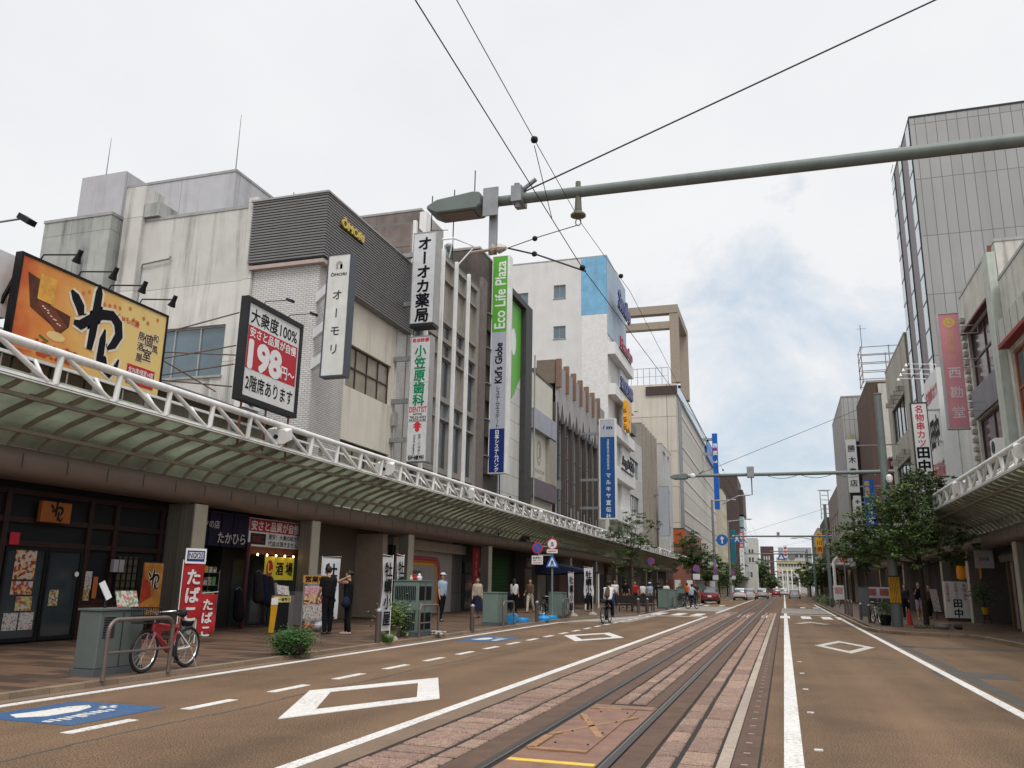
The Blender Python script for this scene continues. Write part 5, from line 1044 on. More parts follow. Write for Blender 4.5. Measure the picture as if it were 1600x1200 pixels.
mb = MB()
for k in range(9):
    a = R_(200+k*17.5); mb.tube([(4.3+.20*math.cos(a), 38+.20*math.sin(a), 1.02), (4.3+.20*math.cos(a), 38+.20*math.sin(a), 2.05)], .02, 6)
mb.build('warning_band', mat('warning yellow', (.50, .27, .02), .5, var=.3), g2)
MB().tube([(4.3, 38, .1), (4.3, 38, 1.0)], .215, 16).build('base_sleeve', greyd, g2)
g3 = gantry('third gantry spanning the street beyond the pale crossing band', 77, 3.75, 5.95, -4.0, lamp=False, strut=None, ptop=8.6, pr=.15)
MB().box(-.35, -.1, 76.9, 77.1, 5.85, 6.3).build('equipment_box', zinc, g3)
a = MB().tube([(3.75, 77, 0.2), (3.75, 77, 0.3)], .2, 12).build('base_sleeve', greyd, g3)
g4 = gantry('fourth small gantry far down the street', 118, 3.95, 6.0, -4.5, lamp=False, strut=None, ptop=8.2, pr=.16)
MB().tube([(3.9, 118, 7.9), (2.6, 118, 8.15), (1.7, 118, 8.1)], .05, 6).build('lamp_arm', zinc, g4); MB().lathe((1.6, 118, 8.05), [(.1, -.06), (.3, 0), (.1, .1)], 10, sx=1.8, sy=.6).build('lamp_head', zinc, g4)
g5 = gantry('fifth gantry faintly seen near the street end', 165, 4.4, 6.4, -5, lamp=False, strut=None, ptop=8.6, pr=.16)
def wire(lbl, pts, r, beads=()):
    g = thing('overhead_wire', lbl, 'wire', pts[0]); c = MB().tube(pts, r, 6).build('cable', wirem, g)
    for p in beads: MB().lathe(p, [(.010, -.034), (.030, -.022), (.036, 0), (.030, .022), (.010, .034)], 10).build('clamp', black, g)
    return g
wire('contact wire of the tramway running low from the top of the picture', [(-2.0, 2, 5.06), (-2.0, 8.74, 5.04), (-1.85, 21, 5.55), (-1.98, 38, 5.12), (-2, 77, 5.15), (-2, 165, 5.5)], .0052, [(-2.0, 8.74, 5.04)])
wire('thinner upper wire of the tramway with black bead clamps', [(-2.0, 2, 5.56), (-2.0, 6.74, 5.56), (-2.2, 9.6, 5.98), (-2.0, 12, 5.9), (-2.0, 22, 5.9), (-2.0, 38, 5.95), (-2, 77, 5.9)], .0042, [(-2.0, 6.74, 5.56), (-2.03, 11.4, 5.93), (-2.0, 18.5, 5.9), (-2, 26, 5.92), (-2, 33, 5.94)])
wire('dropper between the two tram wires near the nearest gantry', [(-2.0, 6.74, 5.5), (-2.0, 7.4, 5.04)], .004)
wire('pull-off wire from the lamp end insulator up to the hanger ring', [(-3.18, 9.56, 5.75), (-2.75, 9.58, 5.87), (-2.25, 9.6, 5.98)], .006, [(-2.82, 9.58, 5.85)])
wire('pull-off wire from the lamp end insulator down to the contact wire', [(-3.18, 9.56, 5.75), (-2.7, 9.3, 5.50), (-2.0, 8.9, 5.06)], .012, [(-2.75, 9.33, 5.53)])
# ------------------------------------------------------------------ people
skin = mat('skin', (.42, .24, .16), .55, var=.05); hairm = mat('black hair', (.012, .010, .009), .5, var=.2); shoem = mat('shoe', (.06, .05, .05), .6)
CL = {}
def cloth(c):
    if c not in CL: CL[c] = mat('cloth '+c, {'black': (.009, .009, .011), 'white': (.58, .57, .56), 'grey': (.14, .14, .15), 'beige': (.36, .30, .24), 'red': (.36, .02, .025), 'jeans': (.03, .055, .12), 'navy': (.015, .018, .04),
        'blue': (.28, .36, .46), 'brown': (.10, .06, .045), 'orange': (.65, .10, .02), 'khaki': (.22, .15, .09), 'plaid': (.30, .26, .28), 'cream': (.48, .44, .34), 'pink': (.50, .40, .38), 'dark': (.025, .022, .022)}[c], .9, var=.25, nscale=9, spec=.1)
    return CL[c]
def limb(mb, a, b, ra, rb, n=10):
    a, b = Vector(a), Vector(b); d = b-a; ln = max(d.length, 1e-4); d.normalize()
    pts, rs = [a-d*ra*.85], [ra*.45]
    pts += [a-d*ra*.45, a, a.lerp(b, .33), a.lerp(b, .66), b, b+d*rb*.45, b+d*rb*.85]; rs += [ra*.85, ra, ra*.70+rb*.30+.004, ra*.34+rb*.66+.002, rb, rb*.85, rb*.45]
    mb.tube(pts, rs, n)
def blob(mb, c, r, n=10):
    c = Vector(c); prof = [(max(.02, math.sin(math.pi*i/8)), -math.cos(math.pi*i/8)) for i in range(9)]
    k0 = len(mb.v); mb.lathe((0, 0, 0), prof, n)
    for i in range(k0, len(mb.v)): v = mb.v[i]; mb.v[i] = (c.x+v[0]*r[0], c.y+v[1]*r[1], c.z+v[2]*r[2])
def fuse(mb, name, m, parent, vox):
    o = mb.build(name, m, None, rec=False); md = o.modifiers.new('r', 'REMESH'); md.mode = 'VOXEL'; md.voxel_size = vox; md.use_smooth_shade = True
    sm = o.modifiers.new('s', 'SMOOTH'); sm.factor = .5; sm.iterations = 2
    dg = bpy.context.evaluated_depsgraph_get(); dg.update(); me = bpy.data.meshes.new_from_object(o.evaluated_get(dg)); old = o.data; o.modifiers.clear(); o.data = me; bpy.data.meshes.remove(old)
    me.name = name; me.materials.clear(); me.materials.append(m); me.polygons.foreach_set('use_smooth', [True]*len(me.polygons))
    if parent: o.parent = parent
    return o
def person(lbl, loc, rot, top='white', bottom='black', H=1.68, sleeve='short', shorts=False, skirt=False, hair='short', hat=None, lean=0, leg=((5, 5), (-8, 10)), arm=((5, 12, 8), (-5, 12, 8)), head=(0, 0), female=False, vox=.014, bag=None, shoe=None, sit=None, group=None):
    """leg: (thigh forward, knee bend) left/right; arm: (forward, elbow bend, out) left/right; facing local -Y"""
    g = thing('person', lbl, 'person', (0, 0, 0), group); k = H/1.70; S = math.sin; C = math.cos
    def fw(v, a, out=0, sx=1):                                       # direction pointing down, swung forward by a and outwards by out
        a = R_(a); o = R_(out); return Vector((S(o)*sx, -S(a)*C(o), -C(a)*C(o)))
    hip = Vector((0, 0, .90*k)) if sit is None else Vector((0, 0, sit))
    low = 1e9; J = []
    for s, (th, kn) in zip((-1, 1), leg):
        h = hip+Vector((s*.085*k, 0, -.02)); kne = h+fw(0, th, 2, s)*.43*k; an = kne+fw(0, th-kn, 0, s)*.42*k; J.append((h, kne, an)); low = min(low, an.z)
    if sit is None:
        dz = Vector((0, 0, .075-low)); hip = hip+dz; J = [tuple(p+dz for p in j) for j in J]
    up = Vector((0, -S(R_(lean)), C(R_(lean)))); fwd = Vector((0, -C(R_(lean)), -S(R_(lean))))
    sh = hip+up*.50*k; nk = hip+up*.55*k; hd = nk+(up*.6+Vector((-S(R_(head[1]))*.1, -S(R_(head[0]+lean*.2)), C(R_(head[0])))).normalized()*.6).normalized()*.17*k
    w = .165 if female else .185; body = MB(); X1 = Vector((1, 0, 0))
    for s in (-.06, .06): limb(body, hip+X1*s+up*.02, hip+X1*s*1.35+up*.43*k, .105*k, .11*k)
    limb(body, hip+up*.20*k, hip+up*.42*k, .115*k, .12*k); limb(body, sh-X1*w*.8*k, sh+X1*w*.8*k, .055, .055); limb(body, sh, nk+up*.05, .055, .052)
    blob(body, hd, (.078*k, .095*k, .118*k), 14)
    ff = Vector((0, -1, 0)); hr = R_(head[1]); ff = Vector((S(hr), -C(hr), -S(R_(head[0]))*.5)).normalized(); rr = ff.cross(Z_).normalized(); uu = rr.cross(ff)
    limb(body, hd+ff*.085*k-uu*.005, hd+ff*.105*k-uu*.03, .012, .016); blob(body, hd+ff*.075*k-uu*.075, (.028, .026, .02), 8)
    for s in (-1, 1): blob(body, hd+rr*s*.078*k-uu*.01, (.014, .022, .032), 8)
    AJ = []
    for s, (fa, eb, ou) in zip((-1, 1), arm):
        a0 = sh+X1*s*w*k; e = a0+fw(0, fa, ou, s)*.28*k; wr = e+fw(0, fa+eb, ou*.4 if ou < 60 else -30, s)*.25*k; AJ.append((a0, e, wr)); limb(body, a0, e, .048*k, .038*k); limb(body, e, wr, .038*k, .026*k)
        d = (wr-e).normalized(); sd = d.cross(Vector((s, 0, 0))); sd = sd.normalized() if sd.length > .01 else Vector((0, 1, 0)); nn_ = d.cross(sd)
        limb(body, wr+d*.01, wr+d*.07, .026, .030, 8)
        for i in range(4):                                           # four fingers and a thumb
            b0 = wr+d*.085+sd*(.026-.0175*i); ln = (.062, .072, .066, .052)[i]; m_ = b0+d*ln*.5+nn_*.004; limb(body, b0, m_, .0085, .008, 6); limb(body, m_, m_+d*ln*.45+nn_*.014, .008, .007, 6)
        limb(body, wr+d*.03+sd*.024, wr+d*.06+sd*.052, .010, .0085, 6)
    for (h, kn_, an) in J: limb(body, h, kn_, .085*k, .055*k); limb(body, kn_, an, .058*k, .036*k); limb(body, an, an+Vector((0, -.12, -.045)), .034, .03)
    fuse(body, 'body', skin, g, vox)
    sm_ = shoem if not shoe else cloth(shoe)
    for (h, kn_, an) in J:
        d = Vector((0, -1, 0)); m = MB(); limb(m, an+Vector((0, .03, -.035)), an+Vector((0, -.15, -.048)), .042, .036, 10); o = fuse(m, 'shoe', sm_, g, .012)
    m = MB()                                                         # shirt
    for s in (-.06, .06): limb(m, hip+X1*s+up*.05, hip+X1*s*1.35+up*.44*k, .125*k if not female else .118*k, .125*k)
    limb(m, sh-X1*w*.85*k, sh+X1*w*.85*k, .066, .066); limb(m, hip+up*.14*k, hip+up*.42*k, .132*k, .138*k)
    for (a0, e, wr) in AJ:
        if sleeve == 'short': limb(m, a0, a0.lerp(e, .62), .062*k, .060*k)
        elif sleeve == 'long': limb(m, a0, e, .060*k, .050*k); limb(m, e, e.lerp(wr, .92), .050*k, .038*k)
    fuse(m, 'shirt', cloth(top), g, vox*1.2)
    m = MB()
    if skirt:
        c = hip; m.lathe((0, 0, 0), [(.13, .06), (.16, -.05), (.19, -.3), (.23, -.58)], 16, sy=.8)
        m.v = [tuple(Vector(v)+c) for v in m.v]; m.build('skirt', cloth(bottom), g, smooth=True)
    else:
        limb(m, hip+X1*-.05+up*.06, hip+X1*.05+up*.06, .118*k, .118*k)
        for (h, kn_, an) in J:
            if shorts: limb(m, h, h.lerp(kn_, .95), .10*k, .085*k)
            else: limb(m, h, kn_, .10*k, .072*k); limb(m, kn_, kn_.lerp(an, .93), .072*k, .060*k)
        fuse(m, 'shorts' if shorts else 'trousers', cloth(bottom), g, vox*1.2)
    m = MB(); blob(m, hd-ff*.016+uu*.022, (.090*k, .100*k, .112*k), 14)
    if hair == 'long': limb(m, hd-ff*.06, hd-ff*.075-Z_*.22*k, .075, .06)
    if hair == 'bun': blob(m, hd-ff*.11+uu*.03, (.045, .045, .045))
    ho = m.build('hair', hairm, g, smooth=True)
    b = bmesh.new(); b.from_mesh(ho.data); bmesh.ops.delete(b, geom=[v for v in b.verts if (v.co-hd).dot(ff) > .035*k and (v.co-hd).dot(uu) < .055*k], context='VERTS'); b.to_mesh(ho.data); b.free()
    em = MB()
    for s in (-1, 1): blob(em, hd+ff*.088*k+rr*s*.032*k+uu*.012, (.010, .008, .007), 6)
    em.build('eyes', blackl, g)
    if hat: m = MB(); m.lathe(tuple(hd+uu*.06), [(.10, 0), (.098, .045), (.07, .075), (.01, .085)], 14); m.obox(hd+uu*.062+ff*.12, rr, ff, uu, .14, .10, .012); m.build('cap', cloth(hat), g, smooth=True)
    if bag == 'back': m = MB(); limb(m, hip+up*.12-fwd*.16, hip+up*.40-fwd*.17, .12, .09); m.build('backpack', cloth('brown'), g, smooth=True)
    if bag == 'shoulder':
        m = MB(); limb(m, hip+X1*.24+up*.02, hip+X1*.25-up*.08, .10, .12); m.tube([hip+X1*.24+up*.06, sh+X1*.10+Z_*.06, hip+X1*.16+up*.3+fwd*.14], .012, 6); m.build('shoulder_bag', cloth('navy'), g, smooth=True)
    if bag == 'hand':
        wr = AJ[0][2]; m = MB(); m.box(wr.x-.06, wr.x+.06, wr.y-.17, wr.y+.17, wr.z-.46, wr.z-.16); m.tube([(wr.x, wr.y-.1, wr.z-.16), (wr.x, wr.y, wr.z-.05), (wr.x, wr.y+.1, wr.z-.16)], .012, 5); m.build('handbag', cloth('black'), g, bevel=.02)
    g.location = loc; g.rotation_euler = (0, 0, R_(rot)); return g
# rot 0 looks towards the camera end of the street (-Y); 180 walks away; 90 looks to +X (the street, from the left side); -90 looks to -X
NP = .08
person('man in black with black hair standing at the oyster banner, facing the shops', (-11.95, 20.9, NP), -120, 'black', 'black', 1.74, leg=((2, 2), (-3, 4)), arm=((6, 10, 6), (8, 25, 4)), lean=5, head=(28, 0), vox=.011)
person('woman in sleeveless black raising an arm to her neck, navy bag at her side', (-11.45, 21.1, NP), -75, 'black', 'black', 1.62, sleeve='none', female=True, leg=((4, 4), (-4, 6)), arm=((0, 10, 8), (95, 150, 20)), head=(15, -10), hair='bun', bag='shoulder', vox=.011, shoe='beige')
person('man in a cap and pale blue shirt partly behind the tall green cabinet', (-12.4, 30.2, NP), 70, 'blue', 'black', 1.70, hat='white', arm=((0, 15, 6), (-10, 10, 8)))
person('woman in a pale blouse and long navy skirt under the red banner', (-12.4, 34.1, NP), 20, 'beige', 'navy', 1.58, sleeve='long', female=True, skirt=True, hair='short', leg=((6, 4), (-10, 8)), bag='hand')
person('woman in a white top and black trousers seen from behind near the green shop', (-13.1, 41.5, NP), 170, 'white', 'black', 1.60, female=True, hair='long', bag='shoulder')
person('woman in a brown top and cream trousers walking before the green shop', (-12.46, 42.2, NP), -5, 'brown', 'cream', 1.62, female=True, hair='long', leg=((14, 6), (-14, 16)), arm=((10, 35, 10), (8, 40, 6)), sleeve='long')
person('woman in a white top carrying a black handbag beyond the white banners', (-10.4, 47.0, NP), 5, 'white', 'black', 1.62, female=True, leg=((12, 5), (-12, 14)), bag='hand', sleeve='long')
person('man with a white shirt half hidden behind the cyclist', (-10.5, 55.0, NP), 15, 'white', 'jeans', 1.70, leg=((10, 5), (-10, 12)))
person('man in a black shirt and khaki trousers beside the dark benches', (-9.9, 55.6, NP), 160, 'black', 'khaki', 1.74, leg=((8, 5), (-10, 12)))
crowd = [('person in a red top behind the dark benches', -10.1, 60.5, 'red', 'dark', None, 20), ('woman in a white top beside the one in red', -9.7, 61.5, 'white', 'dark', None, 200), ('person in a white cap and pale blue shirt behind the benches', -8.9, 59.5, 'blue', 'grey', 'white', 180),
         ('man in black between the benches and the green cabinet', -8.0, 57.5, 'black', 'black', None, 190), ('person in white and black walking by the first far cabinet', -8.6, 66, 'white', 'black', None, 175), ('person in a dark jacket right of the one in white and black', -8.2, 72, 'dark', 'dark', None, 10),
         ('person in a bright orange jacket among the far cabinets', -8.3, 78, 'orange', 'dark', None, 150), ('dark dressed person right of the orange jacket', -8.0, 83, 'black', 'dark', None, 0), ('person with pale clothes near the far notice boards', -9.2, 92, 'pink', 'grey', None, 30)]
for l, x, y, a, b, h, r in crowd: person(l, (x, y, NP), r, a, b, rnd(1.6, 1.72), hat=h, leg=((10, 5), (-10, 12)), female=rnd(0, 1) > .5, vox=.018, group='people far down the left pavement')
person('woman in dark clothes and teal shoes looking up beside the gantry pole', (5.85, 47.6, .1), -15, 'dark', 'black', 1.64, female=True, leg=((3, 3), (-3, 3)), arm=((5, 25, 4), (8, 30, 3)), sleeve='long', head=(-8, 0), shoe='jeans', hair='long')
person('man in a black shirt and checked shorts with folded arms', (6.45, 47.3, .1), 5, 'black', 'plaid', 1.76, shorts=True, arm=((28, 95, 4), (30, 92, 4)), leg=((2, 2), (-2, 2)), shoe='beige')
person('dim person in a brown top under the right arcade behind the menu board', (7.3, 50, .1), 20, 'brown', 'dark', 1.66, female=True)

# ------------------------------------------------------------------ bicycles
rub = mat('tyre rubber', (.016, .016, .017), .7); chrome = mat('bright metal', (.55, .55, .55), .25, metal=.9)
def bicycle(lbl, loc, rot, col, basket=True, group=None, susp=False, scl=1.0, fat=.024, steer=0):
    g = thing('bicycle', lbl, 'bicycle', (0, 0, 0), group); r = .325
    def wheel(y):
        w = thing('wheel', None, None, (0, y, r)); w.parent = g; OFF[w.name] = Vector((0, 0, 0)); n = 28
        ring = lambda R: [(0, R*math.cos(2*math.pi*i/n), R*math.sin(2*math.pi*i/n)) for i in range(n+1)]
        MB().tube(ring(r-fat), fat, 8, cap=False).build('tyre', rub, w, smooth=True); MB().tube(ring(r-fat*2-.012), .013, 6, cap=False).build('rim', chrome, w, smooth=True)
        mb = MB()
        for i in range(18): a = 2*math.pi*i/18; mb.tube([(.025*(-1)**i, .02*math.cos(a), .02*math.sin(a)), (0, (r-.06)*math.cos(a), (r-.06)*math.sin(a))], .0016, 4)
        mb.tube([(-.05, 0, 0), (.05, 0, 0)], .022, 10); mb.build('spokes', chrome, w); return w
    f = wheel(-.53); b = wheel(.53)
    bb_ = Vector((0, .12, .29)); st = Vector((0, .25, .78)); hdn = Vector((0, -.36, .72)); hdl = Vector((0, -.39, .60)); ra = Vector((0, .53, r)); fa = Vector((0, -.53, r))
    mb = MB().tube([hdn, st-Z_*.14], .030, 10).tube([hdl, bb_], .034, 10).tube([bb_, st-Z_*.06], .022, 8).tube([hdn+Z_*.02, hdl-Z_*.03], .028, 10)
    if susp: mb.prism([(-.36, .73), (.20, .69), (.16, .62), (-.14, .60), (-.22, .56), (.06, .30), (.02, .26), (-.38, .56)], (-.02, 0, 0), Y_, Z_, (.04, 0, 0))
    mb.build('frame', col, g, smooth=True)
    mb = MB()
    for s in (-.05, .05): mb.tube([bb_+X_*s*.5, ra+X_*s], .011, 6).tube([st-Z_*.2+X_*s*.3, ra+X_*s], .010, 6)
    mb.build('rear_stays', whitep if susp else col, g)
    mb = MB()
    for s in (-.055, .055): mb.tube([hdl+X_*s-Z_*.02, fa+X_*s], [.018 if susp else .012, .012], 8)
    mb.tube([hdl+X_*.055-Z_*.02, hdl-X_*.055-Z_*.02], .016, 8); mb.build('fork', mat('red white fork', (.50, .25, .25), .4) if susp else col, g)
    mb = MB().tube([hdn, hdn+Vector((0, .02, .16))], .014, 8).tube([(-.28, -.24, .92), (-.2, -.33, .91), (0, -.36, .89), (.2, -.33, .91), (.28, -.24, .92)], .012, 8); h = mb.build('handlebar', chrome, g, smooth=True)
    for s in (-1, 1): MB().tube([(s*.29, -.23, .92), (s*.30, -.13, .92)], .017, 8).build('grip', rub, h)
    MB().tube([st-Z_*.14, st+Z_*.06], .013, 8).build('seat_post', chrome, g)
    m = MB(); limb(m, (0, .18, .86), (0, .33, .865), .028, .075); m.build('saddle', rub, g, smooth=True)
    m = MB().lathe(tuple(bb_+X_*.05), [(.075, 0), (.09, .004), (.075, .01)], 16, 'x').tube([bb_+X_*.06, bb_+Vector((.07, .02, -.17))], .010, 6).tube([bb_-X_*.06, bb_+Vector((-.07, -.02, .17))], .010, 6).box(.07, .16, bb_.y-.01, bb_.y+.06, bb_.z-.185, bb_.z-.165).box(-.16, -.07, bb_.y-.06, bb_.y+.01, bb_.z+.165, bb_.z+.185); m.build('crank', darkm, g)
    MB().tube([bb_+Vector((.055, .0, .09)), ra+Vector((.05, 0, .04))], .005, 4).tube([bb_+Vector((.055, .0, -.09)), ra+Vector((.05, 0, -.04))], .005, 4).build('chain', darkm, g)
    MB().tube([ra+X_*.07, (.16, .60, .01)], .009, 5).build('kickstand', chrome, g)
    if basket:
        m = MB(); x0, x1, y0, y1, z0, z1 = -.17, .17, -.72, -.44, .74, .97
        for i in range(9): a = x0+(x1-x0)*i/8; m.tube([(a*.85, y0+.03, z0), (a, y0, z1)], .004, 4).tube([(a*.85, y1-.02, z0), (a, y1, z1)], .004, 4)
        for i in range(7): a = y0+(y1-y0)*i/6; m.tube([(x0*.85, a, z0), (x0, a, z1)], .004, 4).tube([(x1*.85, a, z0), (x1, a, z1)], .004, 4)
        for z, q in ((z1, 1), ((z0+z1)/2, .93), (z0, .85)): m.tube([(x0*q, y0, z), (x1*q, y0, z), (x1*q, y1, z), (x0*q, y1, z), (x0*q, y0, z)], .006, 4)
        m.box(x0*.85, x1*.85, y0+.02, y1-.02, z0-.003, z0+.004); m.build('basket', black, g)
    g.location = loc; g.rotation_euler = (0, 0, R_(rot)); g.scale = (scl,)*3; return g
bicycle('red and white bicycle with a front basket parked behind the nearest hoop guard', (-9.42, 11.5, .08), 200-180+8-25, mat('bike red', (.26, .012, .02), .35, coat=.4), susp=True)
bicycle('bicycle ridden by the man with the brown shoulder pack', (-7.05, 35.0, .0), 176, darkm, basket=False)
person('cyclist in a white T-shirt and jeans with a brown backpack riding away', (-7.05, 35.3, .0), 176, 'white', 'navy', 1.72, sit=.93, lean=28, leg=((62, 50), (38, 62)), arm=((62, 12, 6), (62, 12, 6)), bag='back')
bicycle('bicycle ridden by the pale dressed rider near the parked red car', (-6.3, 62.2, 0), 150, darkm, basket=True)
person('rider in a pale blue shirt on a bicycle near the parked red car', (-6.4, 62.45, 0), 150, 'blue', 'navy', 1.66, sit=.93, lean=14, leg=((58, 50), (34, 60)), arm=((55, 15, 6), (55, 15, 6)), vox=.018)
bicycle('dark bicycle standing beside the green cabinet with the yellow lock cover', (-10.0, 36.6, .08), 165, darkm, basket=True)
bicycle('parked bicycle left of the oyster banners near the hoop guards', (-10.4, 39.2, .08), 100, darkm, group=None)
bicycle('silver bicycle parked beside the leafy planter at the right gantry pole', (3.75, 40.2, .1), 10, chrome)
for i in range(3): bicycle('%s bicycle of the three parked by the far cabinets' % ['nearest', 'middle', 'farthest'][i], (-7.9, 64.5+i*1.1, .08), 80, darkm, group='bicycles parked by the far cabinets')
# ------------------------------------------------------------------ shop fronts under the left arcade
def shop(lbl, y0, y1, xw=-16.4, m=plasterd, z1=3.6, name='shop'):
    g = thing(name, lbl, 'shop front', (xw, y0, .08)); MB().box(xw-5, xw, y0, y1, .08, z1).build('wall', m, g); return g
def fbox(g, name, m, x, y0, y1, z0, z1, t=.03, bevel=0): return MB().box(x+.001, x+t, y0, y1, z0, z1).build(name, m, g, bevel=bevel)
# the timber restaurant
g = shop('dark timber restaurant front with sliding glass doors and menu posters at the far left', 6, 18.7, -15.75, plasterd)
for y in (8.2, 10.4, 12.4, 13.62, 15.92, 16.75, 18.35): fbox(g, 'post', wood, -15.75, y, y+.13, .1, 3.3, .10)
for z, nm in ((3.22, 'beam'), (2.62, 'beam'), (2.12, 'beam')): fbox(g, nm, wood, -15.75, 6, 18.6, z, z+.12, .08)
fbox(g, 'plinth', mat('plinth boards', (.05, .018, .014), .6, var=.25, panel=(400, .22, .02, 0)), -15.75, 16.0, 18.3, .1, .98, .06)
for a, b in ((12.6, 13.75), (13.8, 14.9), (14.92, 15.9)):
    d = MB().box(-15.74, -15.70, a, b, .14, 2.1).build('door_pane', glass, g); mb = MB()
    mb.box(-15.70, -15.66, a, a+.06, .12, 2.11).box(-15.70, -15.66, b-.06, b, .12, 2.11).box(-15.70, -15.66, a+.06, b-.06, 2.04, 2.11).box(-15.70, -15.66, a+.06, b-.06, .12, .2); mb.build('door_frame', black, d)
def poster(g, x, y0, y1, z0, z1, m, name='poster', t=.006): return MB().box(x, x+t, y0, y1, z0, z1).build(name, m, g)
def printm(name, cols, sc_=30, rough=.5):
    m = bpy.data.materials.new(name); m.use_nodes = True; t = m.node_tree; n = t.nodes; l = t.links; ge = n.new('ShaderNodeNewGeometry'); v = n.new('ShaderNodeTexVoronoi'); v.inputs['Scale'].default_value = sc_
    l.new(ge.outputs['Position'], v.inputs['Vector']); s = n.new('ShaderNodeSeparateColor'); l.new(v.outputs['Color'], s.inputs[0]); c = n.new('ShaderNodeValToRGB'); c.color_ramp.interpolation = 'CONSTANT'
    e = c.color_ramp.elements; e[0].color = cols[0]+(1,); e[1].position = 1/len(cols); e[1].color = cols[1]+(1,)
    for i in range(2, len(cols)): q = e.new(i/len(cols)); q.color = cols[i]+(1,)
    l.new(s.outputs[0], c.inputs[0]); l.new(c.outputs[0], n['Principled BSDF'].inputs['Base Color']); n['Principled BSDF'].inputs['Roughness'].default_value = rough; return m
foodm = printm('food photo print', [(.35, .05, .03), (.5, .4, .32), (.12, .03, .02), (.55, .3, .1), (.45, .42, .4)], 16)
textm = printm('small print sheet', [(.5, .5, .48), (.5, .5, .48), (.5, .5, .48), (.12, .12, .12), (.45, .2, .18)], 45)
mixm = printm('coloured leaflet print', [(.4, .33, .1), (.5, .48, .42), (.1, .1, .2), (.5, .45, .15), (.35, .08, .05)], 22)
for a, b, c, d, m in ((14.08, 14.62, 1.42, 2.06, foodm), (14.08, 14.62, 1.10, 1.38, foodm), (14.0, 14.36, .36, .72, textm), (14.40, 14.76, .36, .72, textm), (14.25, 14.66, .76, 1.06, mixm), (15.1, 15.35, .85, 1.2, mixm)):
    poster(g, -15.69, a, b, c, d, m)
poster(g, -15.64, 13.82, 14.06, 2.14, 2.40, red, 'red_notice'); poster(g, -15.64, 16.02, 16.22, 1.2, 1.62, textm); poster(g, -15.64, 16.28, 16.42, 1.0, 1.5, mat('orange paper', (.42, .12, .03), .6)); poster(g, -15.64, 16.02, 16.2, .95, 1.19, mixm)
MB().lathe((-15.64, 15.75, 1.55), [(.06, 0), (.06, .01)], 14, 'x').build('round_sticker', whitel, g)
mb = MB(); w_ = mat('paper screen', (.10, .085, .055), .8)
poster(g, -15.70, 17.0, 17.75, 1.05, 2.0, w_, 'lattice_screen')
for k in range(5): mb.box(-15.69, -15.66, 17.0+k*.18, 17.02+k*.18, 1.05, 2.0)
for k in range(6): mb.box(-15.69, -15.665, 17.0, 17.75, 1.05+k*.18, 1.07+k*.18)
mb.build('lattice', black, g)
g = thing('wood_sign', 'small orange wooden sign with a brush logo on the timber restaurant front', 'sign', (-15.5, 14.8, 2.6)); MB().box(-15.62, -15.50, 14.40, 15.22, 2.66, 3.12).build('board', mat('orange board', (.27, .085, .015), .5, var=.12), g, bevel=.01)
wan(g, (-15.495, 14.78, 2.9), Y_, Z_, .25, False)
g = thing('lantern', 'two small white paper lanterns on the timber restaurant wall', 'lantern', (-15.6, 16.95, 1.75))
for k in range(2): MB().box(-15.6, -15.5, 16.72+k*.19, 16.87+k*.19, 1.62, 1.92).build('shade', mat('lantern paper', (.34, .32, .34), .6), g)
g = thing('banner_stand', 'tall orange and red banner stand with a brush logo beside the first pillar', 'banner', (-14.6, 17.1, .08)); bx = -14.62
MB().box(bx-.02, bx, 16.75, 17.42, .55, 1.85).build('banner', mat('banner print', (.42, .17, .03), .6, var=.5, nscale=2.5), g)
MB().prism([(16.75, .9), (17.1, 1.05), (17.0, 1.4), (16.8, 1.5), (16.75, 1.85), (16.75, 1.2)], (bx+.001, 0, 0), Y_, Z_, (.002, 0, 0)).build('red_print', mat('banner red', (.33, .03, .015), .6, var=.4, nscale=9), g)
wan(g, (bx+.005, 17.08, 1.45), Y_, Z_, .28)
MB().tube([(bx-.03, 17.08, .1), (bx-.03, 17.08, 1.9)], .012, 6).tube([(bx-.03, 16.74, 1.86), (bx-.03, 17.43, 1.86)], .01, 6).build('frame', darkm, g); MB().box(bx-.2, bx+.15, 16.85, 17.35, .08, .14).build('base', darkm, g)
# goods shop with purple curtain
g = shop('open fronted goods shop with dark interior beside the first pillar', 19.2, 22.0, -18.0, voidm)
MB().box(-18, -15.6, 19.1, 19.2, .08, 3.6).build('side_panel', plasterd, g); MB().tube([(-15.4, 21.95, .08), (-15.4, 21.95, 2.6)], .07, 8).build('red_post', mat('dark red post', (.07, .015, .02), .5), g)
g = thing('shop_curtain', 'dark purple shop awning with white characters between the first two pillars', 'awning', (-15.4, 20.7, 2.4)); pu = mat('purple cloth', (.012, .009, .028), .8, var=.2)
mb = MB(); n_ = 14
for i in range(n_): y = 19.3+i*2.65/n_; mb.box(-15.46+.02*math.sin(i*1.9), -15.44+.02*math.sin(i*1.9), y, y+2.65/n_-.001, 2.42, 3.36)
mb.build('cloth', pu, g); mb = MB(); hline(mb, 'ークの店', (-15.40, 20.0, 3.02), Y_, Z_, .95, .22, .015); hline(mb, 'たかひら', (-15.40, 21.1, 2.66), Y_, Z_, 1.3, .30, .02); mb.build('lettering', mat('aged white letters', (.40, .38, .36), .6), g)
MB().tube([(-15.43, 19.25, 3.38), (-15.43, 22.0, 3.38)], .02, 6).build('rail', darkm, g)
g = thing('goods_rack', 'wire goods rack with small bottles and leaflets inside the goods shop', 'rack', (-15.2, 19.9, .08)); mb = MB()
for y in (19.55, 20.35):
    for x in (-15.5, -15.15): mb.tube([(x, y, .08), (x, y, 1.75)], .012, 5)
for k in range(5): mb.box(-15.5, -15.15, 19.55, 20.35, .3+k*.34, .31+k*.34)
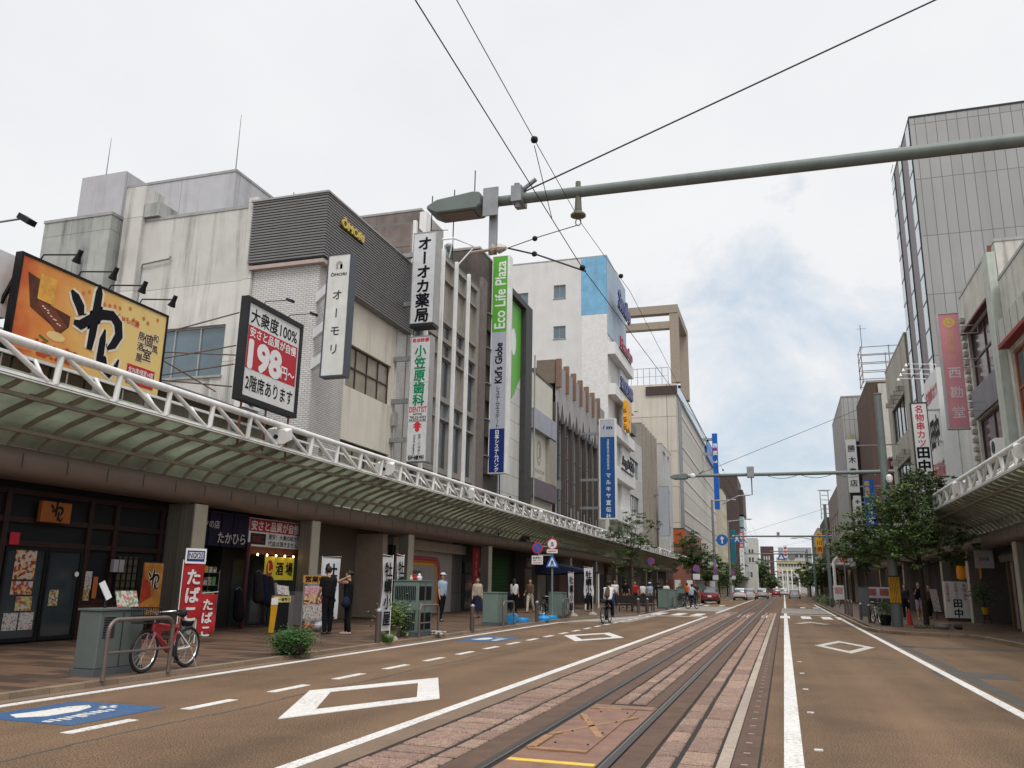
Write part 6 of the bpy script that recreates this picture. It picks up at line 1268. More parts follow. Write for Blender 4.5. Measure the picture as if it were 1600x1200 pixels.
mb.build('frame', zinc, g); gc = [mat('green bottle', (.10, .25, .08), .4), mat('yellow tub', (.45, .30, .03), .5), textm, mixm]
for k in range(5):
    for j in range(4): MB().box(-15.42, -15.22, 19.6+j*.19, 19.73+j*.19, .312+k*.34, .312+k*.34+rnd(.12, .22)).build('packet', gc[(k*3+j) % 4], g)
# clothes hanging in the shop
for k, (y, z, c) in enumerate(((22.3, 1.5, 'dark'), (22.6, 1.45, 'navy'), (22.9, 1.4, 'dark'), (23.2, 1.2, 'plaid'), (21.4, 1.0, 'black'))):
    g = thing('hanging_garment', ['dark patterned garment nearest the red post', 'navy garment second from the red post', 'dark garment below the bar curtain', 'pink and white patterned garment with a price tag', 'black coat leaning by the goods rack'][k], 'clothes', (-15.2, y, z)); m = MB()
    limb(m, (-15.2, y, z+.1), (-15.15, y+.03, z-.55), .13, .18, 10); m.build('cloth', cloth(c), g, smooth=True)
    MB().tube([(-15.2, y-.14, z+.2), (-15.2, y, z+.28), (-15.2, y+.14, z+.2)], .008, 4).build('hanger', zinc, g)
g = thing('stroller', 'folded dark shopping cart with a pink bag by the goods shop', 'cart', (-14.3, 17.9, .08)); m = MB(); limb(m, (-14.2, 18.0, .45), (-14.2, 18.05, .8), .16, .13); m.build('bag', cloth('dark'), g, smooth=True)
m = MB()
for y in (17.88, 18.18): m.lathe((-14.15, y, .15), [(.07, -.015), (.07, .015)], 12, 'y')
m.tube([(-14.15, 17.88, .15), (-14.3, 17.95, 1.0), (-14.3, 18.12, 1.0), (-14.15, 18.18, .15)], .012, 5); m.build('frame', zinc, g); m = MB(); limb(m, (-14.05, 18.3, .35), (-14.05, 18.3, .55), .09, .06); m.build('pink_bag', cloth('pink'), g, smooth=True)
# bar
g = shop('small bar front with a red and white signboard, glass door and brown lintel', 22.05, 24.6, -16.4, mat('bar wall', (.035, .03, .03), .7))
fbox(g, 'lintel', mat('brown lintel', (.14, .05, .02), .5), -15.56, 22.1, 25.0, 2.28, 2.5, .06); fbox(g, 'signboard', signw, -15.56, 22.05, 24.95, 2.5, 3.36, .06)
fbox(g, 'sign_red', mat('sign dull red', (.36, .03, .03), .5), -15.50, 22.06, 24.94, 2.95, 3.34, .004)
mb = MB(); hline(mb, '安さと品質が自慢', (-15.495, 23.5, 3.14), Y_, Z_, 2.7, .30, .02); mb.build('white_lettering', whitel, g)
mb = MB(); hline(mb, '激安！大衆の味方！', (-15.498, 23.95, 2.83), Y_, Z_, 1.7, .17, .015); hline(mb, '代金は頂きません', (-15.498, 23.95, 2.62), Y_, Z_, 1.7, .17, .015); mb.build('black_lettering', blackl, g)
fbox(g, 'sign_plate', darkm, -15.50, 22.15, 22.95, 2.56, 2.90, .012); mb = MB(); hline(mb, 'のぼこ', (-15.486, 22.55, 2.73), Y_, Z_, .6, .2, .02); mb.build('plate_lettering', mat('dull red letters', (.25, .04, .03), .5), g)
fbox(g, 'glass_door', glass, -16.4, 22.6, 24.3, .1, 2.1, .04); fbox(g, 'counter', mat('grey counter', (.16, .15, .145), .6), -15.3, 24.0, 24.6, .1, 1.15, .35)
ym = mat('glowing yellow cloth', (.62, .50, .04), .7, var=.08, emit=.10)  # faint glow put into the cloth, which is no lamp
g = thing('bar_curtain', 'short yellow split curtain with a red mark and black characters at the bar', 'curtain', (-15.45, 23.7, 1.5))
for k in range(3): MB().box(-15.46, -15.445, 22.95+k*.56, 23.49+k*.56, 1.50, 2.22).build('cloth', ym, g)
mb = MB(); vchars(mb, '酒', (-15.443, 23.78, 1.84), Y_, Z_, .42, bold=.03); vchars(mb, '場', (-15.443, 24.33, 1.84), Y_, Z_, .42, bold=.03); mb.build('lettering', blackl, g)
mb = MB(); mb.prism([(23.22+.19*math.cos(i*.393), 1.85+.26*math.sin(i*.393)) for i in range(16)], (-15.443, 0, 0), Y_, Z_, (.002, 0, 0)); mb.build('red_disc', red, g); mb = MB(); vchars(mb, 'し', (-15.440, 23.22, 1.86), Y_, Z_, .34, bold=.04); mb.build('disc_lettering', ym, g)
MB().tube([(-15.45, 22.1, 2.24), (-15.45, 24.65, 2.24)], .012, 5).build('rail', darkm, g)
bulb = mat('lit bulb', (1, .55, .25), .4, emit=14)
g = thing('bulb_string', 'string of five small lit bulbs over the yellow bar curtain', 'lights', (-15.4, 23.4, 2.3)); MB().tube([(-15.40, 22.1, 2.32), (-15.40, 24.65, 2.32)], .006, 4).build('cable', black, g)
for k in range(5): MB().lathe((-15.36, 22.4+k*.5, 2.25), [(.008, -.035), (.026, -.015), (.026, .01), (.01, .035)], 8).build('bulb', bulb, g)
# blank beige frontage, rainbow shutter, grey doors, green shop
g = shop('plain beige shuttered front with a tall door behind the couple', 24.6, 33.0, -16.6, mat('dull beige', (.13, .105, .085), .7, var=.1))
fbox(g, 'glass_panel', mat('dark teal glass', (.03, .04, .045), .2), -16.6, 25.0, 27.0, .1, 2.9); fbox(g, 'door', mat('brown door', (.18, .135, .105), .6), -16.6, 27.4, 29.0, .1, 2.4, .05); fbox(g, 'poster', textm, -16.55, 28.0, 28.5, .95, 1.75, .01)
fbox(g, 'side_return', mat('beige return', (.30, .235, .185), .7), -16.6, 31.0, 31.4, .1, 3.4, 1.2); MB().box(-15.5, -15.3, 31.7, 32.0, .1, 3.0).build('tied_curtain', black, g)
g = shop('white corrugated shutter with rainbow bands behind the tall green cabinet', 33.0, 40.6, -16.2, mat('white shutter', (.46, .44, .42), .5, var=.05, panel=(.09, 400, .012, 0)))
fbox(g, 'lintel', mat('cream lintel', (.40, .35, .29), .6), -16.2, 33.0, 41.8, 2.95, 3.4, .3)
for k, c in enumerate(((.36, .09, .13), (.46, .04, .05), (.62, .14, .03), (.72, .40, .05))):
    o = k*.11; m = MB(); xx = -16.19+.002*k
    m.box(xx, xx+.004, 33.6, 38.4-o, 2.72-o-.10, 2.72-o); 
    for i in range(6): a0, a1 = R_(90-15*i), R_(75-15*i); r1, r0 = .6, .50; m.prism([(38.4-o+r1*math.cos(a0), 2.12-o+r1*math.sin(a0)), (38.4-o+r1*math.cos(a1), 2.12-o+r1*math.sin(a1)), (38.4-o+r0*math.cos(a1), 2.12-o+r0*math.sin(a1)), (38.4-o+r0*math.cos(a0), 2.12-o+r0*math.sin(a0))], (xx, 0, 0), Y_, Z_, (.004, 0, 0))
    m.box(xx, xx+.004, 38.90-o, 39.0-o, .2, 2.12-o); m.build('rainbow_band', mat('band %d' % k, c, .5), g)
for k, c in enumerate(((.05, .09, .24), (.09, .22, .25), (.46, .42, .08))): fbox(g, 'rainbow_band', mat('band b%d' % k, c, .5), -16.19, 39.3+k*.14, 39.42+k*.14, .2, 1.95-k*.1, .006); 
mb = MB(); hline(mb, 'BURASUTO', (-16.18, 36.0, 1.95), Y_, Z_, 1.5, .16, .03); mb.build('blue_lettering', mat('dull violet', (.12, .10, .26), .5), g); mb = MB(); hline(mb, '薬局薬店', (-16.18, 36.0, 1.68), Y_, Z_, 1.2, .2, .02); mb.build('red_lettering', mat('dull red letters', (.25, .04, .03), .5), g)
g = shop('grey panelled entrance with an intercom left of the red banner', 40.62, 42.3, -16.3, mat('grey door panels', (.17, .16, .15), .6, var=.08, panel=(1.1, 1.0, .015, 0)))
g = thing('red_banner', 'tall narrow red banner with faint white characters on the fourth pillar', 'banner', (-14.9, 41.5, .9)); MB().box(-15.3, -15.27, 41.2, 42.2, .85, 3.35).build('cloth', mat('banner crimson', (.22, .012, .015), .7), g)
mb = MB(); vchars(mb, '小笠原歯科', (-15.268, 41.7, 2.9), Y_, Z_, .36, pitch=.44, bold=.01); mb.build('lettering', mat('faded red white', (.36, .20, .18), .6), g)
g = shop('dark shop with a green louvred wall between the fourth and fifth pillars', 42.9, 52.3, -16.5, mat('green shop dark', (.018, .028, .018), .5))
fbox(g, 'green_wall', mat('green louvre', (.015, .085, .02), .5, panel=(400, .22, .03, 0)), -16.5, 47.4, 50.8, .1, 3.1, .05); fbox(g, 'fascia_sign', mat('dull green board', (.035, .06, .03), .5), -16.5, 43.0, 47.3, 2.05, 2.6, .1)
mb = MB(); hline(mb, 'Eco Life Plaza', (-16.395, 45.3, 2.3), Y_, Z_, 2.0, .26, .02); mb.build('lettering', mat('pale green letters', (.35, .42, .30), .5), g); fbox(g, 'door', glass, -16.5, 43.3, 46.6, .1, 2.0, .03)
cols = [(.09, .07, .065), (.15, .12, .10), (.24, .20, .165), (.11, .065, .055), (.18, .16, .14), (.08, .07, .07)]
far_l = ['dark shop front with an orange board left of the first white banner pole', 'cream shuttered shop front behind the walking woman', 'dark bay with a closed screen behind the left tree', 'dim shop front with a red curtain far down the left arcade', 'dark shop front near the end of the left arcade', 'last dark shop front before the orange annex']
for k, (a, b) in enumerate(((52.6, 60.7), (61.3, 69.7), (70.3, 78.7), (79.3, 87.7), (88, 106), (106.3, 130.8))):
    g = shop(far_l[k], a, b, -16.0, mat('bay wall %d' % k, cols[k], .7, var=.15)); n = 3
    for i in range(n):
        c = random.choice([(.16, .14, .12), (.03, .03, .035), (.12, .03, .025), (.20, .17, .13), (.05, .05, .06)]); w = (b-a)/n
        fbox(g, 'opening', mat('opening %d %d' % (k, i), c, .5, var=.2), -16.0, a+i*w+.2, a+(i+1)*w-.2, .1, 2.5, .06)
    fbox(g, 'name_board', mat('board %d' % k, random.choice([(.22, .08, .03), (.25, .24, .22), (.15, .13, .12)]), .5), -16.0, a+.5, a+3.5, 2.6, 3.2, .12)
t = thing('awning', 'dark slanted parasol shaped awning on white posts at the fifth pillar', 'awning', (-12.6, 52, .08)); MB().prism([(-14.6, 3.0), (-11.4, 2.35), (-11.4, 2.28), (-14.6, 2.1)], (0, 50.5, 0), X_, Z_, (0, 4, 0)).build('canopy', cloth('navy'), t)
for y in (50.6, 54.4): MB().tube([(-11.45, y, .08), (-11.45, y, 2.3)], .05, 8).build('post', whitep, t)
MB().box(-16.4, -14.95, 18.7, 19.18, .08, 3.45).build('wall', pillm, thing('party_wall', 'return wall behind the first pillar', 'wall', (-15.5, 18.9, .08)))
# right side shop fronts
def shopR(lbl, y0, y1, xw=9.6, m=plasterd): g = thing('shop', lbl, 'shop front', (xw, y0, .1)); MB().box(xw, xw+5, y0, y1, .1, 3.7).build('wall', m, g); return g
def rb(g, name, m, x, y0, y1, z0, z1, t=.03): return MB().box(x-t, x-.001, y0, y1, z0, z1).build(name, m, g)
g = shopR('shuttered shop with a striped roller awning at the right edge', 30, 41.5, 9.3, mat('right bay dark', (.04, .038, .036), .7))
shut = mat('grey roller shutter', (.24, .23, .22), .5, var=.05, panel=(400, .085, .012, 0)); rb(g, 'shutter', shut, 9.3, 36.6, 39.8, .1, 2.75, .04); rb(g, 'shutter', shut, 9.3, 31, 35.8, .1, 2.75, .04)
MB().box(8.9, 9.25, 39.9, 40.15, .1, 3.1).build('wood_post', mat('brown post', (.10, .055, .03), .6), g); MB().tube([(8.95, 39.3, .1), (8.95, 39.3, 3.1)], .07, 8).build('pipe', mat('pinkish pipe', (.24, .19, .18), .5), g)
MB().prism([(9.2, 3.35), (8.75, 3.0), (8.8, 2.75), (9.2, 2.8)], (0, 37.6, 0), X_, Z_, (0, 3, 0)).build('awning', mat('striped awning', (.20, .20, .16), .7, panel=(.12, 400, .03, 0)), g)
g = thing('hanging_sign', 'square white sign board under the right arcade by the second pillar', 'sign', (8.6, 42.9, 2.5)); MB().box(8.25, 9.0, 42.6, 42.66, 2.55, 3.35).build('panel', lw, g); mb = MB(); hline(mb, '酒井屋', (8.62, 42.598, 2.95), X_, Z_, .42, .15, .01); mb.build('lettering', greyd, g)
g = shopR('dark skewer restaurant front with orange lanterns behind the tall white stand sign', 42, 52, 9.9, voidm); rb(g, 'sign_band', mat('pale band', (.22, .15, .15), .6), 9.9, 46.5, 51.5, 2.85, 3.35, .1)
for k in range(3):
    u = thing('paper_lantern', ['leftmost orange lantern hanging by the right pillar', 'middle orange lantern hanging by the right pillar', 'rightmost orange lantern hanging by the right pillar'][k], 'lantern', (8.5+k*.38, 47.6, 2.4), 'orange lanterns'); MB().lathe((8.5+k*.38, 47.6, 2.45), [(.08, -.36), (.17, -.28), (.19, 0), (.17, .28), (.08, .36)], 14).build('paper', mat('orange paper lantern', (.52, .20, .015), .7, emit=.12), u, smooth=True); MB().lathe((8.5+k*.38, 47.6, 2.45), [(.085, .36), (.085, .40)], 12).build('cap', black, u)
g = thing('stand_sign', 'tall white standing sign with red columns and large black characters', 'sign', (8.2, 46.8, .1)); MB().box(7.55, 8.62, 46.8, 47.05, .25, 2.0).build('panel', signw, g); MB().box(7.6, 8.6, 46.7, 47.15, .1, .25).build('base', mat('brown base', (.06, .03, .025), .6), g)
mb = MB(); vchars(mb, '田中', (8.1, 46.798, .95), X_, Z_, .42, pitch=.48, bold=.03); mb.build('lettering', blackl, g)
mb = MB(); vchars(mb, '大阪伝統の味', (7.70, 46.798, 1.85), X_, Z_, .15, pitch=.155, bold=.01); vchars(mb, '名物串カツ', (8.08, 46.798, 1.85), X_, Z_, .14, pitch=.15, bold=.01); vchars(mb, '串カツ田中', (8.45, 46.798, 1.8), X_, Z_, .15, pitch=.16, bold=.01); mb.build('red_lettering', redl, g)
g = thing('menu_board', 'slanted white menu board left of the tall standing sign', 'sign', (7.35, 48, .1)); MB().prism([(7.05, 1.62), (7.4, 1.6), (7.52, .5), (7.2, .5)], (0, 48, 0), X_, Z_, (0, .05, 0)).build('board', textm, g); MB().bar((7.3, 48.1, .12), (7.3, 48.05, .55), .3, .03).build('stand', darkm, g)
g = thing('potted_tree', 'potted ficus on a stool with a yellow pot by the right pillar', 'plant', (8.65, 43.6, .1)); MB().lathe((8.65, 43.6, .52), [(.12, 0), (.17, .3), (.18, .32)], 14).build('pot', mat('yellow pot', (.50, .28, .02), .4), g)
mb = MB()
for a in range(3): mb.tube([(8.65+.18*math.cos(a*2.1), 43.6+.18*math.sin(a*2.1), .1), (8.65+.12*math.cos(a*2.1), 43.6+.12*math.sin(a*2.1), .52)], .015, 5)
mb.lathe((8.65, 43.6, .49), [(.18, 0), (.18, .03)], 12); mb.build('stool', wood, g)
leafm = mat('leaf green', (.07, .115, .032), .6, var=.45, nscale=2.2, island=.5); leafd = mat('leaf olive', (.06, .09, .03), .6, var=.4, nscale=1.5, island=.45); barkm = mat('bark', (.055, .040, .030), .9, var=.3, nscale=9, bump=.6)
def leaves(mb, c, r, n, s=.05, flat=.7):
    c = Vector(c)
    for _ in range(n):
        d = Vector((random.gauss(0, .5), random.gauss(0, .5), random.gauss(0, .5)*flat)); p = c+Vector((d.x*r[0], d.y*r[1], d.z*r[2])); a = Vector((rnd(-1, 1), rnd(-1, 1), rnd(-.5, .5))).normalized(); b = a.cross(Vector((rnd(-.6, .6), rnd(-.6, .6), 1))).normalized(); k = s*rnd(.6, 1.3)
        q = a.cross(b)*k*.18; mb.add([p-a*k, p-b*k*.5+q, p+a*k, p+b*k*.5+q], [(0, 1, 2, 3)])
mb = MB(); leaves(mb, (8.6, 43.6, 1.45), (.55, .5, .75), 420, .07); mb.build('foliage', leafm, g, rec=False); MB().tube([(8.65, 43.6, .8), (8.6, 43.6, 1.5)], .02, 5).build('stem', barkm, g)
g = shopR('long run of dim shop fronts under the far right arcade', 52.5, 91, 9.8, mat('far bay', (.07, .05, .045), .7, panel=(2.6, 400, .25, 0)))

# ------------------------------------------------------------------ street trees
def tree(lbl, x, y, h, blobs, n, s=.06, th=.11, base=.1, group=None, m=None, grate=True, lean=(0, 0)):
    g = thing('street_tree', lbl, 'tree', (x, y, base), group); tr = MB(); top = Vector((x+lean[0], y+lean[1], base+h*.45))
    tr.tube([(x, y, base), (x+lean[0]*.4, y+lean[1]*.4, base+h*.2), top, (x+lean[0]*1.4, y+lean[1], base+h*.8)], [th, th*.8, th*.62, th*.2], 9)
    for b in blobs:
        c = Vector(b[:3]); st = Vector((x+lean[0]*.7, y+lean[1]*.7, max(base+h*.26, min(c.z-.5, base+h*.55)))); mid = st.lerp(c, .5)+Vector((rnd(-.1, .1), rnd(-.1, .1), -.08))
        tr.tube([st, mid, c], [th*.40, th*.26, th*.10], 6)
        for _ in range(3): e = c+Vector((rnd(-1, 1)*b[3]*.7, rnd(-1, 1)*b[3]*.7, rnd(-.4, .7)*b[3]*.5)); tr.tube([mid.lerp(c, .5), e], [th*.12, th*.04], 4)
    tr.build('trunk', barkm, g, smooth=True); lf = MB()
    tot = sum(b[3]**2 for b in blobs)
    for b in blobs:
        r = b[3]; k = int(n*r*r/tot); m_ = max(4, k//45)
        for _ in range(m_):                                          # leaf clumps spread through the blob, leaving gaps
            d = Vector((random.gauss(0, .55), random.gauss(0, .55), random.gauss(0, .38))); c = Vector(b[:3])+d*r; q = r*rnd(.16, .34); leaves(lf, c, (q, q, q*.55), k//m_, s)
    lf.build('crown', m or leafm, g, rec=False); return g
tree('bushy street tree with twisted limbs at the right pavement corner', 5.75, 40.6, 6.6, [(5.95, 40.5, 6.35, .75), (5.5, 40.3, 5.5, .95), (6.6, 40.5, 5.35, .9), (7.3, 40.6, 3.85, .85), (6.1, 40.4, 3.9, 1.05), (5.2, 39.8, 3.6, 1.05), (3.45, 37.4, 4.0, 1.0), (2.75, 37.3, 3.55, .85), (4.45, 37.3, 4.85, .95), (4.3, 37.2, 3.2, .95), (5.0, 37.4, 4.1, 1.0), (4.9, 37.4, 5.6, .65), (6.8, 40.6, 6.3, .5), (3.0, 37.4, 3.1, .7), (6.9, 40.6, 3.0, .6)], 30000, .062, .13, base=.1, lean=(-.15, -.6), m=mat('leaf mid green', (.085, .135, .038), .6, var=.45, nscale=2.2, island=.5))
tree('lower street tree farther along the right pavement behind the gantry pole', 4.6, 54, 4.9, [(4.6, 54, 4.3, .9), (3.7, 54, 3.7, .8), (5.4, 54, 3.9, .9), (4.6, 54, 3.1, .8)], 6000, .07, .10)
tree('slim street tree in front of the left arcade by the dark benches', -8.6, 50.4, 5.6, [(-8.9, 50.4, 4.3, 1.0), (-8.2, 50.3, 5.3, .8), (-8.9, 50.4, 3.1, .9), (-7.8, 50.4, 4.0, .7), (-9.6, 50.4, 4.7, .7), (-7.3, 50.2, 2.5, .45), (-9.2, 50.4, 2.3, .5), (-7.3, 50.4, 5.1, .4)], 7500, .058, .08, base=.08)
tree('street tree at the far end of the left arcade', -9.2, 92, 7.0, [(-9.6, 92, 5.6, 1.5), (-8.4, 92, 4.6, 1.4), (-9.8, 92, 4.0, 1.3), (-7.6, 92, 3.6, .9), (-9.2, 91.6, 6.6, .9), (-7.2, 92, 4.7, .7)], 9000, .10, .12, base=.08)
tree('small dark street tree behind the parked red car', -8.2, 108, 4.4, [(-8.6, 108, 3.2, 1.5), (-7.6, 108, 2.6, 1.3), (-9.4, 108, 2.4, 1.2)], 5000, .11, .12)
i = 0
for x, y, lbl in ((-9.0, 128, 'left'), (-9.2, 150, 'left'), (-9.4, 178, 'left'), (4.8, 120, 'right'), (5.4, 140, 'right'), (5.6, 158, 'right'), (5.0, 178, 'right')):
    tree('%s far street tree on the %s, %d m beyond the crosswalk' % (['first', 'second', 'third', 'first', 'second', 'third', 'fourth'][i], lbl, y-50), x, y, 6.4, [(x, y, 4.8, 1.6), (x-1.2, y, 3.6, 1.4), (x+1.2, y, 3.6, 1.4), (x, y, 2.6, 1.3)], 3200, .16, .14, group='far street trees'); i += 1
tree('large round green tree by the white stepped offices', -6.9, 285, 10.5, [(-6.9, 285, 8, 3.0), (-8.2, 285, 5.6, 2.8), (-5.6, 285, 5.6, 2.6), (-6.9, 285, 3.6, 2.5)], 5000, .32, .3)
tree('round dark tree in the station square', 5.5, 330, 8, [(5.5, 330, 6, 2.4), (4, 330, 4.2, 2.2), (7, 330, 4.2, 2.2)], 3500, .32, .3)
tree('dark tree left of the station masts', -3.5, 310, 6.5, [(-3.5, 310, 4, 2.2), (-1.6, 310, 3, 1.8), (-5, 310, 3, 1.8)], 3500, .32, .3)
g = thing('hedge', 'low clipped hedge with bright bushes along the far right kerb', 'hedge', (3.9, 80, .1)); mb = MB()
for k in range(10): leaves(mb, (3.7+.05*k, 79+k*4, .45), (.7, 1.6, .6), 420, .08)
mb.build('foliage', leafd, g, rec=False)
# planters and plants on the left pavement
g = thing('planter_bush', 'bushy green plant with trailing leaves in a low dark pot on the left pavement', 'plant', (-9.3, 15.0, .08)); MB().lathe((-9.3, 15.0, .08), [(.20, 0), (.30, .10), (.33, .22), (.30, .23)], 18).build('pot', mat('dark pot', (.03, .022, .02), .6), g)
mb = MB(); leaves(mb, (-9.3, 15.0, .36), (.40, .40, .20), 3600, .026, 1)
for _ in range(40): a = rnd(0, 6.28); r = rnd(.27, .38); leaves(mb, (-9.3+r*math.cos(a), 15+r*math.sin(a), .24), (.10, .10, .18), 16, .028, 1)
mb.build('foliage', mat('bright leaf', (.035, .10, .018), .55, var=.45, nscale=9, island=.5), g, rec=False); mb = MB()
leaves(mb, (-9.2, 15.4, .64), (.12, .12, .06), 30, .03, 1); mb.build('flowers', mat('orange flower', (.6, .16, .02), .6), g, rec=False)
g = thing('potted_shrub', 'pale variegated shrub in a grey pot behind the nearest white banner', 'plant', (-9.9, 21, .08)); MB().lathe((-9.9, 20.8, .08), [(.18, 0), (.22, .3), (.23, .32)], 14).build('pot', mat('brown pot', (.10, .07, .055), .7), g)
mb = MB(); leaves(mb, (-9.9, 20.8, .62), (.42, .42, .42), 700, .055, 1); mb.build('foliage', mat('variegated leaf', (.13, .19, .05), .6, var=.5, nscale=14, island=.5), g, rec=False)
g = thing('grass_tuft', 'tuft of long grass at the foot of the bollard beside the oyster banner', 'plant', (-9.25, 18.95, .08)); mb = MB()
for _ in range(220): a = rnd(0, 6.28); r = rnd(0, .12); l = rnd(.12, .32); p = Vector((-9.2+r*math.cos(a), 19.0+r*math.sin(a), .08)); e = p+Vector((math.cos(a)*l*.6, math.sin(a)*l*.6, l)); mb.add([p-X_*.006, p+X_*.006, e], [(0, 1, 2)])
mb.build('blades', mat('grass blade', (.07, .16, .03), .6, island=.4), g, rec=False)

# ------------------------------------------------------------------ street furniture
cabm = mat('cabinet green', (.135, .185, .165), .5, var=.08, nscale=2.5, streak=.35, dirt=(.07, .075, .065)); cabg = mat('cabinet grey green', (.105, .125, .12), .5, var=.08, nscale=3, streak=.2, dirt=(.05, .05, .045)); hoopm = mat('bronze hoop', (.16, .13, .115), .42, metal=.5, var=.15, nscale=6)
def cabinet(lbl, x0, x1, y0, y1, h, m, z=.08, vents=None, group=None):
    g = thing('utility_cabinet', lbl, 'utility cabinet', ((x0+x1)/2, y0, z), group); MB().box(x0, x1, y0, y1, z+.1, z+h).build('body', m, g, bevel=.015); MB().box(x0-.03, x1+.03, y0-.03, y1+.03, z, z+.1).build('plinth', greyd, g); MB().box(x0-.02, x1+.02, y0-.02, y1+.02, z+h+.001, z+h+.03).build('lid', m, g)
    MB().box(x1+.001, x1+.008, (y0+y1)/2-.004, (y0+y1)/2+.004, z+.12, z+h-.03).build('door_gap', black, g); return g
c = cabinet('grey green utility cabinet with menu sheets on top behind the nearest hoop guard', -10.05, -9.65, 10.28, 11.20, .93, cabg)
mb = MB()
for k in range(9): mb.box(-9.648, -9.640, 10.36, 10.58, .62+k*.035, .635+k*.035)
mb.build('louvres', black, c)
g = thing('food_board', 'printed food photo board standing on the grey green cabinet', 'sign', (-9.8, 11.5, 1.1)); MB().bar((-9.80, 10.98, 1.05), (-9.88, 10.98, 1.29), .44, .02).build('board', printm('dish photo print', [(.42, .42, .36), (.18, .17, .12), (.5, .1, .1), (.42, .40, .36), (.12, .2, .1)], 26), g)
g = thing('menu_stand', 'slanted white menu sheet on a small stand above the grey green cabinet', 'sign', (-9.8, 11.0, 1.1)); MB().obox((-9.85, 10.52, 1.30), Vector((.3, .35, -.88)).normalized(), Vector((.3, -.9, -.25)).normalized(), Vector((.85, .1, .4)).normalized(), .28, .17, .012).build('sheet', lw, g); MB().tube([(-9.86, 10.56, 1.03), (-9.86, 10.56, 1.25)], .02, 6).build('stem', darkm, g)
c = cabinet('tall green utility cabinet with vent grilles and figurines on top', -10.15, -9.40, 21.2, 22.15, 1.45, cabm)
for y in (21.26, 21.72):
    for z0, z1 in ((.95, 1.32), (.18, .62)):
        mb = MB()
        for k in range(7): mb.box(-9.398, -9.385, y+k*.052, y+.03+k*.052, z0+.08, z1+.08)
        mb.build('vent_grille', black, c)
for z0, z1 in ((.95, 1.32), (.18, .62)):
    mb = MB()
    for k in range(12): mb.box(-10.08+k*.052, -10.05+k*.052, 21.185, 21.199, z0+.08, z1+.08)
    mb.build('vent_grille', black, c)
for k, (y, r, m_) in enumerate(((21.35, .045, 'cream'), (21.6, .06, 'red'), (21.9, .07, 'white'))):
    g = thing('figurine', ['small pale ornament on the tall green cabinet', 'dark red ornament on the tall green cabinet', 'rounded white ornament on the tall green cabinet'][k], 'ornament', (-9.7, y, 1.56)); MB().lathe((-9.7, y, 1.56), [(r, 0), (r*1.2, r), (r*.6, r*1.8), (r*.7, r*2.2), (.01, r*2.7)], 12).build('figure', cloth(m_), g, smooth=True)
g = thing('oyster_sack', 'heap of pale shells at the foot of the tall green cabinet', 'shells', (-9.3, 22.3, .08)); mb = MB()
for _ in range(26): blob(mb, (-9.25+rnd(-.2, .2), 22.35+rnd(-.35, .35), .11+rnd(0, .08)), (.05, .07, .03), 7)
mb.build('shells', mat('shell', (.36, .32, .27), .7), g)
cabinet('green utility cabinet in front of the green shop doorway', -10.05, -9.5, 28.2, 29.3, 1.10, cabm)
cabinet('green utility cabinet behind the round traffic signs', -9.9, -9.3, 36.4, 37.3, 1.08, cabm)
cabinet('dark green utility cabinet on the right pavement before the tree', 3.95, 4.45, 50.9, 51.6, 1.55, mat('cabinet dark', (.075, .09, .09), .5, var=.1), .1)
for k, (x, y, h) in enumerate(((-7.95, 56.6, 1.25), (-7.9, 60.8, 1.2), (-7.85, 65.8, 1.35))): cabinet(['first far green cabinet behind the thin black sign pole', 'second far green cabinet in the row', 'third far green cabinet in the row, the tallest'][k], x, x+.6, y, y+.9, h, cabm, group='far green cabinets')
def hoop(lbl, x, y0, y1, z=.08, h=.82, group='hoop guards on the left kerb'):
    g = thing('hoop_guard', lbl, 'hoop guard', (x, y0, z), group); r = .17; P = [(x, y0, z)]
    for i in range(7): a = math.pi-i*math.pi/12; P.append((x, y0+r+r*math.cos(a), z+h-r+r*math.sin(a)))
    for i in range(7): a = math.pi/2-i*math.pi/12; P.append((x, y1-r+r*math.cos(a), z+h-r+r*math.sin(a)))
    P.append((x, y1, z)); MB().tube(P, .032, 12).build('hoop', hoopm, g, smooth=True); MB().tube([(x, y0+.03, z+h*.45), (x, y1-.03, z+h*.45)], .018, 8).build('crossbar', hoopm, g)
hoop('hoop guard nearest the camera, in front of the red bicycle', -9.18, 9.96, 11.30); hoop('hoop guard in front of the tall green cabinet', -9.25, 21.0, 22.3); hoop('hoop guard in front of the third green cabinet', -9.25, 28.1, 29.3); hoop('hoop guard beside the round traffic signs', -9.15, 36.0, 37.1)
hoop('hoop guard before the second far green cabinet', -7.45, 60.5, 61.6); hoop('hoop guard before the tallest far cabinet', -7.45, 65.6, 66.7)
for k in range(3): hoop(['nearest of three hoop guards on the right kerb', 'middle one of three hoop guards on the right kerb', 'farthest of three hoop guards on the right kerb'][k], 3.42, 49.5+k*2.4, 50.5+k*2.4, .1, .85, 'hoop guards on the right kerb')
boll = mat('brown bollard', (.10, .075, .07), .45, metal=.3, var=.1)
def bollard(lbl, x, y, z=.08, h=.72, group='bollards along the kerbs'):
    g = thing('bollard', lbl, 'bollard', (x, y, z), group); MB().lathe((x, y, z), [(.07, 0), (.07, h)], 16).build('post', boll, g, smooth=True); MB().lathe((x, y, z+h), [(.074, .0), (.074, .02), (.06, .055), (.03, .075), (.005, .08)], 16).build('cap', zinc, g, smooth=True)
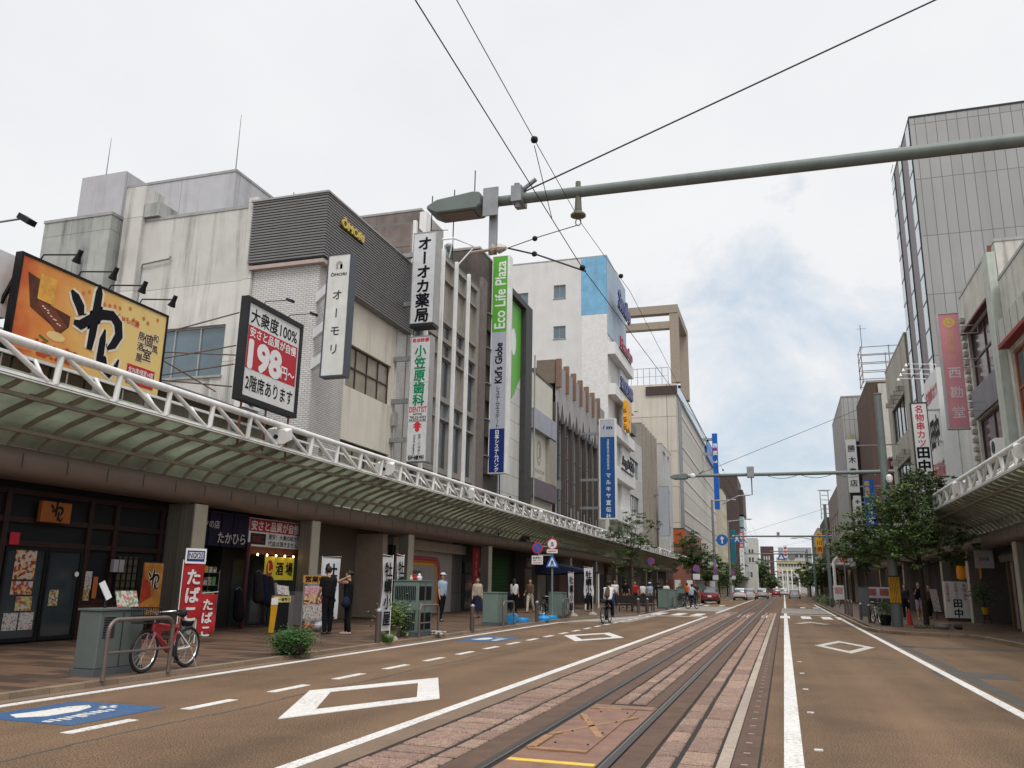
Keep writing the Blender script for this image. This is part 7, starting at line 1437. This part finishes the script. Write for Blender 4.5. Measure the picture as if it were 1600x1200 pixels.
for l, x, y, z in (('bollard with grass at its foot beside the oyster banner', -9.3, 18.7, .08), ('bollard between the tall green cabinet and the long skirted woman', -9.2, 24.9, .08), ('bollard between the blue weights', -9.25, 32.3, .08), ('left bollard in front of the dark benches', -7.5, 45.9, .08), ('right bollard in front of the dark benches', -7.25, 47.5, .08), ('farther bollard on the right kerb by the dark cabinet', 3.5, 45.0, .1), ('nearer bollard on the right kerb beside the parked silver bicycle', 3.55, 41.2, .1), ('bollard on the right kerb at the far portal', 3.6, 74, .1)): bollard(l, x, y, z)
# blue water weights
wm = mat('blue plastic', (.02, .24, .55), .35)
for k, (x, y, up) in enumerate(((-9.55, 30.1, 1), (-9.75, 32.0, 0), (-9.35, 33.6, 0), (-9.5, 35.4, 0))):
    g = thing('water_weight', ['blue water weight standing on its rim beside the third cabinet', 'flat blue water weight left of the middle bollard', 'domed blue water weight right of the middle bollard', 'blue water weight at the foot of the traffic sign pole'][k], 'weight', (x, y, .08), 'blue water weights')
    if up: MB().lathe((x, y, .28), [(.05, -.1), (.2, -.09), (.2, .07), (.08, .1)], 18, 'y').build('body', wm, g, smooth=True)
    else: MB().lathe((x, y, .08), [(.26, 0), (.27, .10), (.22, .17), (.07, .20), (.05, .26), (.04, .28)] if k == 2 else [(.26, 0), (.27, .10), (.24, .15), (.05, .16)], 18).build('body', wm, g, smooth=True)
# nobori banners
nbm = mat('banner cloth white', (.52, .52, .545), .8, var=.05)
def nobori(lbl, x, y, ux, uy, w, z0, z1, cloth_m, chars, cm, size, pitch=None, base=True, group=None, bold=.03, zt=None, sx=1.0, pz=.3):
    g = thing('banner_flag', lbl, 'banner', (x, y, .08), group); u = Vector((ux, uy, 0)).normalized(); o = Vector((x, y, 0)); n_ = u.cross(Z_)
    MB().tube([o+Z_*.08, o+Z_*(z1+.06)], .011, 8).tube([o+Z_*(z1+.02), o+u*(w+.05)+Z_*(z1+.02+.04)], .007, 6).build('pole', whitep, g)
    mb = MB(); nseg = 14; f = lambda t, s: o+u*(w*s+.015)+Z_*(z1-(z1-z0)*t)+n_*(.03*math.sin(t*7+s*2)*s+.02*math.sin(t*3)); V = []; F = []
    for i in range(nseg+1):
        for j in range(5): V.append(f(i/nseg, j/4))
    for i in range(nseg):
        for j in range(4): F.append((i*5+j, i*5+j+1, i*5+j+6, i*5+j+5))
    V2 = [v+n_*.004 for v in V]; mb.add(V+V2, F+[tuple(a+len(V) for a in q)[::-1] for q in F]); mb.build('cloth', cloth_m, g, rec=False, smooth=True)
    for k in range(3): MB().box(0, 0, 0, 0, 0, 0)
    mb = MB(); vchars(mb, chars, o+u*(w/2+.015)+Z_*(zt or z1-size*.9)+n_*(.034), u, Z_, size, pitch=pitch, bold=bold, sx=sx, d=.001); mb.build('lettering', cm, g)
    mb = MB(); vchars(mb, chars, o+u*(w/2+.015)+Z_*(zt or z1-size*.9)-n_*(.034), -u, Z_, size, pitch=pitch, bold=bold, sx=sx, d=.001); mb.build('lettering', cm, g)
    if base: MB().lathe((x, y, .08), [(.20, 0), (.16, .07), (.05, .13)], 12, sx=1.2).build('base', mat('stone weight', (.30, .27, .23), .85), g)
    return g
def fish(g, c, u, k=1):
    MB().prism([(-.12, 0), (-.06, .09), (.05, .10), (.13, .03), (.10, -.06), (-.02, -.09)], c, u, Z_, u.cross(Z_)*.002).build('oyster_print', mat('oyster print', (.42, .22, .17), .7), g)
g = nobori('white oyster banner behind the couple, hung in front of the second bay', -13.1, 22.4, .55, .84, .58, .40, 2.16, nbm, '牡蠣小屋', blackl, .40, .40, group='white oyster banners', base=False); fish(g, Vector((-12.88, 22.75, .55)), Vector((.55, .84, 0)))
g = nobori('white oyster banner nearest the road, planted in a stone base', -9.62, 20.0, -.10, -1, .44, .30, 2.12, nbm, '牡蠣小屋', blackl, .36, .40, group='white oyster banners'); 
g = nobori('narrower looking white oyster banner between the nearest one and the tall cabinet', -10.2, 21.9, .0, -1, .40, .25, 2.2, nbm, '牡蠣小屋', blackl, .36, .40, group='white oyster banners')
g = nobori('twisted white oyster banner right of the traffic signs', -9.55, 39.6, -.25, -.9, .46, .25, 2.05, nbm, '牡蠣小屋', blackl, .36, .40, group='white oyster banners')
g = nobori('white and dark banner partly in front of the walking woman in white', -9.2, 42.3, -.55, -.6, .50, 1.0, 2.35, nbm, '牡蠣小屋', blackl, .36, .36, group='white oyster banners')
rbm = mat('banner red cloth', (.33, .014, .018), .75, var=.1)
g = nobori('red tobacco banner with white characters and a small framed print at its top', -12.9, 16.0, .35, .94, .52, .62, 1.85, rbm, 'たばこ', mat('banner white ink', (.60, .56, .55), .7), .36, .40, base=False, bold=.035)
fr = MB(); o = Vector((-12.9, 16.0, 0)); u = Vector((.35, .94, 0)).normalized(); n_ = u.cross(Z_)
fr.obox(o+u*.275+Z_*2.0+n_*.03, u, Z_, n_, .52, .34, .01); fr.build('top_card', whitep, g); mb = MB(); mb.obox(o+u*.275+Z_*2.0+n_*.037, u, Z_, n_, .44, .24, .004); mb.build('card_print', navy, g); mb = MB(); mb.obox(o+u*.275+Z_*2.01+n_*.041, u, Z_, n_, .38, .15, .004); mb.build('card_field', lw, g)
mb = MB(); hline(mb, 'NO!20', o+u*.275+Z_*2.01+n_*.043, u, Z_, .36, .12, .02, .001); mb.build('card_lettering', navy, g); mb = MB(); mb.obox(o+u*.275+Z_*2.01+n_*.047, (u+Z_).normalized(), (Z_-u).normalized(), n_, .14, .02, .001); mb.build('card_slash', red, g)
g = nobori('second red tobacco banner hanging lower behind the first one', -12.75, 16.45, .45, .9, .42, .30, 1.15, rbm, 'たばこ', mat('banner white ink', (.6, .56, .55), .7), .26, .29, base=False, bold=.03)
# bar boards
g = thing('beer_board', 'blackboard with a beer glass print and yellow header in front of the bar', 'sign', (-13.4, 20.3, .08)); bx = Vector((-13.35, 20.3, 0)); u = Vector((.25, .97, 0)).normalized(); n_ = u.cross(Z_)
MB().obox(bx+u*.32+Z_*.58, u, Z_, n_, .62, .82, .03).build('board', black, g); mb = MB(); mb.obox(bx+u*.36+Z_*.98+n_*.02, u, Z_, n_, .62, .16, .012); mb.build('header', mat('header yellow', (.55, .47, .16), .5), g); mb = MB(); hline(mb, '一番搾り', bx+u*.42+Z_*.98+n_*.027, u, Z_, .42, .09, .02, .001); mb.build('lettering', blackl, g)
MB().prism([(-.05, .10), (.12, .10), (.19, .75), (.20, 1.02), (-.04, 1.02), (-.03, .6)], bx+n_*.02, u, Z_, n_*.02).build('beer_print', mat('beer amber', (.52, .27, .02), .3), g); MB().prism([(-.04, .84), (.195, .84), (.20, 1.02), (-.04, 1.02)], bx+n_*.042, u, Z_, n_*.003).build('foam_print', whitep, g)
g = thing('menu_stand', 'framed menu stand with an orange open sign on top beside the second pillar', 'sign', (-13.0, 21.6, .08)); bx = Vector((-13.05, 21.4, 0)); u = Vector((.55, .84, 0)).normalized(); n_ = u.cross(Z_)
MB().tube([bx+Z_*.08, bx+Z_*1.42], .016, 6).tube([bx+u*.66+Z_*.08, bx+u*.66+Z_*1.42], .016, 6).tube([bx+Z_*1.40, bx+u*.66+Z_*1.40], .014, 6).tube([bx+Z_*.40, bx+u*.66+Z_*.40], .014, 6).build('frame', zinc, g)
for z0, z1, mm, nm in ((1.12, 1.36, printm('pink print', [(.5, .3, .36), (.45, .12, .16), (.5, .44, .44)], 40), 'pink_sheet'), (.86, 1.12, foodm, 'food_sheet'), (.44, .84, textm, 'price_sheet')): MB().obox(bx+u*.33+Z_*(z0+z1)/2, u, Z_, n_, .60, z1-z0-.01, .012).build(nm, mm, g)
mb = MB(); mb.obox(bx+u*.33+Z_*1.54, u, Z_, n_, .74, .22, .02); mb.build('open_board', mat('open board orange', (.40, .19, .04), .5), g); mb = MB(); hline(mb, '営業中', bx+u*.33+Z_*1.54+n_*.012, u, Z_, .6, .16, .03, .001); mb.build('lettering', blackl, g); m = MB(); blob(m, (-12.9, 22.0, .26), (.22, .22, .16)); m.build('sand_bag', lw, g)
g = thing('counter_card', 'white printed card propped on the grey bar counter', 'sign', (-13.4, 21.2, 1.05)); MB().obox((-13.5, 21.05, 1.22), Vector((.3, .9, -.1)).normalized(), Vector((-.2, 0, 1)).normalized(), Vector((.9, -.3, .2)).normalized(), .42, .26, .01).build('card', textm, g); MB().box(-13.75, -13.45, 20.9, 21.6, .08, 1.08).build('counter', mat('grey counter', (.16, .15, .145), .6), g)
# traffic signs on the left pavement
sgb = mat('traffic blue', (.02, .12, .40), .35); sgr = mat('traffic red', (.50, .02, .035), .35)
def disc(g, name, m, c, r, d, n=24, ax='y'): MB().lathe((c[0], c[1]-d, c[2]), [(r, 0), (r, .004)], n, ax).build(name, m, g)
def noparking(g, x, y, z, r):
    disc(g, 'red_disc', sgr, (x, y, z), r, .0); disc(g, 'blue_disc', sgb, (x, y, z), r*.8, .005); MB().obox((x, y-.008, z), Vector((.7, 0, -.7)).normalized(), Y_, Vector((.7, 0, .7)).normalized(), r*1.55, .004, r*.2).build('red_bar', sgr, g)
g = thing('traffic_sign_pole', 'grey pole with no parking, no crossing and blue triangular signs', 'traffic sign', (-9.5, 35.5, .08)); MB().tube([(-9.5, 35.5, .08), (-9.5, 35.5, 3.55)], .045, 10).build('pole', greyg, g)
for z in (3.1, 2.72): MB().box(-10.1, -9.45, 35.44, 35.48, z, z+.05).build('bracket', alum, g)
disc(g, 'red_ring', sgr, (-9.48, 35.42, 3.22), .25, 0); disc(g, 'white_disc', whitep, (-9.48, 35.42, 3.22), .20, .005); mb = MB(); mb.prism([(-.09, -.12), (-.05, -.12), (-.05, .06), (0, .10), (.05, .06), (.05, -.04), (.09, -.04), (.03, -.12), (-.02, -.04), (.01, -.04), (.01, .04), (-.01, .04)], (-9.48, 35.41, 3.22), X_, Z_, (0, -.003, 0)); mb.build('arrow', sgb, g)
MB().box(-9.72, -9.24, 35.40, 35.42, 2.83, 2.99).build('plate', whitep, g); MB().box(-9.66, -9.30, 35.396, 35.399, 2.89, 2.93).build('red_strip', mat('orange strip', (.55, .12, .03), .5), g)
MB().prism([(-.27, -.02), (.27, -.02), (.27, .03), (.04, .50), (-.04, .50), (-.27, .03)], (-9.48, 35.42, 2.25), X_, Z_, (0, -.01, 0)).build('triangle', sgb, g)
MB().prism([(-.20, .03), (.20, .03), (.0, .42)], (-9.48, 35.405, 2.25), X_, Z_, (0, -.003, 0)).build('white_triangle', whitep, g); mb = MB(); mb.prism([(-.10, .05), (-.04, .05), (0, .12), (.05, .05), (.10, .05), (.04, .17), (.08, .2), (.03, .25), (0, .31), (-.03, .25), (-.08, .17), (-.02, .19)], (-9.48, 35.40, 2.25), X_, Z_, (0, -.003, 0)); mb.build('walker', sgb, g)
noparking(g, -10.15, 35.42, 3.05, .25); MB().box(-10.40, -9.90, 35.41, 35.43, 2.35, 2.72).build('plate', whitep, g); mb = MB(); hline(mb, '駐車禁止', (-10.15, 35.409, 2.63), X_, Z_, .4, .09, .02, .001); hline(mb, '区間ここから', (-10.15, 35.409, 2.52), X_, Z_, .4, .07, .02, .001); mb.build('lettering', blackl, g); MB().box(-10.33, -9.97, 35.404, 35.409, 2.40, 2.43).build('red_strip', sgr, g)
g = thing('no_parking_sign', 'thin dark pole with a round no parking sign before the first far cabinet', 'traffic sign', (-7.5, 51.7, .08)); MB().tube([(-7.5, 51.7, .08), (-7.5, 51.7, 2.9)], .035, 8).build('pole', darkm, g); noparking(g, -7.62, 51.64, 3.0, .23)
for k, (x, y, z, l) in enumerate(((-7.25, 76, 3.1, 'no parking sign with a pale plate left of the red car'), (-7.1, 96, 3.3, 'no parking sign with a plate on the tall lamp pole'), (-6.6, 122, 3.6, 'no parking sign on the farther lamp pole'))):
    g = thing('no_parking_sign', l, 'traffic sign', (x, y, .08)); MB().tube([(x, y, .08), (x, y, z)], .05, 8).build('pole', mat('brown pole', (.07, .05, .045), .5), g); noparking(g, x, y-.06, z, .30); MB().box(x-.3, x+.3, y-.08, y-.06, z-.95, z-.45).build('plate', lw, g)
g = thing('lamp_pole', 'tall grey pole with an arm carrying blue round and triangular signs', 'street lamp', (-7.2, 97, .08)); MB().tube([(-7.2, 97, .08), (-7.2, 97, 4.0), (-7.25, 97, 11.2)], [.22, .17, .12], 10).build('pole', mat('grey street pole', (.20, .21, .21), .5, var=.1), g); MB().tube([(-7.25, 97, 11.1), (-4.6, 97, 11.15)], .07, 8).build('arm', alum, g)
disc(g, 'blue_disc', sgb, (-6.3, 96.9, 6.7), .62, 0); mb = MB(); mb.prism([(-.07, -.4), (.07, -.4), (.07, .1), (.25, .1), (0, .42), (-.25, .1), (-.07, .1)], (-6.3, 96.89, 6.7), X_, Z_, (0, -.005, 0)); mb.build('arrow', whitep, g); MB().box(-7.1, -6.4, 97, 97.05, 6.6, 6.7).build('bracket', alum, g)
g = thing('lamp_pole', 'second tall pole with a blue crosswalk triangle and lamp arm', 'street lamp', (-6.8, 118, .1)); MB().tube([(-6.8, 118, .1), (-6.8, 118, 10.5)], [.2, .11], 10).build('pole', mat('grey street pole', (.2, .21, .21)), g); MB().tube([(-6.8, 118, 10.3), (-4.4, 118, 10.6)], .06, 6).build('arm', alum, g); MB().lathe((-4.0, 118, 10.6), [(.08, -.08), (.25, 0), (.08, .1)], 10, sx=2, sy=.7).build('lamp_head', alum, g)
MB().prism([(-.75, 0), (.75, 0), (0, 1.25)], (-5.7, 117.9, 7.5), X_, Z_, (0, -.02, 0)).build('triangle', sgb, g); mb = MB(); mb.prism([(-.3, .1), (-.18, .1), (0, .4), (.2, .1), (.32, .1), (.1, .5), (.22, .52), (.05, .72), (0, .95), (-.1, .72), (-.26, .48), (-.1, .52)], (-5.7, 117.87, 7.5), X_, Z_, (0, -.01, 0)); mb.build('walker', whitep, g); MB().box(-6.7, -5.9, 118, 118.05, 8.0, 8.1).build('bracket', alum, g)
for x, y, s, l in ((4.4, 200, .9, 'blue triangular crossing sign hung over the far street'),): g = thing('overhead_sign', l, 'traffic sign', (2.2, y, 9)); MB().prism([(-.95, 0), (.95, 0), (.2, 1.5), (-.2, 1.5)], (-.2, y, 7.8), X_, Z_, (0, -.03, 0)).build('triangle', sgb, g); MB().prism([(-.5, .2), (.5, .2), (0, 1.1)], (-.2, y-.035, 7.85), X_, Z_, (0, -.01, 0)).build('white_triangle', whitep, g); MB().tube([(5, y, .1), (5, y, 9.7), (-2.5, y, 9.7)], .12, 8).build('pole', greyg, g); disc(g, 'round_back', zinc, (2.0, y, 8.5), .85, 0)
def signal(lbl, x, y, z, c): g = thing('traffic_light', lbl, 'traffic light', (x, y, z)); MB().box(x-.55, x+.55, y, y+.25, z, z+.4).build('housing', zinc, g); MB().lathe((x+.35, y-.01, z+.2), [(.15, 0), (.15, .01)], 12, 'y').build('red_lens', mat('lit red', (1, .03, .02), .4, emit=2.5), g); MB().tube([(x, y+.1, .1), (x, y+.1, z)], .1, 8).build('pole', greyg, g)
signal('lit red traffic light left of the station masts', -1.4, 230, 5.6, 'r')
g = thing('no_entry_sign', 'small red round sign right of the gantry pole far down', 'traffic sign', (5.0, 77, 3)); MB().tube([(5.05, 78, .1), (5.05, 78, 3.9)], .05, 8).build('pole', zinc, g); disc(g, 'red_disc', sgr, (5.0, 77.9, 4.1), .32, 0); MB().box(4.82, 5.18, 77.88, 77.895, 4.05, 4.15).build('white_bar', whitep, g)
# benches, cone, small right pavement things
for k, (y, l) in enumerate(((48.6, 'nearer half of the dark high backed bench by the left tree'), (50.9, 'farther dark bench just behind the nearer one'))):
    g = thing('bench', l, 'bench', (-8.2, y, .08), 'dark benches'); dk = mat('bench brown', (.022, .017, .016), .6); x0, x1 = -9.15, -7.45
    MB().box(x0, x1, y, y+.05, .55, .95).build('backrest', dk, g); MB().box(x0-.25, x1+.25, y+.06, y+.5, .42, .47).build('seat', dk, g)
    for x in (x0+.1, (x0+x1)/2, x1-.1): MB().prism([(y-.02, .08), (y+.06, .08), (y+.12, .42), (y-.0, .42)], (x, 0, 0), Y_, Z_, (.06, 0, 0)).build('leg', dk, g)
g = thing('traffic_cone', 'red traffic cone at the foot of the woman by the gantry pole', 'cone', (5.0, 39.9, .1)); MB().lathe((5.0, 39.9, .13), [(.13, 0), (.03, .62), (.02, .64)], 16).build('cone', mat('cone red', (.50, .03, .02), .5), g, smooth=True); MB().box(4.82, 5.18, 39.72, 40.08, .1, .135).build('base', mat('cone red', (.5, .03, .02)), g)
g = thing('leafy_planter', 'dark planter with a bright green bush left of the gantry pole', 'plant', (3.95, 38.6, .1)); MB().lathe((3.95, 38.8, .1), [(.18, 0), (.24, .4), (.25, .42)], 12).build('pot', black, g); mb = MB(); leaves(mb, (3.95, 38.8, .75), (.4, .4, .35), 600, .045, 1); mb.build('foliage', mat('bright leaf', (.05, .135, .022)), g, rec=False)
g = thing('stone_pot', 'low round grey pot at the foot of the right tree', 'planter', (5.95, 36.9, .1)); MB().lathe((5.7, 36.4, .1), [(.16, 0), (.26, .10), (.28, .22), (.25, .22), (.22, .14)], 18).build('pot', mat('grey stone pot', (.22, .20, .19), .8), g)
g = thing('weed_patch', 'small weedy patch by the traffic cone on the right kerb', 'plant', (5.1, 36.6, .1)); mb = MB(); leaves(mb, (5.0, 36.6, .16), (.5, .35, .12), 420, .035, 1); mb.build('leaves', leafd, g, rec=False)
g = thing('broken_pot', 'dark overturned little pot right of the round grey pot', 'planter', (6.2, 36.4, .1)); MB().lathe((6.25, 36.5, .21), [(.07, -.15), (.12, .1), (.13, .12)], 12, 'x').build('pot', mat('dark pot', (.03, .022, .02)), g)
g = thing('notice_board', 'white and red notice board on a stand by the far right portal', 'sign', (4.1, 73, .1)); MB().box(3.75, 4.55, 73, 73.05, .75, 1.85).build('panel', signw, g); MB().box(3.85, 4.45, 72.98, 72.995, 1.2, 1.7).build('red_print', mat('pinkish print', (.50, .26, .26), .5, var=.4, nscale=8), g); MB().box(4.1, 4.2, 73, 73.05, .1, .75).build('stand', zinc, g)
g = thing('notice_board', 'wide red and white notice behind the silver bicycle', 'sign', (5.2, 56, .1)); MB().box(4.75, 6.1, 56, 56.05, 1.05, 1.7).build('panel', signw, g); mb = MB(); mb.box(4.85, 5.3, 55.98, 55.995, 1.2, 1.6).box(5.5, 6.0, 55.98, 55.995, 1.2, 1.6); mb.build('red_print', mat('dull red print', (.40, .13, .13), .5), g); MB().box(5.3, 5.4, 56, 56.05, .1, 1.05).build('stand', zinc, g)
for k in range(4): g = thing('notice_board', ['pale far notice board by the orange annex', 'second pale notice near the orange annex', 'greenish notice beside the cyclist in blue', 'small pale notice under the end of the arcade'][k], 'sign', (-10+k*.9, 90, .1)); MB().box(-10.6+k*1.0, -10.0+k*1.0, 88+k*2, 88.05+k*2, 1.0, 2.2).build('panel', [lw, signw, cabm, lw][k], g); MB().box(-10.35+k, -10.25+k, 88+k*2, 88.05+k*2, .08, 1.0).build('stand', zinc, g)

# ------------------------------------------------------------------ cars
def car(lbl, x, y, rot, col, kind='hatch', h=1.5, L_=4.1, w=1.68, front=False, group=None, lit=False):
    g = thing('car', lbl, 'car', (0, 0, 0), group); pm = mat('car '+lbl[:14], col, .28, var=.02, coat=.8, spec=.6); hw = w/2; n = 8
    if kind == 'suv': st = [(-.5, .55, .72, .78), (-.49, .32, .98, .90), (-.44, .24, 1.05, .97), (-.2, .22, 1.06, 1), (.1, .22, 1.04, 1), (.28, .24, .98, .98), (.44, .26, .88, .93), (.5, .36, .68, .80)]; cab = [(-.485, .80, 1.0), (-.42, .66, 1.06), (-.33, .70, h-.04), (-.2, .74, h), (.02, .73, h-.02), (.13, .68, h-.14), (.27, .72, 1.0)]
    elif kind == 'sedan': st = [(-.5, .5, .70, .76), (-.49, .32, .92, .88), (-.36, .24, .98, .97), (-.2, .22, .96, 1), (.1, .22, .94, 1), (.25, .24, .90, .98), (.44, .26, .78, .92), (.5, .36, .6, .78)]; cab = [(-.34, .74, .96), (-.22, .66, h-.08), (-.12, .70, h), (.02, .70, h-.01), (.12, .66, h-.16), (.25, .72, .90)]
    else: st = [(-.5, .55, .75, .80), (-.49, .32, .95, .92), (-.44, .24, 1.0, .98), (-.2, .22, 1.0, 1), (.1, .22, .98, 1), (.28, .24, .95, .98), (.43, .26, .82, .93), (.5, .36, .64, .80)]; cab = [(-.475, .78, .98), (-.43, .68, h-.16), (-.36, .70, h-.02), (-.2, .72, h), (.02, .71, h-.02), (.12, .67, h-.15), (.27, .72, .95)]
    mb = MB(); V = []; F = []
    for (fy, z0, z1, k) in st:
        yy = fy*L_; a = hw*k; V += [(-a*.86, yy, z0), (-a, yy, z0+.12), (-a, yy, z0+(z1-z0)*.6), (-a*.93, yy, z1-.03), (-a*.7, yy, z1), (a*.7, yy, z1), (a*.93, yy, z1-.03), (a, yy, z0+(z1-z0)*.6), (a, yy, z0+.12), (a*.86, yy, z0)]
    m_ = 10
    for i in range(len(st)-1): F += [(i*m_+j, i*m_+(j+1) % m_, (i+1)*m_+(j+1) % m_, (i+1)*m_+j) for j in range(m_)]
    F += [tuple(range(m_))[::-1], tuple((len(st)-1)*m_+j for j in range(m_))]; mb.add(V, F); mb.build('body', pm, g, smooth=True)
    V = []; F = []; base_z = .9
    for (fy, k, z) in cab: yy = fy*L_; a = hw*k; V += [(-hw*.90, yy, base_z), (-a*1.0, yy, max(z-.06, base_z+.01)), (-a*.86, yy, z), (a*.86, yy, z), (a, yy, max(z-.06, base_z+.01)), (hw*.90, yy, base_z)]
    for i in range(len(cab)-1): F += [(i*6+j, i*6+j+1, (i+1)*6+j+1, (i+1)*6+j) for j in range(5)]
    F += [tuple(range(6))[::-1], tuple((len(cab)-1)*6+j for j in range(6))]; MB().add(V, F).build('windows', glass, g, smooth=True)
    V = []; F = []; cc = [c for c in cab if c[2] > h-.2]
    for (fy, k, z) in cc: yy = fy*L_; a = hw*k*1.01; V += [(-a, yy, z-.09), (-a*.97, yy, z-.02), (-a*.8, yy, z+.015), (a*.8, yy, z+.015), (a*.97, yy, z-.02), (a, yy, z-.09)]
    for i in range(len(cc)-1): F += [(i*6+j, i*6+j+1, (i+1)*6+j+1, (i+1)*6+j) for j in range(5)]
    F += [tuple(range(6))[::-1], tuple((len(cc)-1)*6+j for j in range(6))]; MB().add(V, F).build('roof', pm, g, smooth=True)
    for sx_ in (-1, 1):
        for yy in (-.31*L_, .31*L_):
            wz = thing('wheel', None, None, (0, 0, 0)); wz.parent = g; MB().lathe((sx_*(hw-.09), yy, .31), [(.18, -.095), (.29, -.095), (.31, -.06), (.31, .06), (.29, .095), (.18, .095)], 20, 'x').build('tyre', rub, wz, smooth=True); MB().lathe((sx_*(hw-.005), yy, .31), [(.18, -.01), (.12, .006), (.03, .01)], 14, 'x').build('rim', chrome, wz)
        e = -L_/2 if not front else L_/2; s2 = -1 if not front else 1
        MB().box(sx_*hw*.93, sx_*hw*.60, e*.985, e*.955, .72 if not front else .60, .98 if not front else .74).build('tail_light' if not front else 'headlight', mat('tail red', (.45, .01, .01), .25, emit=.15) if not front else mat('headlight', (.6, .62, .64), .15), g, bevel=.015)
        MB().box(sx_*(hw+.02), sx_*(hw+.16), .19*L_, .19*L_+.09, .92, 1.04).build('mirror', pm, g, bevel=.015)
    e = -L_/2 if not front else L_/2; s2 = -1 if not front else 1
    MB().box(-.17, .17, e+s2*.005, e+s2*.02, .62 if not front else .42, .79 if not front else .55).build('number_plate', whitep, g); MB().box(-hw*.8, hw*.8, e*.98, e+s2*.012, .28, .46).build('bumper', darkm if kind != 'sedan' else pm, g, bevel=.02)
    if front: MB().box(-.4, .4, e+s2*.002, e+s2*.015, .6, .72).build('grille', black, g)
    g.location = (x, y, .0); g.rotation_euler = (0, 0, R_(rot)); return g
car('dark red compact SUV parked at the left kerb beyond the arcade end', -6.75, 84, 2, (.17, .006, .012), 'suv', 1.55)
car('white hatchback with red tail lights driving away in the left lanes', -5.4, 113.5, 1, (.62, .62, .62), 'hatch', 1.48)
car('pale sedan in front of the white hatchback, partly hidden', -4.55, 122, 1, (.50, .52, .54), 'sedan', 1.42)
car('silver hatchback waiting in the left lane beyond the pale sedan', -3.1, 133.5, 0, (.36, .37, .39), 'hatch', 1.5)
car('bright red small car driving away near the rails', -1.55, 178, 0, (.36, .005, .015), 'hatch', 1.55)
car('white small car right of the bright red one', .0, 196, 0, (.62, .62, .62), 'hatch', 1.55)
car('oncoming silver blue sedan in the right lane', 1.55, 143, 0, (.30, .36, .40), 'sedan', 1.45, front=False, L_=4.3)
g = thing('motor_scooter', 'scooter with a rider in grey near the far right portal', 'motorcycle', (4.9, 86, .1)); MB().lathe((4.9, 85.3, .33), [(.12, -.05), (.23, -.05), (.23, .05), (.12, .05)], 16, 'x').lathe((4.9, 86.6, .33), [(.12, -.05), (.23, -.05), (.23, .05), (.12, .05)], 16, 'x').build('wheels', rub, g); MB().prism([(85.4, .35), (86.7, .4), (86.7, .75), (86.2, .8), (85.9, .45), (85.7, .5), (85.5, 1.0), (85.35, 1.0)], (4.78, 0, 0), Y_, Z_, (.24, 0, 0)).build('body', mat('scooter red', (.35, .02, .03), .3), g, bevel=.03)
person('scooter rider in a pale grey shirt under the far right arcade', (4.9, 86.3, .1), 0, 'blue', 'dark', 1.65, sit=.78, leg=((70, 70), (70, 70)), arm=((50, 20, 5), (50, 20, 5)), vox=.02)

# ------------------------------------------------------------------ small things on the walls
for k, (x, y, z, l) in enumerate(((-14.9, 43.6, 8.2, 'small grey service box on the dark slab building, level with the dentist sign foot'), (-14.9, 56.6, 8.0, 'grey service box on the pipes between the cream and the arched building'), (-14.9, 72.0, 8.6, 'grey box at the right end of the arched building'))):
    g = thing('service_box', l, 'utility box', (x, y, z)); MB().box(x, x+.3, y-.3, y+.3, z, z+.6).build('casing', zinc, g, bevel=.01); MB().tube([(x+.15, y, z+.6), (x+.15, y, z+6)], .025, 6).build('conduit', darkm, g)
for k, (y, z, l) in enumerate(((22.9, 6.6, 'air conditioner unit on the tin roof left of the tiled corner'), (12.5, 7.7, 'air conditioner unit behind the orange billboard'))):
    g = thing('air_conditioner', l, 'air conditioner', (-16.5, y, z)); MB().box(-16.8, -16.4, y-.45, y+.45, z+.35, z+1.0).build('casing', whitep, g, bevel=.015); MB().lathe((-16.39, y-.1, z+.67), [(.24, 0), (.24, .01)], 18, 'x').build('fan_grille', darkm, g); MB().bar((-16.6, y-.4, z+.2), (-16.6, y+.4, z+.2), .3, .3).build('stand', zinc, g)
